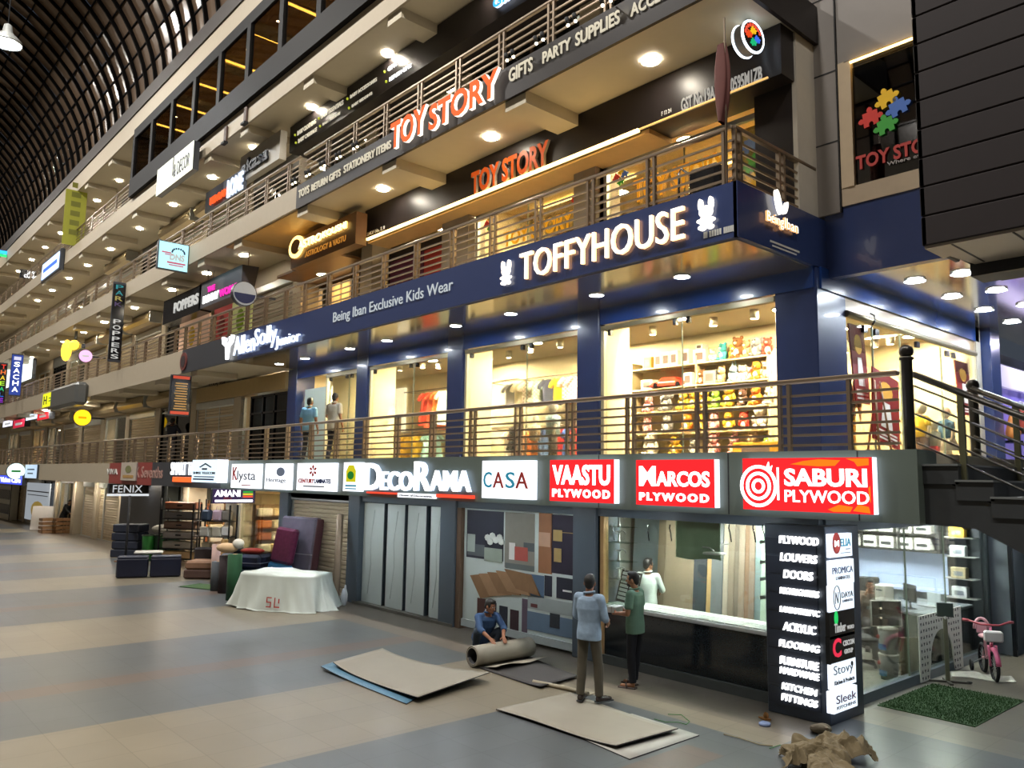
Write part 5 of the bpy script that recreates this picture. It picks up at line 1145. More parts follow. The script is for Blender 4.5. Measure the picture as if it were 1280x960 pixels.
letters('fascia_lettering', 'dark ASTRO MEDITATION letters on the amber lit soffit edge', 'ONE WAY MEDITATION', (318, 303), (357, 304), 8.62, ink, None, .01, .01, cat='lettering') if 0 else None
# red white hanging letters, akasa letters
t = thing('channel_letter_sign', 'red and white lit letters before the third floor shop', 'sign'); yp = 9.0
px_text(B(), 'PERGAN', (264, 248), (285, 243), yp, mat=EM('pergan_red', 'f0582a', 1.1), depth=.05, bold=.03).build('red_letters', None, t); px_text(B(), 'LONE', (286, 226), (304, 236), yp, mat=EM('pergan_white', 'cfe0f8', 1.2), depth=.05, bold=.03).build('white_letters', None, t)
(x0, z1), (x1, z0) = onY(260, 246, yp+.1), onY(306, 238, yp+.1); B().box(x0, x1, yp+.03, yp+.15, z0, z1+.1).build('backing', M('pergan_back', '5a5f68', .5), t)
t = thing('channel_letter_sign', 'grey AKASA letters on a pale board under the fourth floor slab', 'sign'); (x0, z1), (x1, z0) = onY(301, 197, 9.1), onY(349, 198, 9.1)
B().box(x0, x1, 9.1, 9.3, z0, min(z1, 12.84)).build('board', M('akasa_board', '9a958a', .5), t); px_text(B(), 'akasa', (304, 203), (336, 199), 9.09, mat=ink, depth=.05, bold=.03).build('letters', None, t)
t = lightbox('white lit decor sign box on the black window band', (197, 213), (240, 211), 8.36, .2, EM('decor_white', 'eef2e0', 1.1), charcoal); onbox(t, '& DECOR', .5, .2, .92, .7, ink, bold=0); bars(t, [(.46, .3, .49, 1.)], ink)
t = blade('flat pale strip sign with small dark words under the third floor soffit', 218, 262, 241, 249, 10.3, EM('strip_pale', 'efe6cc', 1.0)); onblade(t, '& DECOR', .5, .2, .9, .7, ink)
# poppers / bunny world boards
def slantboard(label, tl, br, Y, face, words, d=.5):
    (x0, z1), (x1, z0) = onY(*tl, Y), onY(*br, Y); t = thing('slanted_sign_board', label, 'sign', (x0, Y, z0)); w_, h = x1-x0, z1-z0
    B().prism([(0, 0), (0, h), (d, h*1.02), (d*.7, -.02)], 0, w_, 'X').build('body', face, t); B().tube([(.3, .3, h), (.3, .3, 9.56-z0)], .015, 6).tube([(w_-.3, .3, h), (w_-.3, .3, 9.56-z0)], .015, 6).build('hanger_rods', steel, t)
    for s, u0, v0, u1, v1, m in words: put_text(B(), s, u0*w_, v0*h, u1*w_, v1*h, 0, mat=m, depth=.03, bold=.03).build('lettering', None, t)
    return t
slantboard('dark board with white POPPERS letters at the far side of the magenta lettered board', (205, 377), (250, 388), 8.9, black, [('POPPERS', .32, .3, .95, .72, white_l)])
slantboard('grey board with white and magenta BUNNY WORLD letters', (250, 355), (301, 366), 8.9, M('board_grey', '4a4a52', .4), [('BUNNY', .12, .14, .5, .42, let_white), ('WORLD', .52, .14, .95, .42, EM('magenta_led', 'e028a0', 1.1)), ('THE', .22, .52, .4, .72, EM('magenta_led', 'e028a0', 1.1))])
# banners behind the railing below them
for lb, p0, p1, c, c2 in (('pale pink banner with a yellow cartoon shape behind the second floor railing', 226, 262, 'd8b094', 'd8b020'), ('red tall banner behind the second floor railing', 268, 290, 'b03a38', '8a2a2a'), ('lime and white banner behind the second floor railing', 290, 314, 'c8cf8a', '8ab020')):
    x0, x1 = onY(p0, 390, 9.6)[0], onY(p1, 390, 9.6)[0]
    t = thing('shop_banner', lb, 'banner', (x0, 9.6, F2)); B().box(0, x1-x0, 0, .05, 0, 2.0).build('sheet', M('banner_'+c, c, .6, emit=.12, ecol=c), t); B().sph(((x1-x0)*.45, 0, .9), (.3, .02, .35), 12).build('print', M('banner_'+c2, c2, .6), t)
letters('fascia_lettering', 'small brown and green letters on the brass shop head under the charcoal band', 'KOLAJ BEST', (262, 478), (282, 481), 10.29, M('brown_letter', '4a3a2a', .5), None, .01, .02, cat='lettering')
# ================================================================ GROUND FLOOR
sbox('wall_plywood_rear', -21, -6.9, 12.9, 13.0, 0, 2.66, M('plywood_shop_wall', 'a7a89f', .6)); sbox('wall_plywood_left', -10.7, -10.6, 10.98, 12.9, 0, 2.66, M('plywood_shop_wall', 'a7a89f', .6))
cool = (.93, 1, .98)
for i, (x, y) in enumerate([(-8.6, 11.3), (-7.0, 11.6), (-6.6, 13.2), (-7.2, 15.2), (-5.95, 15.6)]): flush(x, y, 2.66, 60 if i < 3 else 120, f'{ORD[i]} added round lamp in the ceiling of the plywood showroom', 'lamps in the plywood showroom', cool)
for i in range(11):
    downlight(-6.6-1.93*i, 9.5, 2.68, f'{ORD[i]} downlight from the corner under the fascia overhang', 'downlights under the fascia overhang', 'c', .9)
for i in range(6):
    downlight(-28.6-3.87*i, 9.85, 2.68, f'{ORD[i]} downlight under the first floor slab left of the FENIX sign', 'downlights under the far first floor slab', 'w', 1.4)
for i in range(4):
    downlight(-4.5, 10.2+2*i, 2.68, f'{ORD[i]} downlight under the stair landing slab beside the side office', 'downlights under the landing', 'c', .9)
# display window with counter
ctop = M('counter_tile', 'cfd8d4', .25, noise=.1, scale=14)
t = thing('display_counter', 'black glossy counter with a pale tile top under the display window', 'counter', (-9.4, 10.45, 0))
B().box(0, 3.32, 0, .12, .14, .90, c=.01).build('front', M('black_granite', '1c2124', .12, noise=.3, scale=40), t); B().box(0, 3.33, -.06, .7, 0, .14).build('plinth', M('plinth_stone', '4a4d4a', .5), t)
B().box(-.02, 3.34, -.03, .72, .90, .96, c=.01).build('edge', alum, t)
b = B()
for k in range(13): b.box(.06+k*.235, .06+k*.235+.22, .04, .32, .96, .975).box(.06+k*.235, .06+k*.235+.22, .36, .66, .96, .972)
b.build('tile_top', ctop, t)
struct(B().box(-9.38, -6.06, 10.47, 10.482, .98, 2.44).build('window_14_glass', glass))
struct(B().box(-9.42, -9.34, 10.42, 10.54, 0, 2.44, oak).box(-9.62, -9.42, 10.40, 10.6, 0, 2.44, black).build('trim_jamb'))
# tall sample boards standing in the showroom
def board(px0, px1, col, Y, label, z0=.0, z1=2.45, lean=.08, rough=.5, grp='sample boards in the showroom window'):
    x0, x1 = onY(px0, 720, Y)[0], onY(px1, 720, Y)[0]
    o = B().box(0, x1-x0, 0, .03, 0, z1-z0, c=.004).build('sample_board', M('board_'+col, col, rough, noise=.12, scale=3), None, (x0, Y, z0)); o.rotation_euler = (-lean, 0, 0); tag(o, label, 'board', grp)
for i, (a, c_, col, nm) in enumerate([(786, 818, '6f7c80', 'grey blue'), (817, 826, '8a7c66', 'narrow brown'), (826, 862, '9c8e78', 'wide beige'), (862, 878, '3a4046', 'black'), (878, 884, 'c8a874', 'pale wood'), (884, 898, '6f7478', 'grey'), (898, 905, 'b6ab9a', 'cream'), (905, 912, '8f8273', 'taupe'), (912, 918, '7f7468', 'fluted brown'), (918, 925, '96887a', 'mushroom'), (925, 931, '8a6f5a', 'walnut'), (931, 938, '8a7a6e', 'umber'), (938, 946, '7d8f90', 'blue grey'), (946, 955, 'b3c8b6', 'pale green'), (955, 963, '8f8378', 'ash'), (963, 980, 'b5946a', 'oak')]):
    board(a, c_, col, 11.9-.02*(i % 2) if i > 2 else 12.3-.1*i, f'{nm} sample board standing {ORD[i]} from the left in the display window')
o = B().grid(lambda u, v: (.85*u, .04*math.sin(9*u), 1.0*(1-v)-.02*math.sin(6*u)), 24, 6).build('green_cloth', M('sage_cloth', '8fa88e', .85, noise=.1)); x0, z0 = onY(845, 696, 10.9); o.location = (x0, 10.9, z0)
m_ = o.modifiers.new('thickness', 'SOLIDIFY'); m_.thickness = .01; tag(o, 'sage green cloth hanging inside the display window', 'cloth')
t = thing('shower_head', 'round chrome rain shower head on an arm in the display window', 'shower head', (*onY(893, 700, 10.8)[:1], 10.8, onY(893, 692, 10.8)[1]))
B().lathe([(.02, .03), (.17, .015), (.18, 0), (.17, -.012)], 20).build('head', alum, t); B().tube([(0, 0, .03), (-.1, .02, .08), (-.35, .1, .08), (-.4, 1.0, .08)], .012, 8).build('arm', alum, t)
gsh = glass_mat('shelf_glass', 'd5e6de', .12)
for side, px0, px1, rows in (('left', 758, 790, (657, 676, 699, 721)), ('right', 955, 973, (675, 700, 721, 744))):
    t = thing('glass_shelves', f'stack of small glass shelves at the {"left" if side == "left" else "sign pillar"} end of the display window', 'shelf')
    (xa, zt) = onY(px0, rows[0], 10.88); B().tube([(xa+.02, 10.88, .96), (xa+.02, 10.88, zt)], .01, 6).build('upright', alum, t)
    for k, py in enumerate(rows):
        x0, z = onY(px0, py, 10.75); x1 = onY(px1, py, 10.75)[0]
        B().box(x0, x1, 10.62, 10.9, z-.008, z).build('shelf', gsh, t); B().box(x0, x0+.015, 10.62, 10.9, z-.05, z).build('bracket', alum, t)
        f_ = thing('tap', f'chrome tap on the {ORD[k]} glass shelf from the top, {"left" if side == "left" else "sign pillar"} end of the window', 'tap', ((x0+x1)/2, 10.75, z), .4*k, 'chrome taps on the glass shelves')
        B().lathe([(.03, 0), (.03, .02), (.018, .03), (.018, .16)], 12).build('stem', alum, f_); B().tube([(0, 0, .15), (.05, 0, .2), (.11, 0, .17), (.12, 0, .13)], .012, 8).build('spout', alum, f_); B().box(-.06, .01, -.008, .008, .17, .185).build('lever', alum, f_)
t = thing('tile_sample_board', 'slanted white tile sample board at the left of the counter', 'board', (onY(766, 750, 10.75)[0]+.22, 10.8, .97)); t.rotation_euler = (-.25, .15, .3)
B().box(-.18, .2, 0, .02, 0, .55, c=.01).build('panel', blackm, t); b = B()
for k in range(7): b.box(-.15, .0, -.008, 0, .04+k*.07, .09+k*.07).box(.03, .17, -.008, 0, .04+k*.07, .09+k*.07)
b.build('tiles', M('tile_white', 'd8e4e8', .3), t)
# green cords hooked along the shop head
for i, px in enumerate((910, 940, 952, 765, 808, 836)):
    x, z = onY(px, 660, 10.36); o = B().tube([(0, .02, .05), (.02, -.02, 0), (.05, -.03, -.08), (.06, -.02, -.2)], .009, 6).build('cable', black, None, (x, 10.37, z)); tag(o, f'{ORD[i]} black cable end dangling from the shop head over the display window', 'cable', 'cable ends over the display window')
# poster wall with print panels
YP = 10.44
def rect(b, tl, br, d, m):
    (x0, z1), (x1, z0) = onY(*tl, YP), onY(*br, YP); b.box(x0, x1, YP-d, YP-d+.01, min(z0, z1), max(z0, z1), m)
t = thing('poster_wall', 'white board wall of interior print panels behind the squatting man', 'poster wall')
x0, x1 = -13.22, -9.98
B().box(x0, x1, YP, YP+.05, .2, 2.44).build('board', M('poster_board', 'cfdad4', .4, noise=.02), t); B().box(x0, x1+.1, YP-.04, YP+.04, .06, .2).build('bottom_rail', M('rail_white', 'b9c2c0', .4), t)
pd, ps, pgr, ppl, pkb = M('print_dark', '2a2d3a', .5), M('print_sofa', '5d6466', .6), M('print_grey', '777b80', .5), M('print_ply', '9c7a58', .5, noise=.2), M('print_blue', '5c7590', .5)
b = B(); rect(b, (584.5, 637), (629, 702), .006, pd); rect(b, (585, 679), (606, 696), .010, ps); rect(b, (585, 667), (594, 690), .012, M('print_pale', 'aab5ab', .6)); rect(b, (606, 684), (628, 704), .012, M('print_vase', '9aa596', .5))
fx = M('print_flower', 'd8dcd2', .6)
for px, py in ((610, 672), (616, 670), (620, 675), (625, 672), (627, 677), (613, 677)): xx, zz_ = onY(px, py, YP); b.sph((xx, YP-.01, zz_), (.10, .006, .07), 8, fx)
b.build('sofa_print', None, t)
b = B(); rect(b, (632, 640), (668, 714), .006, M('print_wall', '8f8c80', .5)); rect(b, (632, 703), (668, 715), .009, M('print_floor', '6a7270', .5)); rect(b, (644, 683), (660, 702), .014, M('print_coral', 'b85a50', .5)); rect(b, (637, 678), (644, 700), .012, white); rect(b, (655, 678), (668, 690), .010, ps); b.build('armchair_print', None, t)
b = B(); rect(b, (674, 641), (690, 718), .006, M('print_orange', '9a6a48', .5)); rect(b, (690, 643), (726, 721), .006, M('print_wardrobe', '2e2a38', .4)); rect(b, (692, 662), (703, 677), .010, M('print_gold', 'a8905a', .5)); rect(b, (693, 685), (702, 703), .012, M('print_gold', 'a8905a', .5)); rect(b, (703, 665), (725, 668), .010, M('print_gold', 'a8905a', .5)); rect(b, (674, 665), (688, 684), .010, M('print_peach', 'c09a80', .5)); b.build('wardrobe_print', None, t)
b = B()
for k in range(5):
    (xa, za), (xb, zb) = onY(588+k*11, 719-k*2.0, YP), onY(622+k*6, 735-k*1, YP)
    b.prism([(xa, za), (xa+.75, za+.12-.04*k), (xa+1.0, za-.28-.03*k), (xa+.35, za-.42+.02*k)], YP-.012-.006*k, YP, 'Y', M('print_ply_%d' % (k % 2), ['94714f', 'a98562'][k % 2], .5, noise=.2))
b.build('plywood_fan_print', None, t)
b = B()
for a, c_, m in ((597, 606, M('print_maroon', '54342e', .5)), (611, 620, pd), (624.5, 634, M('print_navy', '262c38', .5)), (638, 648, M('print_plum', '3e2a30', .5))): rect(b, (a, 747+.35*(a-597)), (c_, 787+.35*(c_-597)), .008, m)
b.build('door_print', None, t)
b = B(); rect(b, (653, 716), (680, 748), .006, pkb); rect(b, (681, 719), (690, 746), .008, pd); rect(b, (696, 721), (717, 751), .008, pd); rect(b, (660, 744), (722, 772), .006, M('print_counter', 'aab3b0', .5)); rect(b, (658, 763), (722, 800), .008, M('print_units', '6d8398', .5)); rect(b, (654, 790), (722, 812), .010, M('print_beige_floor', '9a9a80', .5)); rect(b, (688, 766), (700, 786), .014, M('print_oven', '30363c', .4)); rect(b, (653, 748), (659, 797), .009, M('print_plum2', '6a5a68', .5))
rect(b, (704, 737), (715, 741), .012, white); rect(b, (664, 754), (672, 760), .012, M('print_red_pot', '6a3a38', .5)); b.build('kitchen_print', None, t)
sbox('trim_jamb', -13.5, -13.24, 10.36, 10.6, 0, 2.44, M('brown_jamb2', '6a5442', .5))
sbox('trim_grey_panel', -10.0, -9.62, 10.38, 10.6, 0, 2.44, M('grey_panel', '6a747c', .45))
# marble laminate door samples
t0 = sbox('trim_sample_bay', -17.3, -13.9, 10.56, 10.64, 0, 2.44, M('dark_teal_bay', '2f3f48', .35)); sbox('trim_sill', -17.4, -13.4, 10.3, 10.6, 0, .06, M('sill_stone', '5d5a50', .5))
mar = M('white_marble_laminate', 'c4cdc8', .3, noise=.06, scale=2.2)
for i, (a, c_) in enumerate(((453.5, 479), (483, 505), (508.5, 532), (537.5, 554))):
    x0, x1 = onY(a, 690, 10.45)[0], onY(c_, 690, 10.45)[0]
    t = thing('marble_door_panel', f'{ORD[i]} white marble laminate panel from the shutter, under the DECORAMA letters', 'door panel', (x0, 10.45, .06), 0, 'marble laminate panels')
    B().box(0, x1-x0, 0, .05, 0, 2.36, c=.005).build('sheet', mar, t); B().box(x1-x0, x1-x0+.03, -.01, .06, 0, 2.36).build('edge_strip', M('dark_strip', '3a444a', .4), t)
    v = B(); xx = (x1-x0)*.3
    v.tube([(xx, -.001, .2), (xx+.12, -.001, .9), (xx+.08, -.001, 1.5), (xx+.22, -.001, 2.2)], .006, 5); v.build('vein', M('marble_vein', 'aab4b0', .4), t)
shutter(-21.05, -17.8, 0, 2.62, 'closed beige shutter behind the leaning mattresses', shm, Y=10.5)
# ---- sign pillar at the corner
t = thing('sign_pillar', 'dark corner pillar carrying lit product words and brand panels', 'sign pillar')
PX0, PX1, PY0, PY1 = -6.05, -5.17, 10.06, 11.0
B().box(PX0, PX1, PY0, PY1, 0, 2.5, c=.01).build('core', M('pillar_panel', '39424e', .35, noise=.06), t)
for k in range(9): z = .14+.245*k; B().box(PX0+.02, PX1-.12, PY0-.015, PY0, z, z+.215).build('word_plate', M('pillar_plate', '262d3a', .35), t)
plt_ = let_white; YPL = PY0-.02
for s, tl, br, bd in (('PLYWOOD', (975, 669), (1024, 682.5), .006), ('LOUVERS', (976.4, 690.5), (1022.3, 705), .006), ('DOORS', (980.4, 711.7), (1017, 726.3), .006), ('HIGHLIGHTERS', (976, 733.5), (1024.5, 747.6), .006), ('LAMINATES/PVC', (976, 757), (1025.5, 771.5), .006), ('ACRYLIC', (979.8, 776.8), (1021, 794), .006), ('FLOORING', (975, 798.6), (1025.5, 816.6), .006), ('FURNITURE', (976, 819.3), (1024.5, 838.7), .006), ('HARDWARE', (976, 832.6), (1025, 851), .006), ('KITCHEN', (978.5, 852.5), (1022.3, 870.5), .006), ('FITTINGS', (978, 866), (1023, 885), .006)):
    px_text(B(), s, tl, br, YPL, mat=plt_, depth=.04, bold=bd, shear=.12).build('word', None, t)
XP = PX1; PD = .055
def spanel(tl, br, face, part, d=.05, base=t):
    (y0, z1), (y1, z0) = onX(*tl, XP+d), onX(*br, XP+d); p = B().box(XP, XP+d, y0, y1, z0, z1, lb_side if 'black' not in part else black).box(XP+d, XP+d+.004, y0, y1, z0, z1, face).build(part, None, base)
    return p, (y0, z0, y1, z1)
def ptext(p, R_, s, u0, v0, u1, v1, m, part, **k):
    y0, z0, y1, z1 = R_; put_text(B(), s, y0+u0*(y1-y0), z0+v0*(z1-z0), y0+u1*(y1-y0), z0+v1*(z1-z0), XP+PD, axis='X', mat=m, depth=.006, **k).build(part, None, p)
def pbar(p, R_, lst, m, part='small_print'):
    y0, z0, y1, z1 = R_; b = B()
    for u0, v0, u1, v1 in lst: b.box(XP+PD-.002, XP+PD+.005, y0+u0*(y1-y0), y0+u1*(y1-y0), z0+v0*(z1-z0), z0+v1*(z1-z0))
    b.build(part, m, p)
def pdisc(p, R_, u, v, r, m, part, rz=1., n=24, hole=0):
    y0, z0, y1, z1 = R_; cy_, cz_ = y0+u*(y1-y0), z0+v*(z1-z0); b = B()
    if not hole: b.disc(cy_, cz_, r, XP+PD-.003, XP+PD+.003, n, 'X', rz=r*rz)
    else: b.tube([(XP+PD+.003, cy_+r*math.cos(2*PI*k/n), cz_+r*rz*math.sin(2*PI*k/n)) for k in range(n)], hole, 5, closed=True)
    b.build(part, m, p)
lbp = EM('pillar_panel_white', 'e2eefa', 1.05)
p, R_ = spanel((1037, 668), (1065, 694.5), lbp, 'brand_panel'); pdisc(p, R_, .28, .6, .11, ink_red, 'red_disc', 1.25); ptext(p, R_, 'M', .18, .46, .38, .72, let_white, 'initial', bold=.03); ptext(p, R_, 'ELIA', .45, .45, .93, .78, ink_teal, 'word'); pbar(p, R_, [(.7, .3, .9, .34), (.45, .15, .9, .18)], ink_grey)
p, R_ = spanel((1037.7, 701.5), (1067.5, 727.6), lbp, 'brand_panel'); ptext(p, R_, 'PROMICA', .06, .45, .94, .72, ink_navy, 'word', bold=0); ptext(p, R_, 'LAMINATES', .2, .2, .8, .34, ink_grey, 'second_line')
p, R_ = spanel((1037.7, 733), (1067.5, 759.5), lbp, 'brand_panel'); pdisc(p, R_, .25, .52, .09, ink, 'ring', 1.7, hole=.006); ptext(p, R_, 'N', .17, .3, .32, .74, ink, 'initial', shear=.2, bold=-.01); ptext(p, R_, 'DAYA', .45, .48, .95, .70, ink, 'word', bold=0); ptext(p, R_, 'LAMINATES', .48, .3, .93, .40, ink_grey, 'second_line')
pbk = black
p, R_ = spanel((1036, 766), (1068.5, 792), pbk, 'black_brand_panel'); pdisc(p, R_, .26, .75, .05, EM('leaf_green', '2ac060', .9), 'leaf', 1.8); ptext(p, R_, 'Timber', .18, .2, .62, .55, white_l, 'word', bold=.02); ptext(p, R_, 'WORLD', .68, .24, .95, .38, white_l, 'second_line')
p, R_ = spanel((1036.2, 796.7), (1068.8, 822), pbk, 'black_brand_panel'); ptext(p, R_, 'C', .12, .2, .44, .9, EM('crimson_letter', 'd8304a', .9), 'initial', bold=.03); ptext(p, R_, 'CISCON', .52, .55, .96, .75, white_l, 'word', bold=.02); ptext(p, R_, 'GROUP', .56, .25, .9, .42, white_l, 'second_line', bold=.02)
p, R_ = spanel((1038.8, 830), (1070, 852.5), lbp, 'brand_panel'); ptext(p, R_, 'Stovy', .08, .42, .88, .88, ink_grey, 'word', bold=-.01); ptext(p, R_, 'Kitchen & Products', .1, .14, .92, .3, ink, 'second_line'); pdisc(p, R_, .84, .8, .03, ink, 'mark')
p, R_ = spanel((1041.5, 866), (1071.7, 882), lbp, 'brand_panel', .09); PD = .095; ptext(p, R_, 'Sleek', .1, .42, .94, .80, M('plum_ink', '6a2a5a', .5), 'word', bold=0); ptext(p, R_, 'KITCHENS', .12, .16, .92, .3, ink_grey, 'second_line')
# ---- side office behind the glass
sbox('wall_office_rear', -9.5, -5.42, 16.6, 16.7, 0, 2.66, M('office_wall', '6f7a82', .5)); sbox('wall_office_left', -9.6, -9.5, 13, 16.7, 0, 2.66, M('office_wall', '6f7a82', .5))
sbox('trim_side_sill', -5.5, -5.36, 11.0, 16.8, 0, .14, slate2)
struct(B().box(-5.42, -5.408, 11.02, 16.75, .14, 2.42).build('window_15_glass', glass)); struct(B().box(-5.425, -5.40, 13.05, 13.065, .14, 2.42).box(-5.425, -5.40, 14.6, 14.615, .14, 2.42).build('window_15_frame', M('glass_edge', '8f9a8a')))
sbox('trim_glow_board', -8.2, -6.05, 16.52, 16.6, 1.0, 1.75, M('office_glow_board', 'a8b8d8', .35, emit=.45, ecol='a8bce0'))
t = thing('office_shelving', 'black wall shelving of white boxes above the glowing board in the office', 'shelving'); B().box(-8.3, -6.1, 16.2, 16.6, 1.78, 1.82).box(-8.3, -6.1, 16.2, 16.6, 2.1, 2.13).build('shelf', blackm, t)
for k in range(4): B().box(-8.3+k*.73, -8.26+k*.73, 16.2, 16.6, 1.78, 2.5).build('divider', blackm, t)
for i in range(12):
    x = -8.1+(i % 6)*.34; z = 1.82+(i//6)*.31
    t = thing('white_file_box', f'{ORD[i]} white file box on the black office shelving', 'file box', (x, 16.38, z), 0, 'white file boxes in the office'); B().box(-.14, .14, -.14, .14, 0, .22, c=.01).build('box', white, t); B().box(-.10, .10, -.145, -.14, .06, .12).build('label_print', ink, t)
t = thing('display_niche', 'dark shelf column of small goods at the far end of the office', 'shelving', (-5.75, 16.4, 0))
B().box(-.30, .28, .1, .18, 0, 2.4).build('back_panel', M('niche_dark', '2e333c', .5), t)
for k, z in enumerate((1.0, 1.35, 1.75, 2.1)): B().box(-.28, .26, -.18, .12, z-.015, z).build('shelf', alum, t)
for k, (z, c, nm) in enumerate(((2.1, 'd8a830', 'golden'), (1.75, 'd8dce0', 'white'), (1.35, 'a89a78', 'tan'), (1.0, 'c8ccd0', 'pale'))):
    o = thing('shelf_goods', f'{nm} box on the {ORD[k]} shelf from the top of the dark shelf column', 'box', (-5.78, 16.33, z)); B().box(-.13, .13, -.08, .08, 0, .2, c=.01).build('box', M('goods_'+c, c, .5), o); B().box(-.08, .08, -.085, -.08, .05, .13).build('label_print', ink_grey, o)
t = thing('office_counter', 'black office counter behind the white lattice arch', 'counter', (-6.2, 15.0, 0)); B().box(-.4, .6, -.6, 1.2, 0, .86, c=.01).build('body', black, t); B().box(-.45, .65, -.65, 1.25, .86, .91, c=.01).build('top', M('counter_top_grey', '70767c', .3), t)
t = thing('white_counter', 'long pale counter beyond the black office chair', 'counter', (-7.6, 14.6, 0)); B().box(-.9, .5, -.3, .3, 0, .85).build('body', M('pale_counter', 'a8b0ae', .5), t); B().box(-.95, .55, -.35, .35, .85, .9, c=.01).build('top', white, t)
t = thing('laptop', 'open white laptop screen on the black counter', 'laptop', (-5.95, 15.3, .91), -.5); B().box(-.16, .16, -.12, .1, 0, .015).build('base', alum, t); B().box(-.16, .16, .1, .12, .01, .24, c=.005).build('screen', EM('screen_glow', 'd8e8f0', .9), t)
t = thing('monitor_back', 'dark monitor seen from behind on the counter', 'monitor', (-6.05, 14.75, .91), -.7); B().box(-.2, .2, -.02, .02, .12, .42, c=.01).build('screen_case', black, t); B().tube([(0, 0, 0), (0, 0, .2)], .02, 8).build('stand', black, t); B().box(-.1, .1, -.07, .07, 0, .015).build('foot', black, t)
t = thing('white_tower', 'upright white computer case on the black counter', 'computer', (-6.45, 14.65, .91), -.2); B().box(-.1, .1, -.14, .14, 0, .38, c=.02).build('case', white, t); B().box(-.06, .06, -.146, -.14, .28, .3).build('slot', ink_grey, t)
t = thing('office_chair', 'black mesh office chair inside the side office', 'office chair', (-6.5, 13.75, 0), 2.4)
B().box(-.23, .23, -.22, .22, .43, .50, c=.03).build('seat', blackm, t); B().box(-.21, .21, .20, .24, .56, 1.08, c=.02).build('backrest', M('chair_mesh', '22242a', .8), t); B().tube([(0, 0, .08), (0, 0, .43)], .025, 8).build('column', black, t)
for s in (-1, 1): B().tube([(s*.24, .1, .46), (s*.28, .1, .66), (s*.28, -.14, .68), (s*.24, -.12, .5)], .018, 8).build('armrest', black, t)
for k in range(5): a = 2*PI*k/5; q = B().tube([(0, 0, .09), (.27*math.cos(a), .27*math.sin(a), .06)], .02, 6).build('leg', black, t); B().sph((.27*math.cos(a), .27*math.sin(a), .03), .03, 8).build('caster', black, q)
t = thing('chair_back', 'tall black chair back beside the seated man', 'office chair', (-7.12, 15.55, 0), PI-2.6); B().box(-.22, .22, -.2, .2, .34, .42, c=.03).build('seat', blackm, t); B().box(-.2, .2, .18, .24, .6, 1.28, c=.03).build('backrest', blackm, t); B().tube([(0, 0, .06), (0, 0, .34)], .03, 8).build('column', black, t); B().lathe([(.28, 0), (.26, .05), (.05, .09)], 10).build('base', black, t)
for i, z in enumerate((0, .40)):
    t = thing('paint_bucket', ['lower white paint bucket of the pair inside the side glass', 'upper white paint bucket of the pair inside the side glass'][i], 'bucket', (-5.78, 13.2, z+.0), -.5, 'stacked paint buckets')
    B().lathe([(.125, 0), (.145, .33), (.15, .34), (.15, .38), (.14, .385)], 22).build('pail', M('bucket_white', 'd8dcdb', .4), t); B().lathe([(.155, .36), (.155, .395), (.13, .395)], 22).build('lid', white, t)
    b = B()
    for k in range(7): a = -2.3+k*.2; b.add([(.146*math.cos(a), .146*math.sin(a), .06), (.146*math.cos(a+.2), .146*math.sin(a+.2), .06), (.149*math.cos(a+.2), .149*math.sin(a+.2), .15), (.149*math.cos(a), .149*math.sin(a), .15)], [(0, 1, 2, 3)])
    b.build('blue_label', M('label_blue', '2f6a9c', .4), t); B().sph((.148*math.cos(-1.9), .148*math.sin(-1.9), .25), (.03, .03, .035), 8).build('red_dot', ink_red, t)
t = thing('switch_board_sample', 'black rounded sample plate with a white rim standing on the buckets', 'sample plate', (-5.80, 13.22, .80), .9)
B().box(-.26, .26, 0, .03, 0, .42, c=.02).build('rim', white, t); B().box(-.24, .24, -.012, 0, .02, .40, c=.01).build('plate', M('plate_brown', '2a211e', .25), t)
for zz_ in (.14, .29): B().sph((-.1, -.02, zz_), .018, 8).build('lit_knob', EM('knob_glow', 'fff0d8', 1.5), t)
t = thing('wood_sheet', 'short brown wood sheet standing beside the buckets', 'board', (-5.62, 13.55, 0), .9); B().box(-.12, .16, 0, .03, 0, .62).build('sheet', M('brown_sheet', '7a6a4a', .6, noise=.2), t); B().box(-.12, .16, -.006, 0, 0, .02).build('edge_band', wood, t)
# white lattice arch leaning on the glass outside
t = thing('lattice_arch', 'white pierced lattice arch panel leaning on the side glass', 'panel'); Y0, Y1 = onX(1151, 845, -5.33)[0], onX(1204, 830, -5.33)[0]; ZT = 1.02
b = B(); n = 24; cyy, rr_ = (Y0+Y1)/2, .46
outer = [(Y0, .02), (Y0, ZT), (Y1, ZT), (Y1, .02)]
inner = [(Y1-.33, .02)]+[(cyy+rr_*math.cos(PI*k/n), .28+.46*math.sin(PI*k/n)) for k in range(n+1)]+[(Y0+.33, .02)]
lat = M('lattice_white', 'cfcfc6', .5); hole = M('lattice_hole', '4d4f4c', .7)
b.prism(outer+inner, -5.345, -5.325, 'X', lat); b.build('panel', lat, t); b = B()
for i in range(16):
    for k in range(10):
        y = Y0+.07+i*.102; z = .07+k*.102
        if (abs(y-cyy) < rr_+.06 and z < .28) or (math.hypot(y-cyy, z-.28) < rr_+.06 and z >= .28): continue
        s_ = .03; b.prism([(y-s_, z-.022), (y+s_, z-.022), (y, z+.03)] if (i+k) % 2 else [(y-s_, z+.022), (y, z-.03), (y+s_, z+.022)], -5.325, -5.322, 'X')
b.build('pierced_pattern', hole, t); t.rotation_euler = (0, 0, 0)
t = thing('pole_stand', 'thin grey pole stand with a dark board, at the corner of the grass mat', 'stand', (-5.11, 13.73, 0), .6)
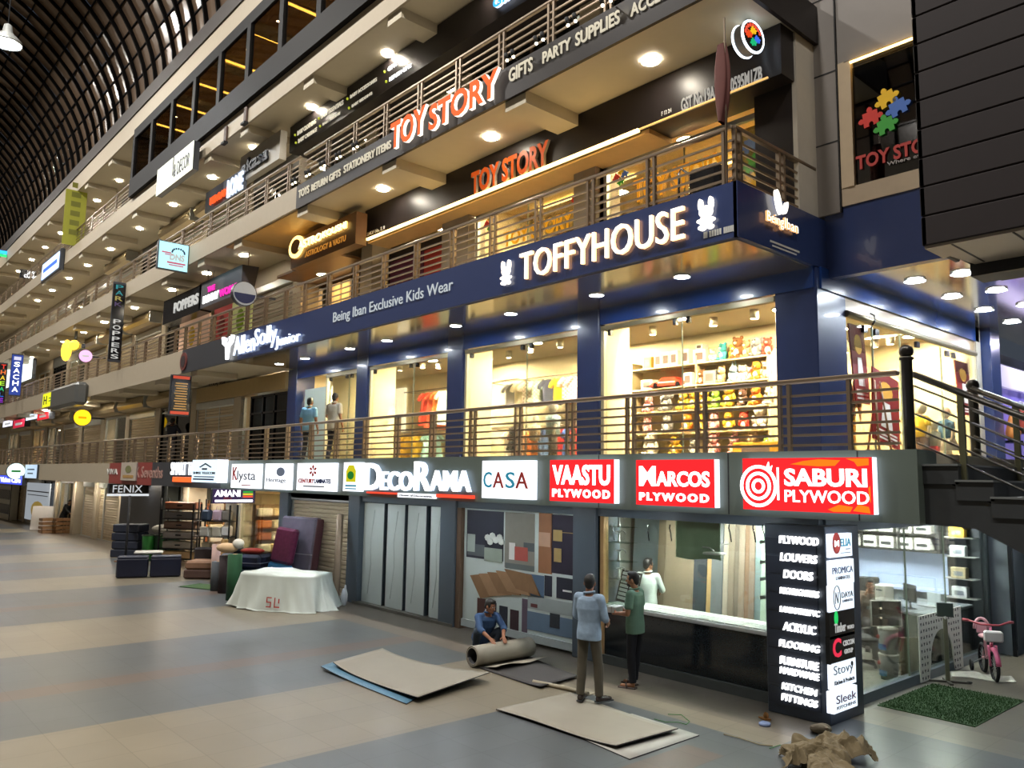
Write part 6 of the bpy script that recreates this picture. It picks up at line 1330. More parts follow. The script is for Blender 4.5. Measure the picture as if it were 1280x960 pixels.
B().box(-.03, .03, -.02, .02, 0, 1.0, c=.008).build('pole', M('pole_grey', '7d7c66', .5, metal=.3), t); B().box(-.32, .32, -.025, .025, 0, .03).box(-.025, .025, -.22, .22, .0, .03).build('foot', M('pole_foot', '4a4840', .5), t)
for s in (-1, 1): B().sph((s*.3, 0, .02), (.05, .03, .02), 8).build('rubber_foot', blackm, t)
B().box(-.12, .12, -.03, -.01, 1.0, 1.22, c=.01).build('board', M('stand_board', '3f4a44', .5), t); B().sph((0, 0, 1.0), (.035, .035, .05), 8).build('clamp', white, t)
# grass mat
gb = B(); random.seed(3)
gr = M('artificial_grass', '33502a', .95, noise=.25, scale=60)
gb.box(-5.22, -3.98, 11.5, 13.42, 0, .012, gr)
for i in range(5200):
    x, y = random.uniform(-5.21, -3.99), random.uniform(11.51, 13.41); a = random.uniform(0, 2*PI); h = random.uniform(.018, .032); dx, dy = .006*math.cos(a), .006*math.sin(a); lx, ly = random.uniform(-.01, .01), random.uniform(-.01, .01)
    gb.add([(x-dx, y-dy, .012), (x+dx, y+dy, .012), (x+lx, y+ly, .012+h)], [(0, 1, 2)], gr)
tag(gb.build('grass_mat'), 'green artificial grass mat on the paving before the side office', 'mat')
# pink kids bike facing out
t = thing('kids_bicycle', 'pink kids bicycle with training wheels beside the side office wall', 'bicycle', (-4.85, 14.75, 0), -2.6); t.scale = (1.1, 1.1, 1.1)
pk, pk2 = M('bike_pink', 'c85a80', .4), M('bike_pale_pink', 'd8a0a8', .4)
def wheel(y, r):
    t_ = B().tube([(0, y+r*math.cos(2*PI*k/20), r+.0+r*math.sin(2*PI*k/20)) for k in range(20)], .024, 8, closed=True).build('wheel', blackm, t)
    sb = B()
    for k in range(8): a = PI*k/8; sb.tube([(0, y-r*math.cos(a), r-r*math.sin(a)), (0, y+r*math.cos(a), r+r*math.sin(a))], .003, 4)
    sb.build('spokes', alum, t_)
wheel(.32, .2); wheel(-.32, .2)
B().tube([(0, -.32, .2), (0, -.1, .24), (0, .05, .3), (0, .22, .52)], .022, 8).tube([(0, -.1, .24), (0, -.16, .5)], .02, 8).tube([(0, -.32, .2), (0, -.16, .46)], .015, 8).build('frame', pk2, t)
B().tube([(0, .22, .45), (0, .2, .74)], .018, 8).tube([(-.05, .32, .2), (-.05, .24, .48), (.05, .24, .48), (.05, .32, .2)], .016, 8).build('fork', pk, t)
B().tube([(-.26, .1, .80), (-.12, .18, .76), (.12, .18, .76), (.26, .1, .80)], .014, 8).build('handlebar', M('bike_red', 'a8404a', .4), t)
for s in (-1, 1): B().tube([(s*.26, .1, .80), (s*.33, .06, .80)], .02, 8).build('grip', M('bike_red', 'a8404a', .4), t)
B().sph((0, -.18, .54), (.08, .14, .035), 12).build('saddle', pk2, t); B().tube([(.10*math.cos(PI*k/10), -.32, .62+.16*math.sin(PI*k/10)) for k in range(11)], .022, 8).box(-.07, .07, -.335, -.31, .56, .72, c=.01).build('backrest', pk2, t)
B().tube([(0, .32+.235*math.cos(a), .2+.235*math.sin(a)) for a in [.2+k*.25 for k in range(10)]], .035, 8).build('mudguard', pk, t); B().box(-.12, .12, .28, .40, .55, .70, c=.02).build('basket', M('basket_white', 'd8d0d0', .5), t)
for s in (-1, 1): q = B().tube([(0, -.32, .2), (s*.16, -.32, .10)], .01, 6).build('training_wheel_arm', alum, t); B().prism([(-.32+.08*math.cos(2*PI*k/14), .08+.08*math.sin(2*PI*k/14)) for k in range(14)], s*.16-.015, s*.16+.015, 'X').build('training_wheel', blackm, q)
B().box(-.03, .03, .1, .13, .3, .45).build('chain_guard', pk, t)
# cloth, column, shop to the far right
o = B().grid(lambda u, v: (.9*u, .45*v+.06*math.sin(7*u), .012+.07*max(0, math.sin(9*u+2*v)*math.sin(6*v+3*u))*math.sin(PI*u)*math.sin(PI*v)), 24, 14).build('crumpled_sheet', M('dusty_white', 'b9b6aa', .8), None, (-5.2, 14.15, 0), .45); m_ = o.modifiers.new('thickness', 'SOLIDIFY'); m_.thickness = .006; tag(o, 'crumpled dusty white plastic sheet on the floor by the bicycle', 'sheet')
struct(B().box(-5.5, -5.05, 16.8, 17.5, 0, 2.66, c=.01).build('column', M('dark_slate_column', '565d64', .4))); sbox('trim_black_edge', -5.1, -5.03, 16.75, 16.81, 0, 2.66, black); sbox('trim_grey_jamb', -5.02, -4.6, 17.4, 17.6, 0, 2.66, M('grey_jamb', '5f666c', .4))
sbox('wall_right_shop', -5.0, 2, 20.4, 20.5, 0, 2.9, M('right_shop_wall', 'b7b6a8', .6))
t = thing('shop_sign_panel', 'pale shop sign panel with small dark writing at the far right', 'sign', (-4.6, 18.0, 2.12)); B().box(0, 2.4, -.06, 0, 0, .55).build('panel', M('pale_sign', 'c2c4bc', .45), t); put_text(B(), 'venus', .45, .14, 1.05, .28, -.062, mat=ink, depth=.01).build('lettering', None, t); B().box(.3, .32, -.07, -.06, .12, .4).build('dash_print', ink, t)
flush(-3.4, 19, 2.8, 70, 'added round lamp inside the shop at the far right', 'lamps in the far right shop', (1, .96, .85))
t = thing('metal_shelf_rack', 'grey metal rack with shelves at the right edge', 'rack', (-4.4, 16.9, 0)); 
for q in (0, 1.3):
    for y in (0, .45): B().box(q-.02, q+.02, y-.02, y+.02, 0, 1.25).build('upright', M('rack_grey', '7f8680', .4, metal=.5), t)
for z in (.35, .7, 1.0): B().box(-.02, 1.32, -.02, .47, z-.02, z, c=.005).build('shelf', M('rack_shelf', 'a2a8a2', .4, metal=.3), t)
B().tube([(0, 0, 1.25), (1.3, 0, 1.25)], .015, 6).build('top_bar', M('rack_grey', '7f8680', .4, metal=.5), t)
for i in range(4):
    o = thing('paper_notice', f'{ORD[i]} white paper notice from the left on the far right shop wall', 'paper', (-4.5+.42*i, 20.38, 1.55), 0, 'paper notices'); B().box(0, .34, 0, .01, 0, .42).build('sheet', white, o); B().box(.05, .28, -.004, 0, .1, .14).box(.05, .24, -.004, 0, .22, .26).build('print', ink_grey, o)
# ---- stair going down to the right from the landing
st = M('dark_stair_stone', '2f3234', .5, noise=.2); B_ = B()
for k in range(12):
    x = -3.36+k*.31; z = 3.27-k*.158
    B_.box(x, x+.34, 8.62, 10.45, z-.20, z, st); B_.box(x, x+.345, 8.60, 10.47, z-.018, z+.002, M('stair_nosing', '6a6e6e', .35))
B_.prism([(-3.36, 3.2), (-3.36, 2.66), (-2.9, 2.64), (.6, .8), (.6, 1.2)], 8.64, 10.43, 'Y', st)
struct(B_.build('floor_stair'))
t = thing('stair_railing', 'steel stair railing running down to the right from the ball topped post', 'railing'); sl_ = -.50
for y, nm in ((8.72, 0), (10.4, 1)):
    x0 = -3.45; 
    B().tube([(x0, y, 4.22), (x0+4, y, 4.22+4*sl_)], .035, 8).build('handrail', steel_dark, t)
    for k in range(5): B().tube([(x0, y, 3.5+.15*k), (x0+4, y, 3.5+.15*k+4*sl_)], .012, 6).build('rail', steel_dark, t)
    for k in range(4): B().box(x0+.45+k*.95-.03, x0+.45+k*.95+.03, y-.02, y+.02, 2.8+(.45+k*.95)*sl_+.05, 4.2+(.45+k*.95)*sl_).build('post', M('stair_post', '6a6a52', .35, metal=.6), t)
# ---- left shops on the ground: open shop with bags, bedding
sbox('wall_open_shop_rear', -30, -21.4, 13.2, 13.3, 0, 2.66, M('open_shop_wall', 'd8bd90', .6)); sbox('wall_open_shop_side', -25.45, -25.35, 10.9, 13.2, 0, 2.66, M('open_shop_wall', 'd8bd90', .6)); sbox('wall_open_shop_end', -30.1, -30, 10.5, 13.2, 0, 2.66, M('open_shop_wall2', '7d8078', .6))
flush(-23.4, 11.5, 2.66, 90, 'added round lamp in the open bedding shop', 'lamps in the open ground shops', WARM); flush(-27.4, 11.4, 2.66, 60, 'added round lamp in the open bag shop', 'lamps in the open ground shops', (1, .88, .7))
def bedrack(x, y, lab, i, grp):
    t = thing('stock_rack', lab, 'rack', (x, y, 0), PI/2, grp); B().box(-.26, .26, .2, .42, 0, 2.1).build('case', M('rack_wood', '9a7a52', .6), t)
    for q in range(5):
        c = ['c87838', 'e0d2b0', 'e8e0cc', 'd8b888', 'a05a30', 'e6dcc8'][(q*2+i) % 6]; B().box(-.24, .24, -.02, .2, .2+.38*q, .2+.38*q+.27, c=.04).build('folded_goods', M('bed_'+c, c, .8), t)
for i in range(4): bedrack(-24.72, 11.35+.5*i, f'{ORD[i]} rack of folded bedding from the front of the open bedding shop', i, 'racks in the bedding shop')
for i in range(4): bedrack(-29.35, 11.05+.56*i, f'{ORD[i]} rack of stock from the front of the open bag shop', i+2, 'racks in the bag shop')
struct(B().box(-24.75, -24.6, 10.45, 10.6, 0, 2.6, M('pale_post', 'c9c0ac', .5)).box(-25.3, -25.1, 10.45, 10.6, 0, 2.6, M('pale_post', 'c9c0ac', .5)).build('trim_post')); struct(B().box(-24.6, -21.9, 10.5, 10.51, .7, 2.5).build('window_16_glass', glass))
mpx = lambda px, py: (lambda g: (Vector((g[0], g[1], 0))-Vector((0, 0, H))).dot(_f)/FPX)(onZ(px, py))
def rack(label, x, y, w_, h, n, items, rz=0.):
    t = thing('display_rack', label, 'rack', (x, y, 0), rz)
    for sx_ in (-1, 1):
        for sy_ in (-.2, .2): B().box(sx_*w_/2-.02, sx_*w_/2+.02, sy_-.02, sy_+.02, 0, h).build('upright', blackm, t)
    for k in range(n): B().box(-w_/2, w_/2, -.22, .22, .15+k*(h-.2)/n, .17+k*(h-.2)/n).build('shelf', blackm, t)
    return t
hs = 2.3
rack('tall black rack of flat suitcases beside the green bins', -28.3, 10.0, 1.5, 2.2, 6, None, .6)
for k in range(6):
    c = ['7a4a34', '5a5450', '6a5040', '8a8078', '9a9080', 'c0a070'][k]
    t = thing('suitcase', f'{["brown", "slate", "tan brown", "grey", "pale grey", "straw"][k]} flat case on the black rack, {ORD[5-k]} from the bottom', 'suitcase', (-28.3, 10.0, .18+(5-k)*.333), .6, 'cases on the black rack'); B().box(-.62, .62, -.2, .2, 0, .24, c=.03).build('shell', M('case_'+c, c, .5), t); B().box(-.1, .1, -.215, -.2, .1, .14).build('handle', black, t)
rack('black rack of bags under the hanging AMANI sign', -25.2, 9.9, 1.3, 2.1, 4, None, .6)
for k, (dx, lv, c, nm, kind) in enumerate([(-.3, 3, '3a4a5e', 'dark blue', 'b'), (.1, 3, 'c9a9b4', 'pale pink', 'b'), (.42, 3, '7d7468', 'grey brown', 'b'), (-.3, 2, 'd8d2c4', 'cream', 'x'), (.15, 2, 'cfc6b0', 'ivory', 'x'), (.45, 2, 'e0d8d0', 'white', 'b'), (-.2, 1, 'b0a080', 'straw', 'x'), (.3, 1, '8a7a68', 'taupe', 'x'), (-.25, 0, 'd8b8a0', 'peach', 'x'), (.25, 0, 'c8a060', 'amber', 'x')]):
    ca, sa = math.cos(.6), math.sin(.6); t = thing('handbag' if kind == 'b' else 'storage_box', f'{nm} {"bag" if kind == "b" else "box"} on the black rack, {ORD[3-lv]} shelf from the top', 'bag' if kind == 'b' else 'box', (-25.2+dx*ca, 9.9+dx*sa, .17+lv*.475), .6, 'bags and boxes on the rack')
    B().box(-.15, .15, -.12, .12, 0, .34 if kind == 'b' else .26, c=.05 if kind == 'b' else .01).build('body', M('bag_'+c, c, .6), t)
    if kind == 'b': B().tube([(-.08, 0, .32), (-.06, 0, .44), (.06, 0, .44), (.08, 0, .32)], .012, 6).build('handle', M('bag_'+c, c, .6), t)
    else: B().box(-.155, .155, -.125, .125, .22, .28, c=.01).build('lid', M('bag_'+c, c, .6), t)
for i, (px, c, nm) in enumerate(((184, '2f7a34', 'bright green'), (199, '1e4a2a', 'dark green'), (215, '244a30', 'deep green'))):
    x, y = onZ(px, 701); t = thing('fabric_bin', f'{nm} tall round bin, {ORD[i]} from the dark shop front', 'bin', (x, y, 0), 0, 'green bins'); B().lathe([(.18, 0), (.215, .85), (.225, .88), (.20, .88)], 18).build('tub', M('bin_'+c, c, .5), t); B().tube([(.215*math.cos(a*PI/8), .215*math.sin(a*PI/8), .88) for a in range(16)], .02, 6, closed=True).build('rim', M('bin_rim', '1c2a20', .5), t)
t = thing('white_cushion_stack', 'pale folded quilt lying across the green bins', 'quilt', (*onZ(205, 697), .9)); B().sph((0, 0, .14), (.75, .45, .16), 16).build('upper_fold', M('quilt_white', 'b7b4ac', .85), t); B().sph((.05, 0, .06), (.7, .42, .1), 16).build('lower_fold', M('quilt_grey', 'a09c94', .85), t)
# dark storage bench and the brown sofa bed at the kerb of the open shop
t = thing('storage_bench', 'long dark navy upholstered box bench on the paving', 'bench', (-25.15, 8.0, 0), math.radians(70)); nv = M('navy_leatherette', '12162a', .35)
for s in (-1, 1): B().box(s*.45-.42, s*.45+.42, -.25, .25, .02, .56, c=.03).build('box', nv, t); B().box(s*.45-.41, s*.45+.41, -.24, .24, .56, .62, c=.02).build('lid', M('navy_top', '2a2f40', .4), t)
t = thing('bed_slab', 'white thin mattress sheet lying on the navy bench', 'mattress', (-25.6, 8.2, .63), math.radians(70)); B().box(-.5, .3, -.2, .3, 0, .08, c=.03).build('pad', M('quilt_white', 'b7b4ac', .85), t); B().tube([(-.5, -.2, .04), (.3, -.2, .04)], .01, 6).build('piping', alum, t)
t = thing('sofa_bed', 'brown upholstered sofa bed before the open shop', 'sofa', (-23.95, 9.5, 0), math.radians(50)); bs = M('brown_upholstery', '4a342c', .8, noise=.2, scale=30); bs2 = M('brown_top', '7a5a44', .8)
B().box(-.75, .75, -.5, .45, .02, .28, c=.04).build('base', bs, t); B().box(-.72, .75, -.5, .3, .28, .52, c=.05).build('seat_cushion', bs2, t); B().box(-.75, .75, .25, .48, .28, .85, c=.05).build('backrest', M('dark_back', '2e2626', .8), t)
t = thing('grass_doormat', 'small green grass mat beside the pole rack', 'mat', (-22.1, 8.5, 0), .4); B().box(-.55, .55, -.35, .35, 0, .025, c=.01).build('pile', gr, t); B().box(-.57, .57, -.37, .37, 0, .008).build('backing', blackm, t)
x, y = onZ(291, 750); t = thing('grass_roll', 'upright dark green roll of artificial turf', 'roll', (x, y, 0)); B().lathe([(.17, 0), (.17, 1.1), (.06, 1.1)], 16).build('roll', M('turf_dark', '1e4a2c', .9, noise=.2), t); B().lathe([(.06, 1.1), (.06, 1.11), (.01, 1.11)], 12).build('core', oak, t)
for i, (px, py, r, h, c, nm) in enumerate(((271, 738, .17, .75, '4a4f54', 'grey'), (280, 741, .16, .95, '2c2224', 'dark brown'), (268, 730, .12, 1.1, 'b89a90', 'pale pink'), (278, 728, .10, 1.2, 'b8925a', 'ochre'))):
    x, y = onZ(px, py); t = thing('carpet_roll', f'{nm} upright carpet roll beside the green turf roll', 'roll', (x, y, 0), 0, 'carpet rolls'); B().lathe([(r, 0), (r, h), (r*.3, h)], 14).build('roll', M('roll_'+c, c, .9), t); B().lathe([(r*.3, h), (r*.3, h+.01), (.01, h+.01)], 10).build('core', oak, t)
t = thing('plush_dog', 'tan and white plush cushion lying on top of the carpet rolls', 'cushion', (*onZ(281, 742), 1.1), .5); B().sph((0, 0, .06), (.34, .16, .13), 12).build('body', M('plush_tan', 'd0b088', .9), t); B().sph((.34, 0, .18), (.16, .13, .13), 12).build('head', M('plush_white', 'd8d4c8', .9), t)
t = thing('trunk', 'dark teal travel trunk stack behind the white covered table', 'trunk', (-21.1, 9.2, 0), .6); B().box(-.6, .6, -.35, .35, 0, .55, c=.05).build('lower_case', M('trunk_teal', '16303a', .35), t); B().box(-.62, .62, -.36, .36, .56, .95, c=.08).build('upper_case', M('trunk_navy', '1e2438', .25), t); B().box(-.64, .64, -.37, .37, .72, .74).build('piping', M('trunk_pipe', '6a7080', .4), t)
t = thing('folded_blanket', 'red folded blanket on the dark trunk by the shop window', 'blanket', (-20.95, 9.3, .96), .6); B().sph((0, 0, .06), (.35, .22, .08), 14).build('fold', M('blanket_red', 'a03428', .9), t); B().sph((-.45, 0, .08), (.18, .16, .1), 10).build('dark_bundle', M('bundle_dark', '22242a', .9), t)
# mattresses leaning on the shutter
t = thing('leaning_mattress', 'plastic wrapped grey mattress leaning on the beige shutter', 'mattress', (-19.9, 9.86, 0), .22); t.rotation_euler = (-.13, 0, .22)
B().box(-.72, .72, 0, .24, .02, 1.98, c=.06).build('pad', M('mattress_wrap', '6f6a78', .18, noise=.25, scale=5, spec=.8), t); B().box(.725, .76, .0, .24, .05, 1.95, c=.02).build('side_band', M('band_maroon', '55343a', .5), t); B().box(-.74, .74, -.01, .25, 1.0, 1.02).build('seam', M('wrap_white', 'a09ca4', .3), t)
t = thing('quilt_pack', 'purple and blue patterned quilt pack in front of the grey mattress', 'quilt pack', (-20.0, 9.5, .35), .22); t.rotation_euler = (-.16, .06, .22)
B().box(-.38, .42, 0, .22, .42, 1.35, c=.07).build('purple_fabric', M('quilt_purple', '6a2a48', .3, noise=.5, scale=12), t); B().box(-.39, .43, -.01, .21, 0, .42, c=.05).build('blue_fabric', M('quilt_blue', '3a86b8', .3, noise=.5, scale=10), t)
for s in (-.16, .2): B().sph((s, -.012, .24), (.09, .01, .06), 10).build('print', M('print_fish', 'd0d8dc', .5), t)
t = thing('cardboard_tube', 'long brown cardboard tube leaning on the slate column', 'tube'); B().tube([(-17.3, 9.8, .02), (-17.85, 10.15, 2.1)], .085, 14).build('tube', M('tube_tan', '94806a', .7), t); B().tube([(-17.85, 10.15, 2.1), (-17.852, 10.153, 2.11)], .06, 12).build('core', blackm, t)
o = B().sph((0, 0, .2), (.10, .08, .22), 10).sph((.03, 0, .40), (.03, .03, .1), 8).build('plastic_bag', M('plastic_white', 'c8ccd0', .3), None, (-17.15, 9.95, 0)); tag(o, 'small white plastic bag at the foot of the cardboard tube', 'bag')
# white sheet draped over a low table
def drape(u, v):
    a = 2*PI*u; ex, ey, hh = 1.0, .58, .84
    n_ = 5.; ca, sa = math.cos(a), math.sin(a); k_ = (abs(ca)**n_+abs(sa)**n_)**(-1/n_)
    if v < .32:
        q = v/.32; x, y, z = ex*k_*ca*q, ey*k_*sa*q, hh+.035*math.sin(3*a+q*2)*q+.012*math.sin(9*a+5*q)*q-.04*q*q
    else:
        q = (v-.32)/.68; fl_ = 1+.22*q**1.3+.07*q*math.sin(7*a+.6+1.5*q)+.05*q**2*math.sin(17*a+2*q)+.035*q*math.sin(29*a-3*q)+.06*q*math.sin(4*a+1)
        x, y = ex*k_*ca*fl_, ey*k_*sa*fl_; drop = 1-.06*max(0, math.sin(2*a+.4)); z = max(.012, hh-.05-(hh-.05)*min(1, q*1.04)*drop+.015*math.sin(9*a)*q)
    return (x, y, z)
dr = B().grid(drape, 110, 34).build('white_dust_sheet', M('sheet_white', 'c3cbc4', .75, noise=.06, scale=4, bump=.15), None, (-17.75, 8.75, 0), math.radians(33)); m_ = dr.modifiers.new('thickness', 'SOLIDIFY'); m_.thickness = .008
tag(dr, 'white sheet draped over a low table before the beige shutter', 'sheet')
mk = B(); mk.box(.0, .13, -.006, 0, .2, .225).box(0, .025, -.006, 0, .1, .225).box(0, .12, -.006, 0, .1, .125).box(.1, .125, -.006, 0, .0, .12).box(0, .12, -.006, 0, 0, .025).box(.2, .225, -.006, 0, .02, .22).box(.2, .34, -.006, 0, 0, .03).box(.3, .33, -.006, 0, .1, .2)
mko = mk.build('red_mark', M('mark_red', 'a83a34', .8), dr, (-.05, -.745, .1)); mko.rotation_euler = (-.1, 0, 0)
# ---- mats and sheets being cut on the paving
lino = M('lino_top', '8a8476', .5, noise=.08, scale=3); lino_d = M('lino_back', '26262a', .7); blue_s = M('blue_underlay', '4f7890', .5)
def sheet_(fn, nu, nv, m, m2, label, th=.012):
    o = B().grid(fn, nu, nv).build('vinyl_sheet', m); o.data.materials.append(m2); s_ = o.modifiers.new('thickness', 'SOLIDIFY'); s_.thickness = th; s_.offset = -1; s_.material_offset = 1; s_.material_offset_rim = 1
    if sum(p.normal.z for p in o.data.polygons) < 0: o.data.flip_normals()
    return tag(o, label, 'vinyl sheet')
def bil(c, lift):
    def f(u, v):
        p = [c[0][i]*(1-u)*(1-v)+c[1][i]*u*(1-v)+c[2][i]*u*v+c[3][i]*(1-u)*v for i in (0, 1)]; return (p[0], p[1], lift(u, v))
    return f
qA = [onZ(416, 838), onZ(522, 880), onZ(612, 853), onZ(478, 820)]; qB = [onZ(401, 838), onZ(508, 881), onZ(520, 874), onZ(470, 819)]
sheet_(bil(qB, lambda u, v: .016+.05*(1-u)**4+.02*math.sin(PI*v)*(1-u)), 16, 12, blue_s, lino_d, 'blue underlay sheet curling out below the left grey sheet')
sheet_(bil(qA, lambda u, v: .05+.10*u**3*(.4+.6*v)+.08*(1-u)**6), 24, 14, lino, lino_d, 'grey beige sheet with raised black edge lying left of the rolled mat')
qC = [onZ(620, 889), onZ(770, 939), onZ(848, 918), onZ(712, 868)]; qD = [onZ(700, 912), onZ(787, 950), onZ(874, 920), onZ(790, 893)]
sheet_(bil(qD, lambda u, v: .012), 6, 6, M('sheet_pale', 'a09f97', .5), lino_d, 'paler sheet sticking out under the beige sheet at the front')
sheet_(bil(qC, lambda u, v: .03+.045*u**5+.012*math.sin(5*u)*(1-v)), 24, 12, M('lino_beige', '8e887a', .5, noise=.08, scale=3), lino_d, 'beige sheet with curled end under the standing man in denim shirt')
qE = [onZ(600, 836), onZ(676, 862), onZ(724, 848), onZ(664, 823)]
sheet_(bil(qE, lambda u, v: .02+.03*u**6), 12, 8, M('mat_dark', '3a3736', .8), lino_d, 'dark flat end of the mat being rolled up')
t = thing('rolled_mat', 'half rolled grey mat under the hands of the squatting man', 'mat'); a0, a1 = onZ(590, 835), onZ(662, 822)
dx, dy = a1[0]-a0[0], a1[1]-a0[1]; L_ = math.hypot(dx, dy); t.location = (a0[0], a0[1], 0); t.rotation_euler = (0, 0, math.atan2(dy, dx))
sp_ = B().grid(lambda u, v: (L_*v, (.175-.05*u)*math.cos(-PI/2+u*4.4*PI), .18+(.175-.05*u)*math.sin(-PI/2+u*4.4*PI)), 70, 6).build('roll', lino, t); sp_.data.materials.append(lino_d); s_ = sp_.modifiers.new('thickness', 'SOLIDIFY'); s_.thickness = .012; s_.material_offset = 1; s_.offset = -1
B().grid(lambda u, v: (.12+(L_-.1)*v, -.16-.3*u, .03+.05*u+.02*math.sin(8*v)*u), 6, 8).build('loose_flap', M('lino_backing', '8f887a', .7), t)
pt = thing('cut_strip', 'narrow offcut strip lying beside the dark mat near the denim shirt man', 'offcut', (*onZ(700, 862), 0), .15); B().tube([(-.5, 0, .03), (.1, .02, .035), (.5, 0, .03)], .03, 8).build('curl', M('offcut_beige', '9a917c', .7), pt); B().box(-.45, .5, .02, .16, 0, .012).build('strip', M('offcut_beige', '9a917c', .7), pt)
# crumpled brown paper heap and debris in the foreground
paper = M('kraft_paper', '6f6248', .85, noise=.2, scale=8)
from mathutils import noise as mno
def crumple(name, label, px, py, sx_, sy_, hh, seed, mat, rz):
    def f(u, v):
        x, y = (u-.5)*sx_, (v-.5)*sy_; e = max(0, 1-((2*u-1)**4+(2*v-1)**4)*.55)
        q = Vector((x*4.2+seed, y*4.2, seed*.37)); r = 1-abs(mno.noise(q))*2; r2 = 1-abs(mno.noise(q*2.3))*2; d = mno.noise_vector(q*.9)*.11
        return (x*(.8+.2*r2)+d.x, y*(.8+.2*r)+d.y, max(.004, hh*e*(.5+.3*r+.14*r2)))
    o = B().grid(f, 26, 22, None, False).build(name, mat, None, (*onZ(px, py), 0), rz); k = o.modifiers.new('thickness', 'SOLIDIFY'); k.thickness = .006
    return tag(o, label, 'paper')
for i, (px, py, a_, b_, h_, lab) in enumerate(((1010, 958, .66, .5, .27, 'large crumpled brown paper at the left of the foreground heap'), (1052, 950, .7, .56, .33, 'large crumpled brown paper at the right of the foreground heap'), (1036, 972, .7, .5, .24, 'crumpled brown paper at the front of the foreground heap'), (1003, 938, .22, .2, .2, 'small torn brown paper behind the foreground heap'))):
    crumple('crumpled_paper', lab, px, py, a_, b_, h_, 3.1+i*2.7, paper, .4+i*.9)
o = B().grid(lambda u, v: (.12*math.sin(PI*v)*math.cos(2*PI*u)*(1+.2*math.sin(5*u*PI)), .1*math.sin(PI*v)*math.sin(2*PI*u), .06-.06*math.cos(PI*v)+.02*math.sin(9*u)*math.sin(PI*v)), 16, 8, None, False).build('rubble_lump', M('lump_brown', '8a7c64', .9, noise=.3), None, (*onZ(1026, 917), 0)); tag(o, 'loose brown stone shaped lump before the sign pillar', 'lump')
def wisp(pts, r, m, lab, name): tag(B().tube([(*onZ(px, py), .012+.012*(k % 2)) for k, (px, py) in enumerate(pts)], r, 5, m).build(name), lab, 'debris')
gw = M('green_twine', '4c7a4a', .8)
wisp([(818, 900), (832, 905), (848, 904), (858, 908), (862, 903), (852, 896), (835, 894)], .006, gw, 'loop of green twine on the paving before the glossy counter', 'green_twine'); wisp([(962, 937), (975, 934), (985, 936), (992, 930)], .006, gw, 'bit of green twine left of the brown paper heap', 'green_twine'); wisp([(905, 919), (925, 925), (950, 932), (966, 935)], .008, M('pale_string', '8f8468', .8), 'pale string trailing to the brown paper heap', 'string')
o = B().prism([(-.08, 0), (0, .05), (.09, .02), (.04, -.05)], 0, .02, 'Z').sph((.03, 0, .05), (.04, .03, .05), 8).build('dry_leaf', M('leaf_orange', '9a6a34', .8), None, (*onZ(955, 899), 0)); tag(o, 'curled orange brown leaf scrap before the sign pillar', 'debris')
o = B().lathe([(.07, 0), (.075, .03), (.05, .045)], 14).build('bottle_cap', M('cap_blue', '6a7a9c', .5), None, (*onZ(956, 907), 0)); tag(o, 'small blue grey lid lying beside the leaf scrap', 'lid')
# ---- far left on the ground
X_ = onZ(52, 662); t = thing('a_frame_board', 'white sandwich board standing on the far left paving', 'board', (X_[0], X_[1], 0), 1.1)
for s in (-1, 1): q = B().box(-.5, .5, -.02, .02, 0, 1.25, c=.01).build('panel', M('aframe_white', 'd0cccc', .5), t); q.location = (0, s*.25, 0); q.rotation_euler = (s*.2, 0, 0)
for i in range(3):
    x, y = onZ(58+i*13, 666); t = thing('wire_crate', f'{ORD[i]} brown wooden crate stacked at the far left shop door', 'crate', (x, y, 0), .3*i, 'crates at the far left')
    for z in (.02, .2, .4, .6): B().box(-.4, .4, -.3, -.27, z, z+.12).box(-.4, .4, .27, .3, z, z+.12).box(-.4, -.37, -.3, .3, z, z+.12).box(.37, .4, -.3, .3, z, z+.12).build('slat', wood, t)
    B().box(-.39, .39, -.29, .29, 0, .03).build('bottom', wood, t)
(x0, z1), (x1, z0) = onY(33, 577+40, 10.05), onY(60, 641, 10.05); t = thing('shop_poster', 'tall pale poster with a golden picture at a far left ground shop', 'poster', (x0, 10.05, .3)); B().box(0, x1-x0, 0, .05, 0, 2.1).build('sheet', EM('poster_pale', 'b8c0c8', .45), t); B().sph(((x1-x0)*.55, -.01, .6), ((x1-x0)*.28, .01, .5), 12).build('golden_print', EM('poster_gold', 'b89a4a', .35), t); B().box(.2, x1-x0-.2, -.01, 0, 1.6, 1.66).box(.4, x1-x0-.4, -.01, 0, 1.4, 1.44).build('text_print', ink, t)
x0, x1 = onY(0, 640, 10.2)[0], onY(17, 640, 10.2)[0]; t = thing('display_cabinet', 'white glass fronted cabinet with black frame at the extreme left', 'cabinet', (x0, 10.0, 0)); B().box(0, x1-x0, 0, .4, 0, 2.2).build('body', M('cab_white', 'c8c4b4', .5), t); B().box(0, x1-x0, -.04, 0, 2.1, 2.2).box(0, .1, -.04, 0, 0, 2.2).box(x1-x0-.1, x1-x0, -.04, 0, 0, 2.2).build('frame', black, t)
for k in range(2): B().box(.4, x1-x0-.4, -.03, 0, .35+k*.9, .95+k*.9).build('pane', glass_dark, t)
t = thing('dark_foam_stack', 'dark stacked foam blocks in front of the black shop front', 'stack', (-31.6, 9.3, 0), .8)
for k in range(4): B().box(-.5+.03*(k % 2), .5, -.4, .4, k*.3, k*.3+.28, c=.03).build('block', M('foam_dark', '1a2030', .6), t)
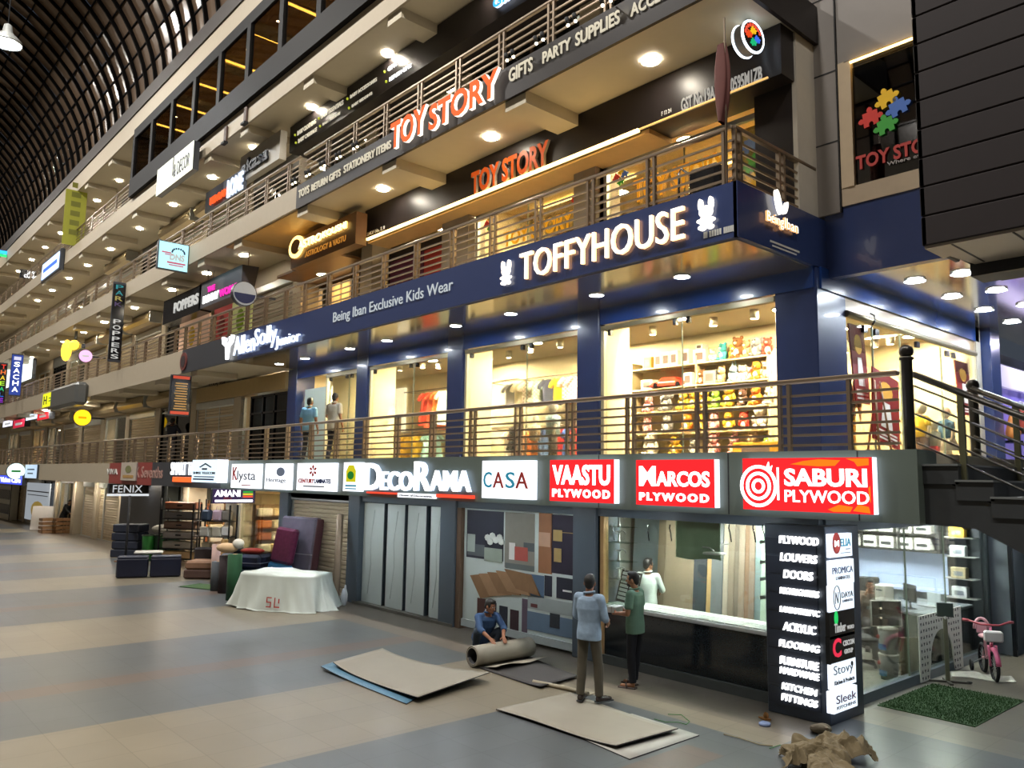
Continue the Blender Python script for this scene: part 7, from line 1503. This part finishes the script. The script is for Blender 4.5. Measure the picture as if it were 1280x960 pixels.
# black fenix shop front
sbox('trim_fenix_front', -36.3, -31.3, 10.2, 10.6, 0, 2.66, M('fenix_black', '14161c', .35)); sbox('trim_fenix_post', -31.3, -30.9, 10.3, 10.7, 0, 2.66, M('grey_post', '777a74', .5))
for (a, b_) in ((-39.6, -36.2), (-43.2, -39.7)): shutter(a, b_, 0, 2.6, f'closed beige shutter, {"nearer" if a > -40 else "farther"} of the pair left of the black shop front', shm)
t = thing('leaning_pole', 'black pole leaning by the black shop front with a crooked foot', 'pole'); x, y = onZ(156, 708); B().tube([(x, y, 0), (x, y, 2.3)], .04, 8).build('shaft', blackm, t); B().tube([(x-.8, y-.1, .1), (x, y, .12), (x+.1, y+.3, .02)], .03, 6).build('foot', wood, t)
# ================================================================ PEOPLE
def limb(b, p, q, r1, r2, n=12):
    b.tube([p, q], r1, n, r2=r2); b.sph(p, r1, n); b.sph(q, r2, n)
def loft(b, secs, lat, n=20):
    """secs: (centre, half width, half depth); lat: the body's right-hand direction"""
    V = []; F = []; N = len(secs); lat = Vector(lat).normalized()
    for i, (c, rx, ry) in enumerate(secs):
        c = Vector(c); a = Vector(secs[max(0, i-1)][0]); d = Vector(secs[min(N-1, i+1)][0])-a
        fw = d.cross(lat).normalized() if d.length > 1e-6 else Vector((0, 1, 0))
        for k in range(n):
            t = 2*PI*k/n; ct, st_ = math.cos(t), math.sin(t); V.append(c+lat*(rx*math.copysign(abs(ct)**.85, ct))+fw*(ry*math.copysign(abs(st_)**.85, st_)))
    for i in range(N-1):
        for k in range(n): F.append((i*n+k, i*n+(k+1) % n, (i+1)*n+(k+1) % n, (i+1)*n+k))
    F.append(tuple(range(n))[::-1]); F.append(tuple(range((N-1)*n, N*n))); b.add(V, F, None, True)
def hand(b, w_, d, side, nrm, curl=.35, spread=.12, s=1.):
    """w_ wrist, d direction of the fingers, nrm palm normal (the side the fingers curl to), side = thumb direction"""
    w_, d, nrm, side = Vector(w_), Vector(d).normalized(), Vector(nrm).normalized(), Vector(side).normalized()
    side = (side-d*side.dot(d)).normalized(); nrm = (nrm-d*nrm.dot(d)-side*nrm.dot(side)).normalized()
    for o in (-.024, 0, .024): limb(b, w_+d*.01+side*o*.6*s, w_+d*.088*s+side*o*s, .017*s, .0145*s, 8)
    for i, (o, L) in enumerate(((.031, .070), (.010, .078), (-.011, .072), (-.031, .056))):
        p = w_+d*.09*s+side*o*s; cu = curl*(1+.15*i)
        for L_, r1, r2, kk in ((.48, .0095, .0088, .6), (.30, .0088, .008, 1.5), (.24, .008, .007, 2.3)):
            q = p+(d*math.cos(cu*kk)+nrm*math.sin(cu*kk)+side*o*spread*4).normalized()*L*L_*1.05*s; limb(b, p, q, r1*s, r2*s, 8); p = q
    p = w_+d*.022*s+side*.03*s; q = p+(side*.75+d*.55+nrm*.25).normalized()*.04*s; r = q+(d*.85+side*.25+nrm*(.2+curl*.5)).normalized()*.033*s
    limb(b, p, q, .0125*s, .0105*s, 8); limb(b, q, r, .0105*s, .008*s, 8)
def voxel(o, size, it=3):
    m = o.modifiers.new('fuse', 'REMESH'); m.mode = 'VOXEL'; m.voxel_size = size; m.use_smooth_shade = True
    if it: q = o.modifiers.new('soften', 'SMOOTH'); q.factor = .5; q.iterations = it
skins = [M('skin_brown', '8a5c42', .55, noise=.05), M('skin_tan', '9a6c4e', .55, noise=.05)]
hairm = M('hair_black', '12100f', .6, noise=.2, scale=40)
STAND = dict(pel=(0, 0, .93), chest=(0, .01, 1.27), neck=(0, -.005, 1.46), head=(0, .02, 1.61), shL=(-.175, 0, 1.41), shR=(.175, 0, 1.41), elL=(-.235, -.03, 1.13), elR=(.235, -.03, 1.13), wrL=(-.25, .05, .89), wrR=(.25, .05, .89),
             hipL=(-.09, 0, .90), hipR=(.09, 0, .90), knL=(-.10, .025, .49), knR=(.10, .025, .49), anL=(-.105, -.01, .085), anR=(.105, -.01, .085), toeL=(-.13, .17, .03), toeR=(.13, .17, .03))
def person(label, loc, rz, h=1.72, J=None, skin=0, top=('shirt', '8fa6bd'), sleeve='long', legs=('trousers', '4a463c'), shoe='2a221e', hy=0., hp=0., vox=.009, curl=(.45, .45), hair=1., lean=None, collar=True, beard=False, sandals=False, tuck=0., group=None, shn=.10, face=True):
    P = dict(STAND); P.update(J or {}); P = {k: Vector(v) for k, v in P.items()}; s = h/1.73
    t = thing('person', label, 'person', loc, rz, group); t.scale = (s, s, s); sk = skins[skin]
    lat = (P['shR']-P['shL']).normalized(); latp = (P['hipR']-P['hipL']).normalized()
    pel, ch, nk, hd = P['pel'], P['chest'], P['neck'], P['head']
    up = (ch-pel); low = pel-up.normalized()*.05; wst = pel.lerp(ch, .45); sho = ch.lerp(nk, .68)
    def torso(b, g, drop=0.):
        L = [(low-up.normalized()*drop, .155+g, .105+g), (pel, .158+g, .110+g), (wst, .140+g, .098+g), (ch.lerp(wst, .3), .158+g, .108+g), (ch, .168+g, .112+g), (sho, .150+g, .088+g), (nk.lerp(sho, .35), .088+g*.8, .066+g*.7)]
        loft(b, L, lat)
    # body: one surface
    b = B(); torso(b, -.004); limb(b, nk.lerp(sho, .5), nk.lerp(hd, .55), .058, .052)
    for q in 'LR':
        limb(b, P['sh'+q], P['el'+q], .050, .040); limb(b, P['el'+q], P['wr'+q], .040, .027); limb(b, P['hip'+q], P['kn'+q], .082, .056); limb(b, P['kn'+q], P['an'+q], .054, .036)
        limb(b, P['an'+q]-Vector((0, 0, .035)), P['toe'+q], .036, .026)
        d = P['wr'+q]-P['el'+q]; inn = Vector((1, 0, 0)) if q == 'L' else Vector((-1, 0, 0))
        hd_ = P.get('hand'+q); dd = Vector(hd_) if hd_ is not None else d+Vector((0, .02, -.1))
        nr = P.get('palm'+q) or inn; th = P.get('thumb'+q) or Vector((0, 1, .15))
        hand(b, P['wr'+q], dd, th, nr, curl[0 if q == 'L' else 1])
    T = Matrix.Translation(hd) @ Matrix.Rotation(hy, 4, 'Z') @ Matrix.Rotation(hp, 4, 'X')
    b.sph((0, 0, .015), (.074, .093, .105), 18, T=T); b.sph((0, .03, -.055), (.056, .062, .062), 14, T=T); b.sph((0, .078, -.085), (.028, .022, .022), 10, T=T)
    b.tube([(0, .088, .012), (0, .112, -.028)], .009, 8, r2=.015, T=T); b.sph((0, .108, -.03), (.017, .014, .011), 8, T=T)
    for q in (-1, 1): b.sph((q*.076, -.005, -.008), (.012, .022, .032), 10, T=T); b.sph((q*.045, .062, -.02), (.022, .02, .018), 8, T=T); b.sph((q*.03, .085, .032), (.024, .012, .008), 8, T=T)
    o = b.build('body', sk, t); voxel(o, vox)
    if face:
        e = B(); e2 = B(); br = B(); mo = B()
        for q in (-1, 1): e.sph((q*.030, .083, .012), (.013, .009, .008), 10, T=T); e2.sph((q*.030, .090, .012), (.006, .004, .006), 8, T=T); br.tube([(q*.016, .096, .034), (q*.046, .088, .034)], .0045, 6, T=T)
        mo.sph((0, .094, -.058), (.022, .006, .006), 10, T=T)
        eo = e.build('eye_whites', M('eye_white', 'd8d4cc', .4), t); e2.build('irises', M('iris_dark', '1a120e', .3), eo); br.build('eyebrows', hairm, t); mo.build('lips', M('lips', '6a3c34', .5), t)
    hb = B(); hb.sph((0, -.016, .034), (.082, .094, .100), 16, T=T); hb.sph((0, .045, .095), (.062, .045, .034), 12, T=T); hb.sph((0, -.06, -.02), (.066, .045, .06), 12, T=T)
    for q in (-1, 1): hb.sph((q*.066, .022, .022), (.014, .03, .04), 8, T=T)
    ho = hb.build('hair', hairm, t); voxel(ho, .011, 2)
    if beard: bb = B(); bb.sph((0, .045, -.075), (.056, .055, .042), 12, T=T); bb.sph((0, .09, -.046), (.026, .010, .008), 8, T=T); voxel(bb.build('beard', hairm, t), .010, 2)
    # top garment
    g = .023; b = B(); torso(b, g, tuck)
    for q in 'LR':
        limb(b, P['sh'+q].lerp(sho, .35), P['sh'+q], .07, .068)
        if sleeve == 'short': e = P['sh'+q].lerp(P['el'+q], .72); limb(b, P['sh'+q], e.lerp(P['sh'+q], .12), .068, .062); b.tube([P['sh'+q], e], .066, 14, r2=.064)
        else:
            limb(b, P['sh'+q], P['el'+q], .068, .056); f_ = .88 if sleeve == 'long' else .35
            b.tube([P['el'+q], P['el'+q].lerp(P['wr'+q], f_)], .056, 14, r2=.046 if f_ > .5 else .054); b.tube([P['el'+q].lerp(P['wr'+q], f_-.14), P['el'+q].lerp(P['wr'+q], f_)], .054, 14, r2=.049)
    o = b.build(top[0], M('cloth_'+top[1], top[1], .85, noise=shn, scale=7, bump=.5), t); voxel(o, vox+.002, 3)
    if collar: lp = (nk+(hd-nk).normalized()*.03); c = B().tube([lp+Vector((.075*math.cos(a), .062*math.sin(a)-.004, .012*math.sin(a+1.5))) for a in [2*PI*k/18 for k in range(18)]], .015, 8, closed=True).build('collar', M('cloth_'+top[1], top[1], .85), t)
    # trousers
    g = .010; b = B(); loft(b, [(low-up.normalized()*.02, .150+g, .108+g), (pel, .156+g, .108+g), (pel.lerp(wst, .35), .150+g, .104+g)], latp)
    for q in 'LR':
        limb(b, P['hip'+q], P['kn'+q], .086, .068); limb(b, P['kn'+q], P['kn'+q].lerp(P['an'+q], .5), .070, .066); b.tube([P['kn'+q], P['an'+q]-(P['an'+q]-P['kn'+q]).normalized()*.0], .068, 14, r2=.058)
    o = b.build(legs[0], M('cloth_'+legs[1], legs[1], .85, noise=.12, scale=9, bump=.25), t); voxel(o, vox+.002, 3)
    sm = M('shoe_'+shoe, shoe, .5)
    for q in 'LR':
        an, to = P['an'+q], P['toe'+q]; dv = Vector((to.x-an.x, to.y-an.y, 0)); L = dv.length; dv.normalize(); sd = Vector((dv.y, -dv.x, 0)); z0 = min(an.z-.085, to.z-.03)
        Tm = Matrix(((sd.x, dv.x, 0, an.x), (sd.y, dv.y, 0, an.y), (0, 0, 1, z0), (0, 0, 0, 1)))
        if sandals:
            o = B().box(-.046, .046, -.06, L+.05, 0, .022, c=.01, T=Tm).build('sandal', sm, t); B().tube([Tm @ Vector((-.046, L*.45, .02)), Tm @ Vector((0, L*.62, .075)), Tm @ Vector((.046, L*.45, .02))], .016, 6).build('strap', sm, o)
        else:
            b = B().sph((0, L*.78, .034), (.048, .10, .036), 12, T=Tm).sph((0, .0, .05), (.042, .065, .055), 12, T=Tm).tube([(0, 0, .045), (0, L*.75, .035)], .044, 10, T=Tm, r2=.045); o = b.build('shoe', sm, t); voxel(o, .009, 2)
            B().box(-.046, .046, -.06, L+.07, 0, .018, c=.008, T=Tm).build('sole', blackm, o)
    return t
x, y = onZ(736, 882)
person('standing man in a denim blue shirt and olive trousers seen from behind', (x, y, .05), .25, 1.70, dict(elL=(-.225, .03, 1.15), wrL=(-.17, .24, 1.04), elR=(.235, .02, 1.15), wrR=(.16, .25, 1.06), anL=(-.12, -.03, .085), anR=(.13, .06, .085), toeL=(-.17, .14, .03), toeR=(.19, .22, .03), knL=(-.115, .01, .49), knR=(.12, .05, .49), head=(-.01, .03, 1.61)),
       0, ('shirt', '8499ae'), 'rolled', ('trousers', '4c473b'), '2a1f1a', hy=.35, vox=.0075, tuck=.04, shn=.55)
x, y = onZ(794, 859)
person('bearded man in a grey green T-shirt and black trousers holding a white box', (x, y, 0), PI/2+.25, 1.68, dict(elR=(.24, .0, 1.14), wrR=(.16, .26, 1.10), elL=(-.22, .02, 1.12), wrL=(-.10, .27, 1.09), handR=(-.15, .3, 0), handL=(.15, .3, 0), palmR=(-.6, 0, .8), palmL=(.6, 0, .8), thumbR=(0, .2, 1), thumbL=(0, .2, 1), head=(0, .035, 1.61), anR=(.11, .07, .085), toeR=(.15, .25, .03)),
       1, ('t_shirt', '62806c'), 'short', ('trousers', '15161e'), '3a2a22', hy=.15, vox=.0075, beard=True, sandals=True, curl=(.25, .25), tuck=.07, collar=True)
ca, sa = math.cos(PI/2+.25), math.sin(PI/2+.25); lx, ly = .03, .36
t = thing('white_box', 'small white box held by the man in the grey green T-shirt', 'box', (x+(lx*ca-ly*sa)*.97, y+(lx*sa+ly*ca)*.97, 1.055), PI/2+.25); B().box(-.12, .12, -.08, .08, 0, .09, c=.008).build('carton', M('box_white', 'd8dadb', .5), t); B().box(-.122, .122, -.01, .01, -.001, .092).build('tape', alum, t)
x, y = -10.95, 9.14
person('squatting man in a denim jacket rolling up the grey mat', (x, y, 0), -PI/2-.30, 1.70, dict(pel=(0, -.14, .30), chest=(0, .06, .58), neck=(0, .16, .75), head=(0, .23, .89), shL=(-.175, .12, .70), shR=(.175, .12, .70), elL=(-.21, .36, .54), elR=(.22, .34, .52), wrL=(-.12, .56, .42), wrR=(.13, .55, .41), handL=(.05, .3, -.12), handR=(-.05, .3, -.12), palmL=(0, -.2, -1), palmR=(0, -.2, -1), thumbL=(1, .2, 0), thumbR=(-1, .2, 0),
       hipL=(-.09, -.12, .29), hipR=(.09, -.12, .29), knL=(-.23, .22, .47), knR=(.23, .22, .47), anL=(-.17, .0, .085), anR=(.17, .0, .085), toeL=(-.22, .18, .03), toeR=(.22, .18, .03)),
       0, ('jacket', '2f4a6e'), 'rolled', ('trousers', '2e3a48'), '2a221e', hy=.55, hp=-.3, vox=.0075, curl=(.2, .2), shn=.25)
person('man in a white shirt inside the plywood showroom seen from behind', (-9.35, 11.62, 0), .35, 1.66, dict(elR=(.26, .08, 1.16), wrR=(.16, .28, 1.10)), 1, ('shirt', 'c9d6cf'), 'rolled', ('trousers', '2a2c34'), vox=.010, hy=-.5)
SIT = dict(pel=(0, 0, .52), chest=(0, .06, .86), neck=(0, .07, 1.05), head=(0, .11, 1.19), shL=(-.175, .06, 1.0), shR=(.175, .06, 1.0), elL=(-.25, .16, .78), elR=(.24, .2, .80), wrL=(-.12, .38, .80), wrR=(.10, .26, 1.04), handR=(-.04, -.02, .1), hipL=(-.09, .02, .5), hipR=(.09, .02, .5), knL=(-.12, .42, .5), knR=(.12, .42, .5), anL=(-.12, .40, .085), anR=(.12, .40, .085), toeL=(-.14, .58, .03), toeR=(.14, .58, .03))
person('seated man in a brown shirt leaning his cheek on his hand in the office', (-7.12, 15.55, 0), -2.6, 1.68, SIT, 0, ('shirt', '5a4a40'), 'long', ('trousers', '26262c'), vox=.011, hp=-.15)
x, y = onZ(390, 497, 5.07); person('man in a light blue T-shirt with his back turned on the first floor balcony', (x, 9.72, 3.40), .5, 1.66, dict(anL=(-.14, 0, .085), anR=(.14, 0, .085), toeL=(-.18, .17, .03), toeR=(.18, .17, .03)), 1, ('t_shirt', '7fb2d0'), 'short', ('trousers', '23262e'), vox=.011, tuck=.08)
x, y = onZ(420, 492, 5.07); person('man in a cream T-shirt standing beside the light blue T-shirt man on the balcony', (x, 9.66, 3.40), .35, 1.68, dict(anL=(-.15, 0, .085), anR=(.15, 0, .085), toeL=(-.18, .17, .03), toeR=(.18, .17, .03), elL=(-.27, .05, 1.15), wrL=(-.2, .2, 1.05)), 1, ('t_shirt', 'c9c2b0'), 'short', ('trousers', '1e2028'), vox=.011, tuck=.1, hy=.3)
x, y = onZ(222, 528, 5.0); person('person in dark clothes carrying a white bundle on the first floor walkway', (-30.0, 10.0, 3.40), .6, 1.66, dict(elL=(-.26, .16, 1.2), wrL=(-.1, .32, 1.25), elR=(.26, .16, 1.2), wrR=(.1, .32, 1.25)), 0, ('shirt', '1c2030'), 'long', ('trousers', '6a6a70'), vox=.013)
t = thing('white_bundle', 'white bundle held by the person in dark clothes on the walkway', 'bundle', (-30.35, 10.15, 4.72)); B().sph((0, 0, 0), (.5, .2, .2), 14, T=Matrix.Rotation(.35, 4, 'Y')).build('wrap', M('bundle_white', 'c8c0b4', .8), t); B().tube([(-.1, -.2, -.1), (.0, -.22, .12)], .02, 6).build('tie', alum, t)
person('person in a long dark coat bending at the far left shop door', (-46.3, 10.35, 0), -1.0, 1.7, dict(chest=(0, .14, 1.25), neck=(0, .24, 1.42), head=(0, .32, 1.55), shL=(-.175, .22, 1.38), shR=(.175, .22, 1.38), elL=(-.22, .35, 1.12), elR=(.22, .35, 1.12), wrL=(-.15, .52, .95), wrR=(.15, .52, .95)), 0, ('coat', '16181c'), 'long', ('trousers', '14161a'), vox=.014, tuck=.45)
person('shopkeeper in a dark shirt behind the side window beside the red posters', (-6.3, 13.1, 3.40), 3.6, 1.55, None, 0, ('shirt', '3f4238'), 'rolled', ('trousers', 'd8b830'), vox=.012)
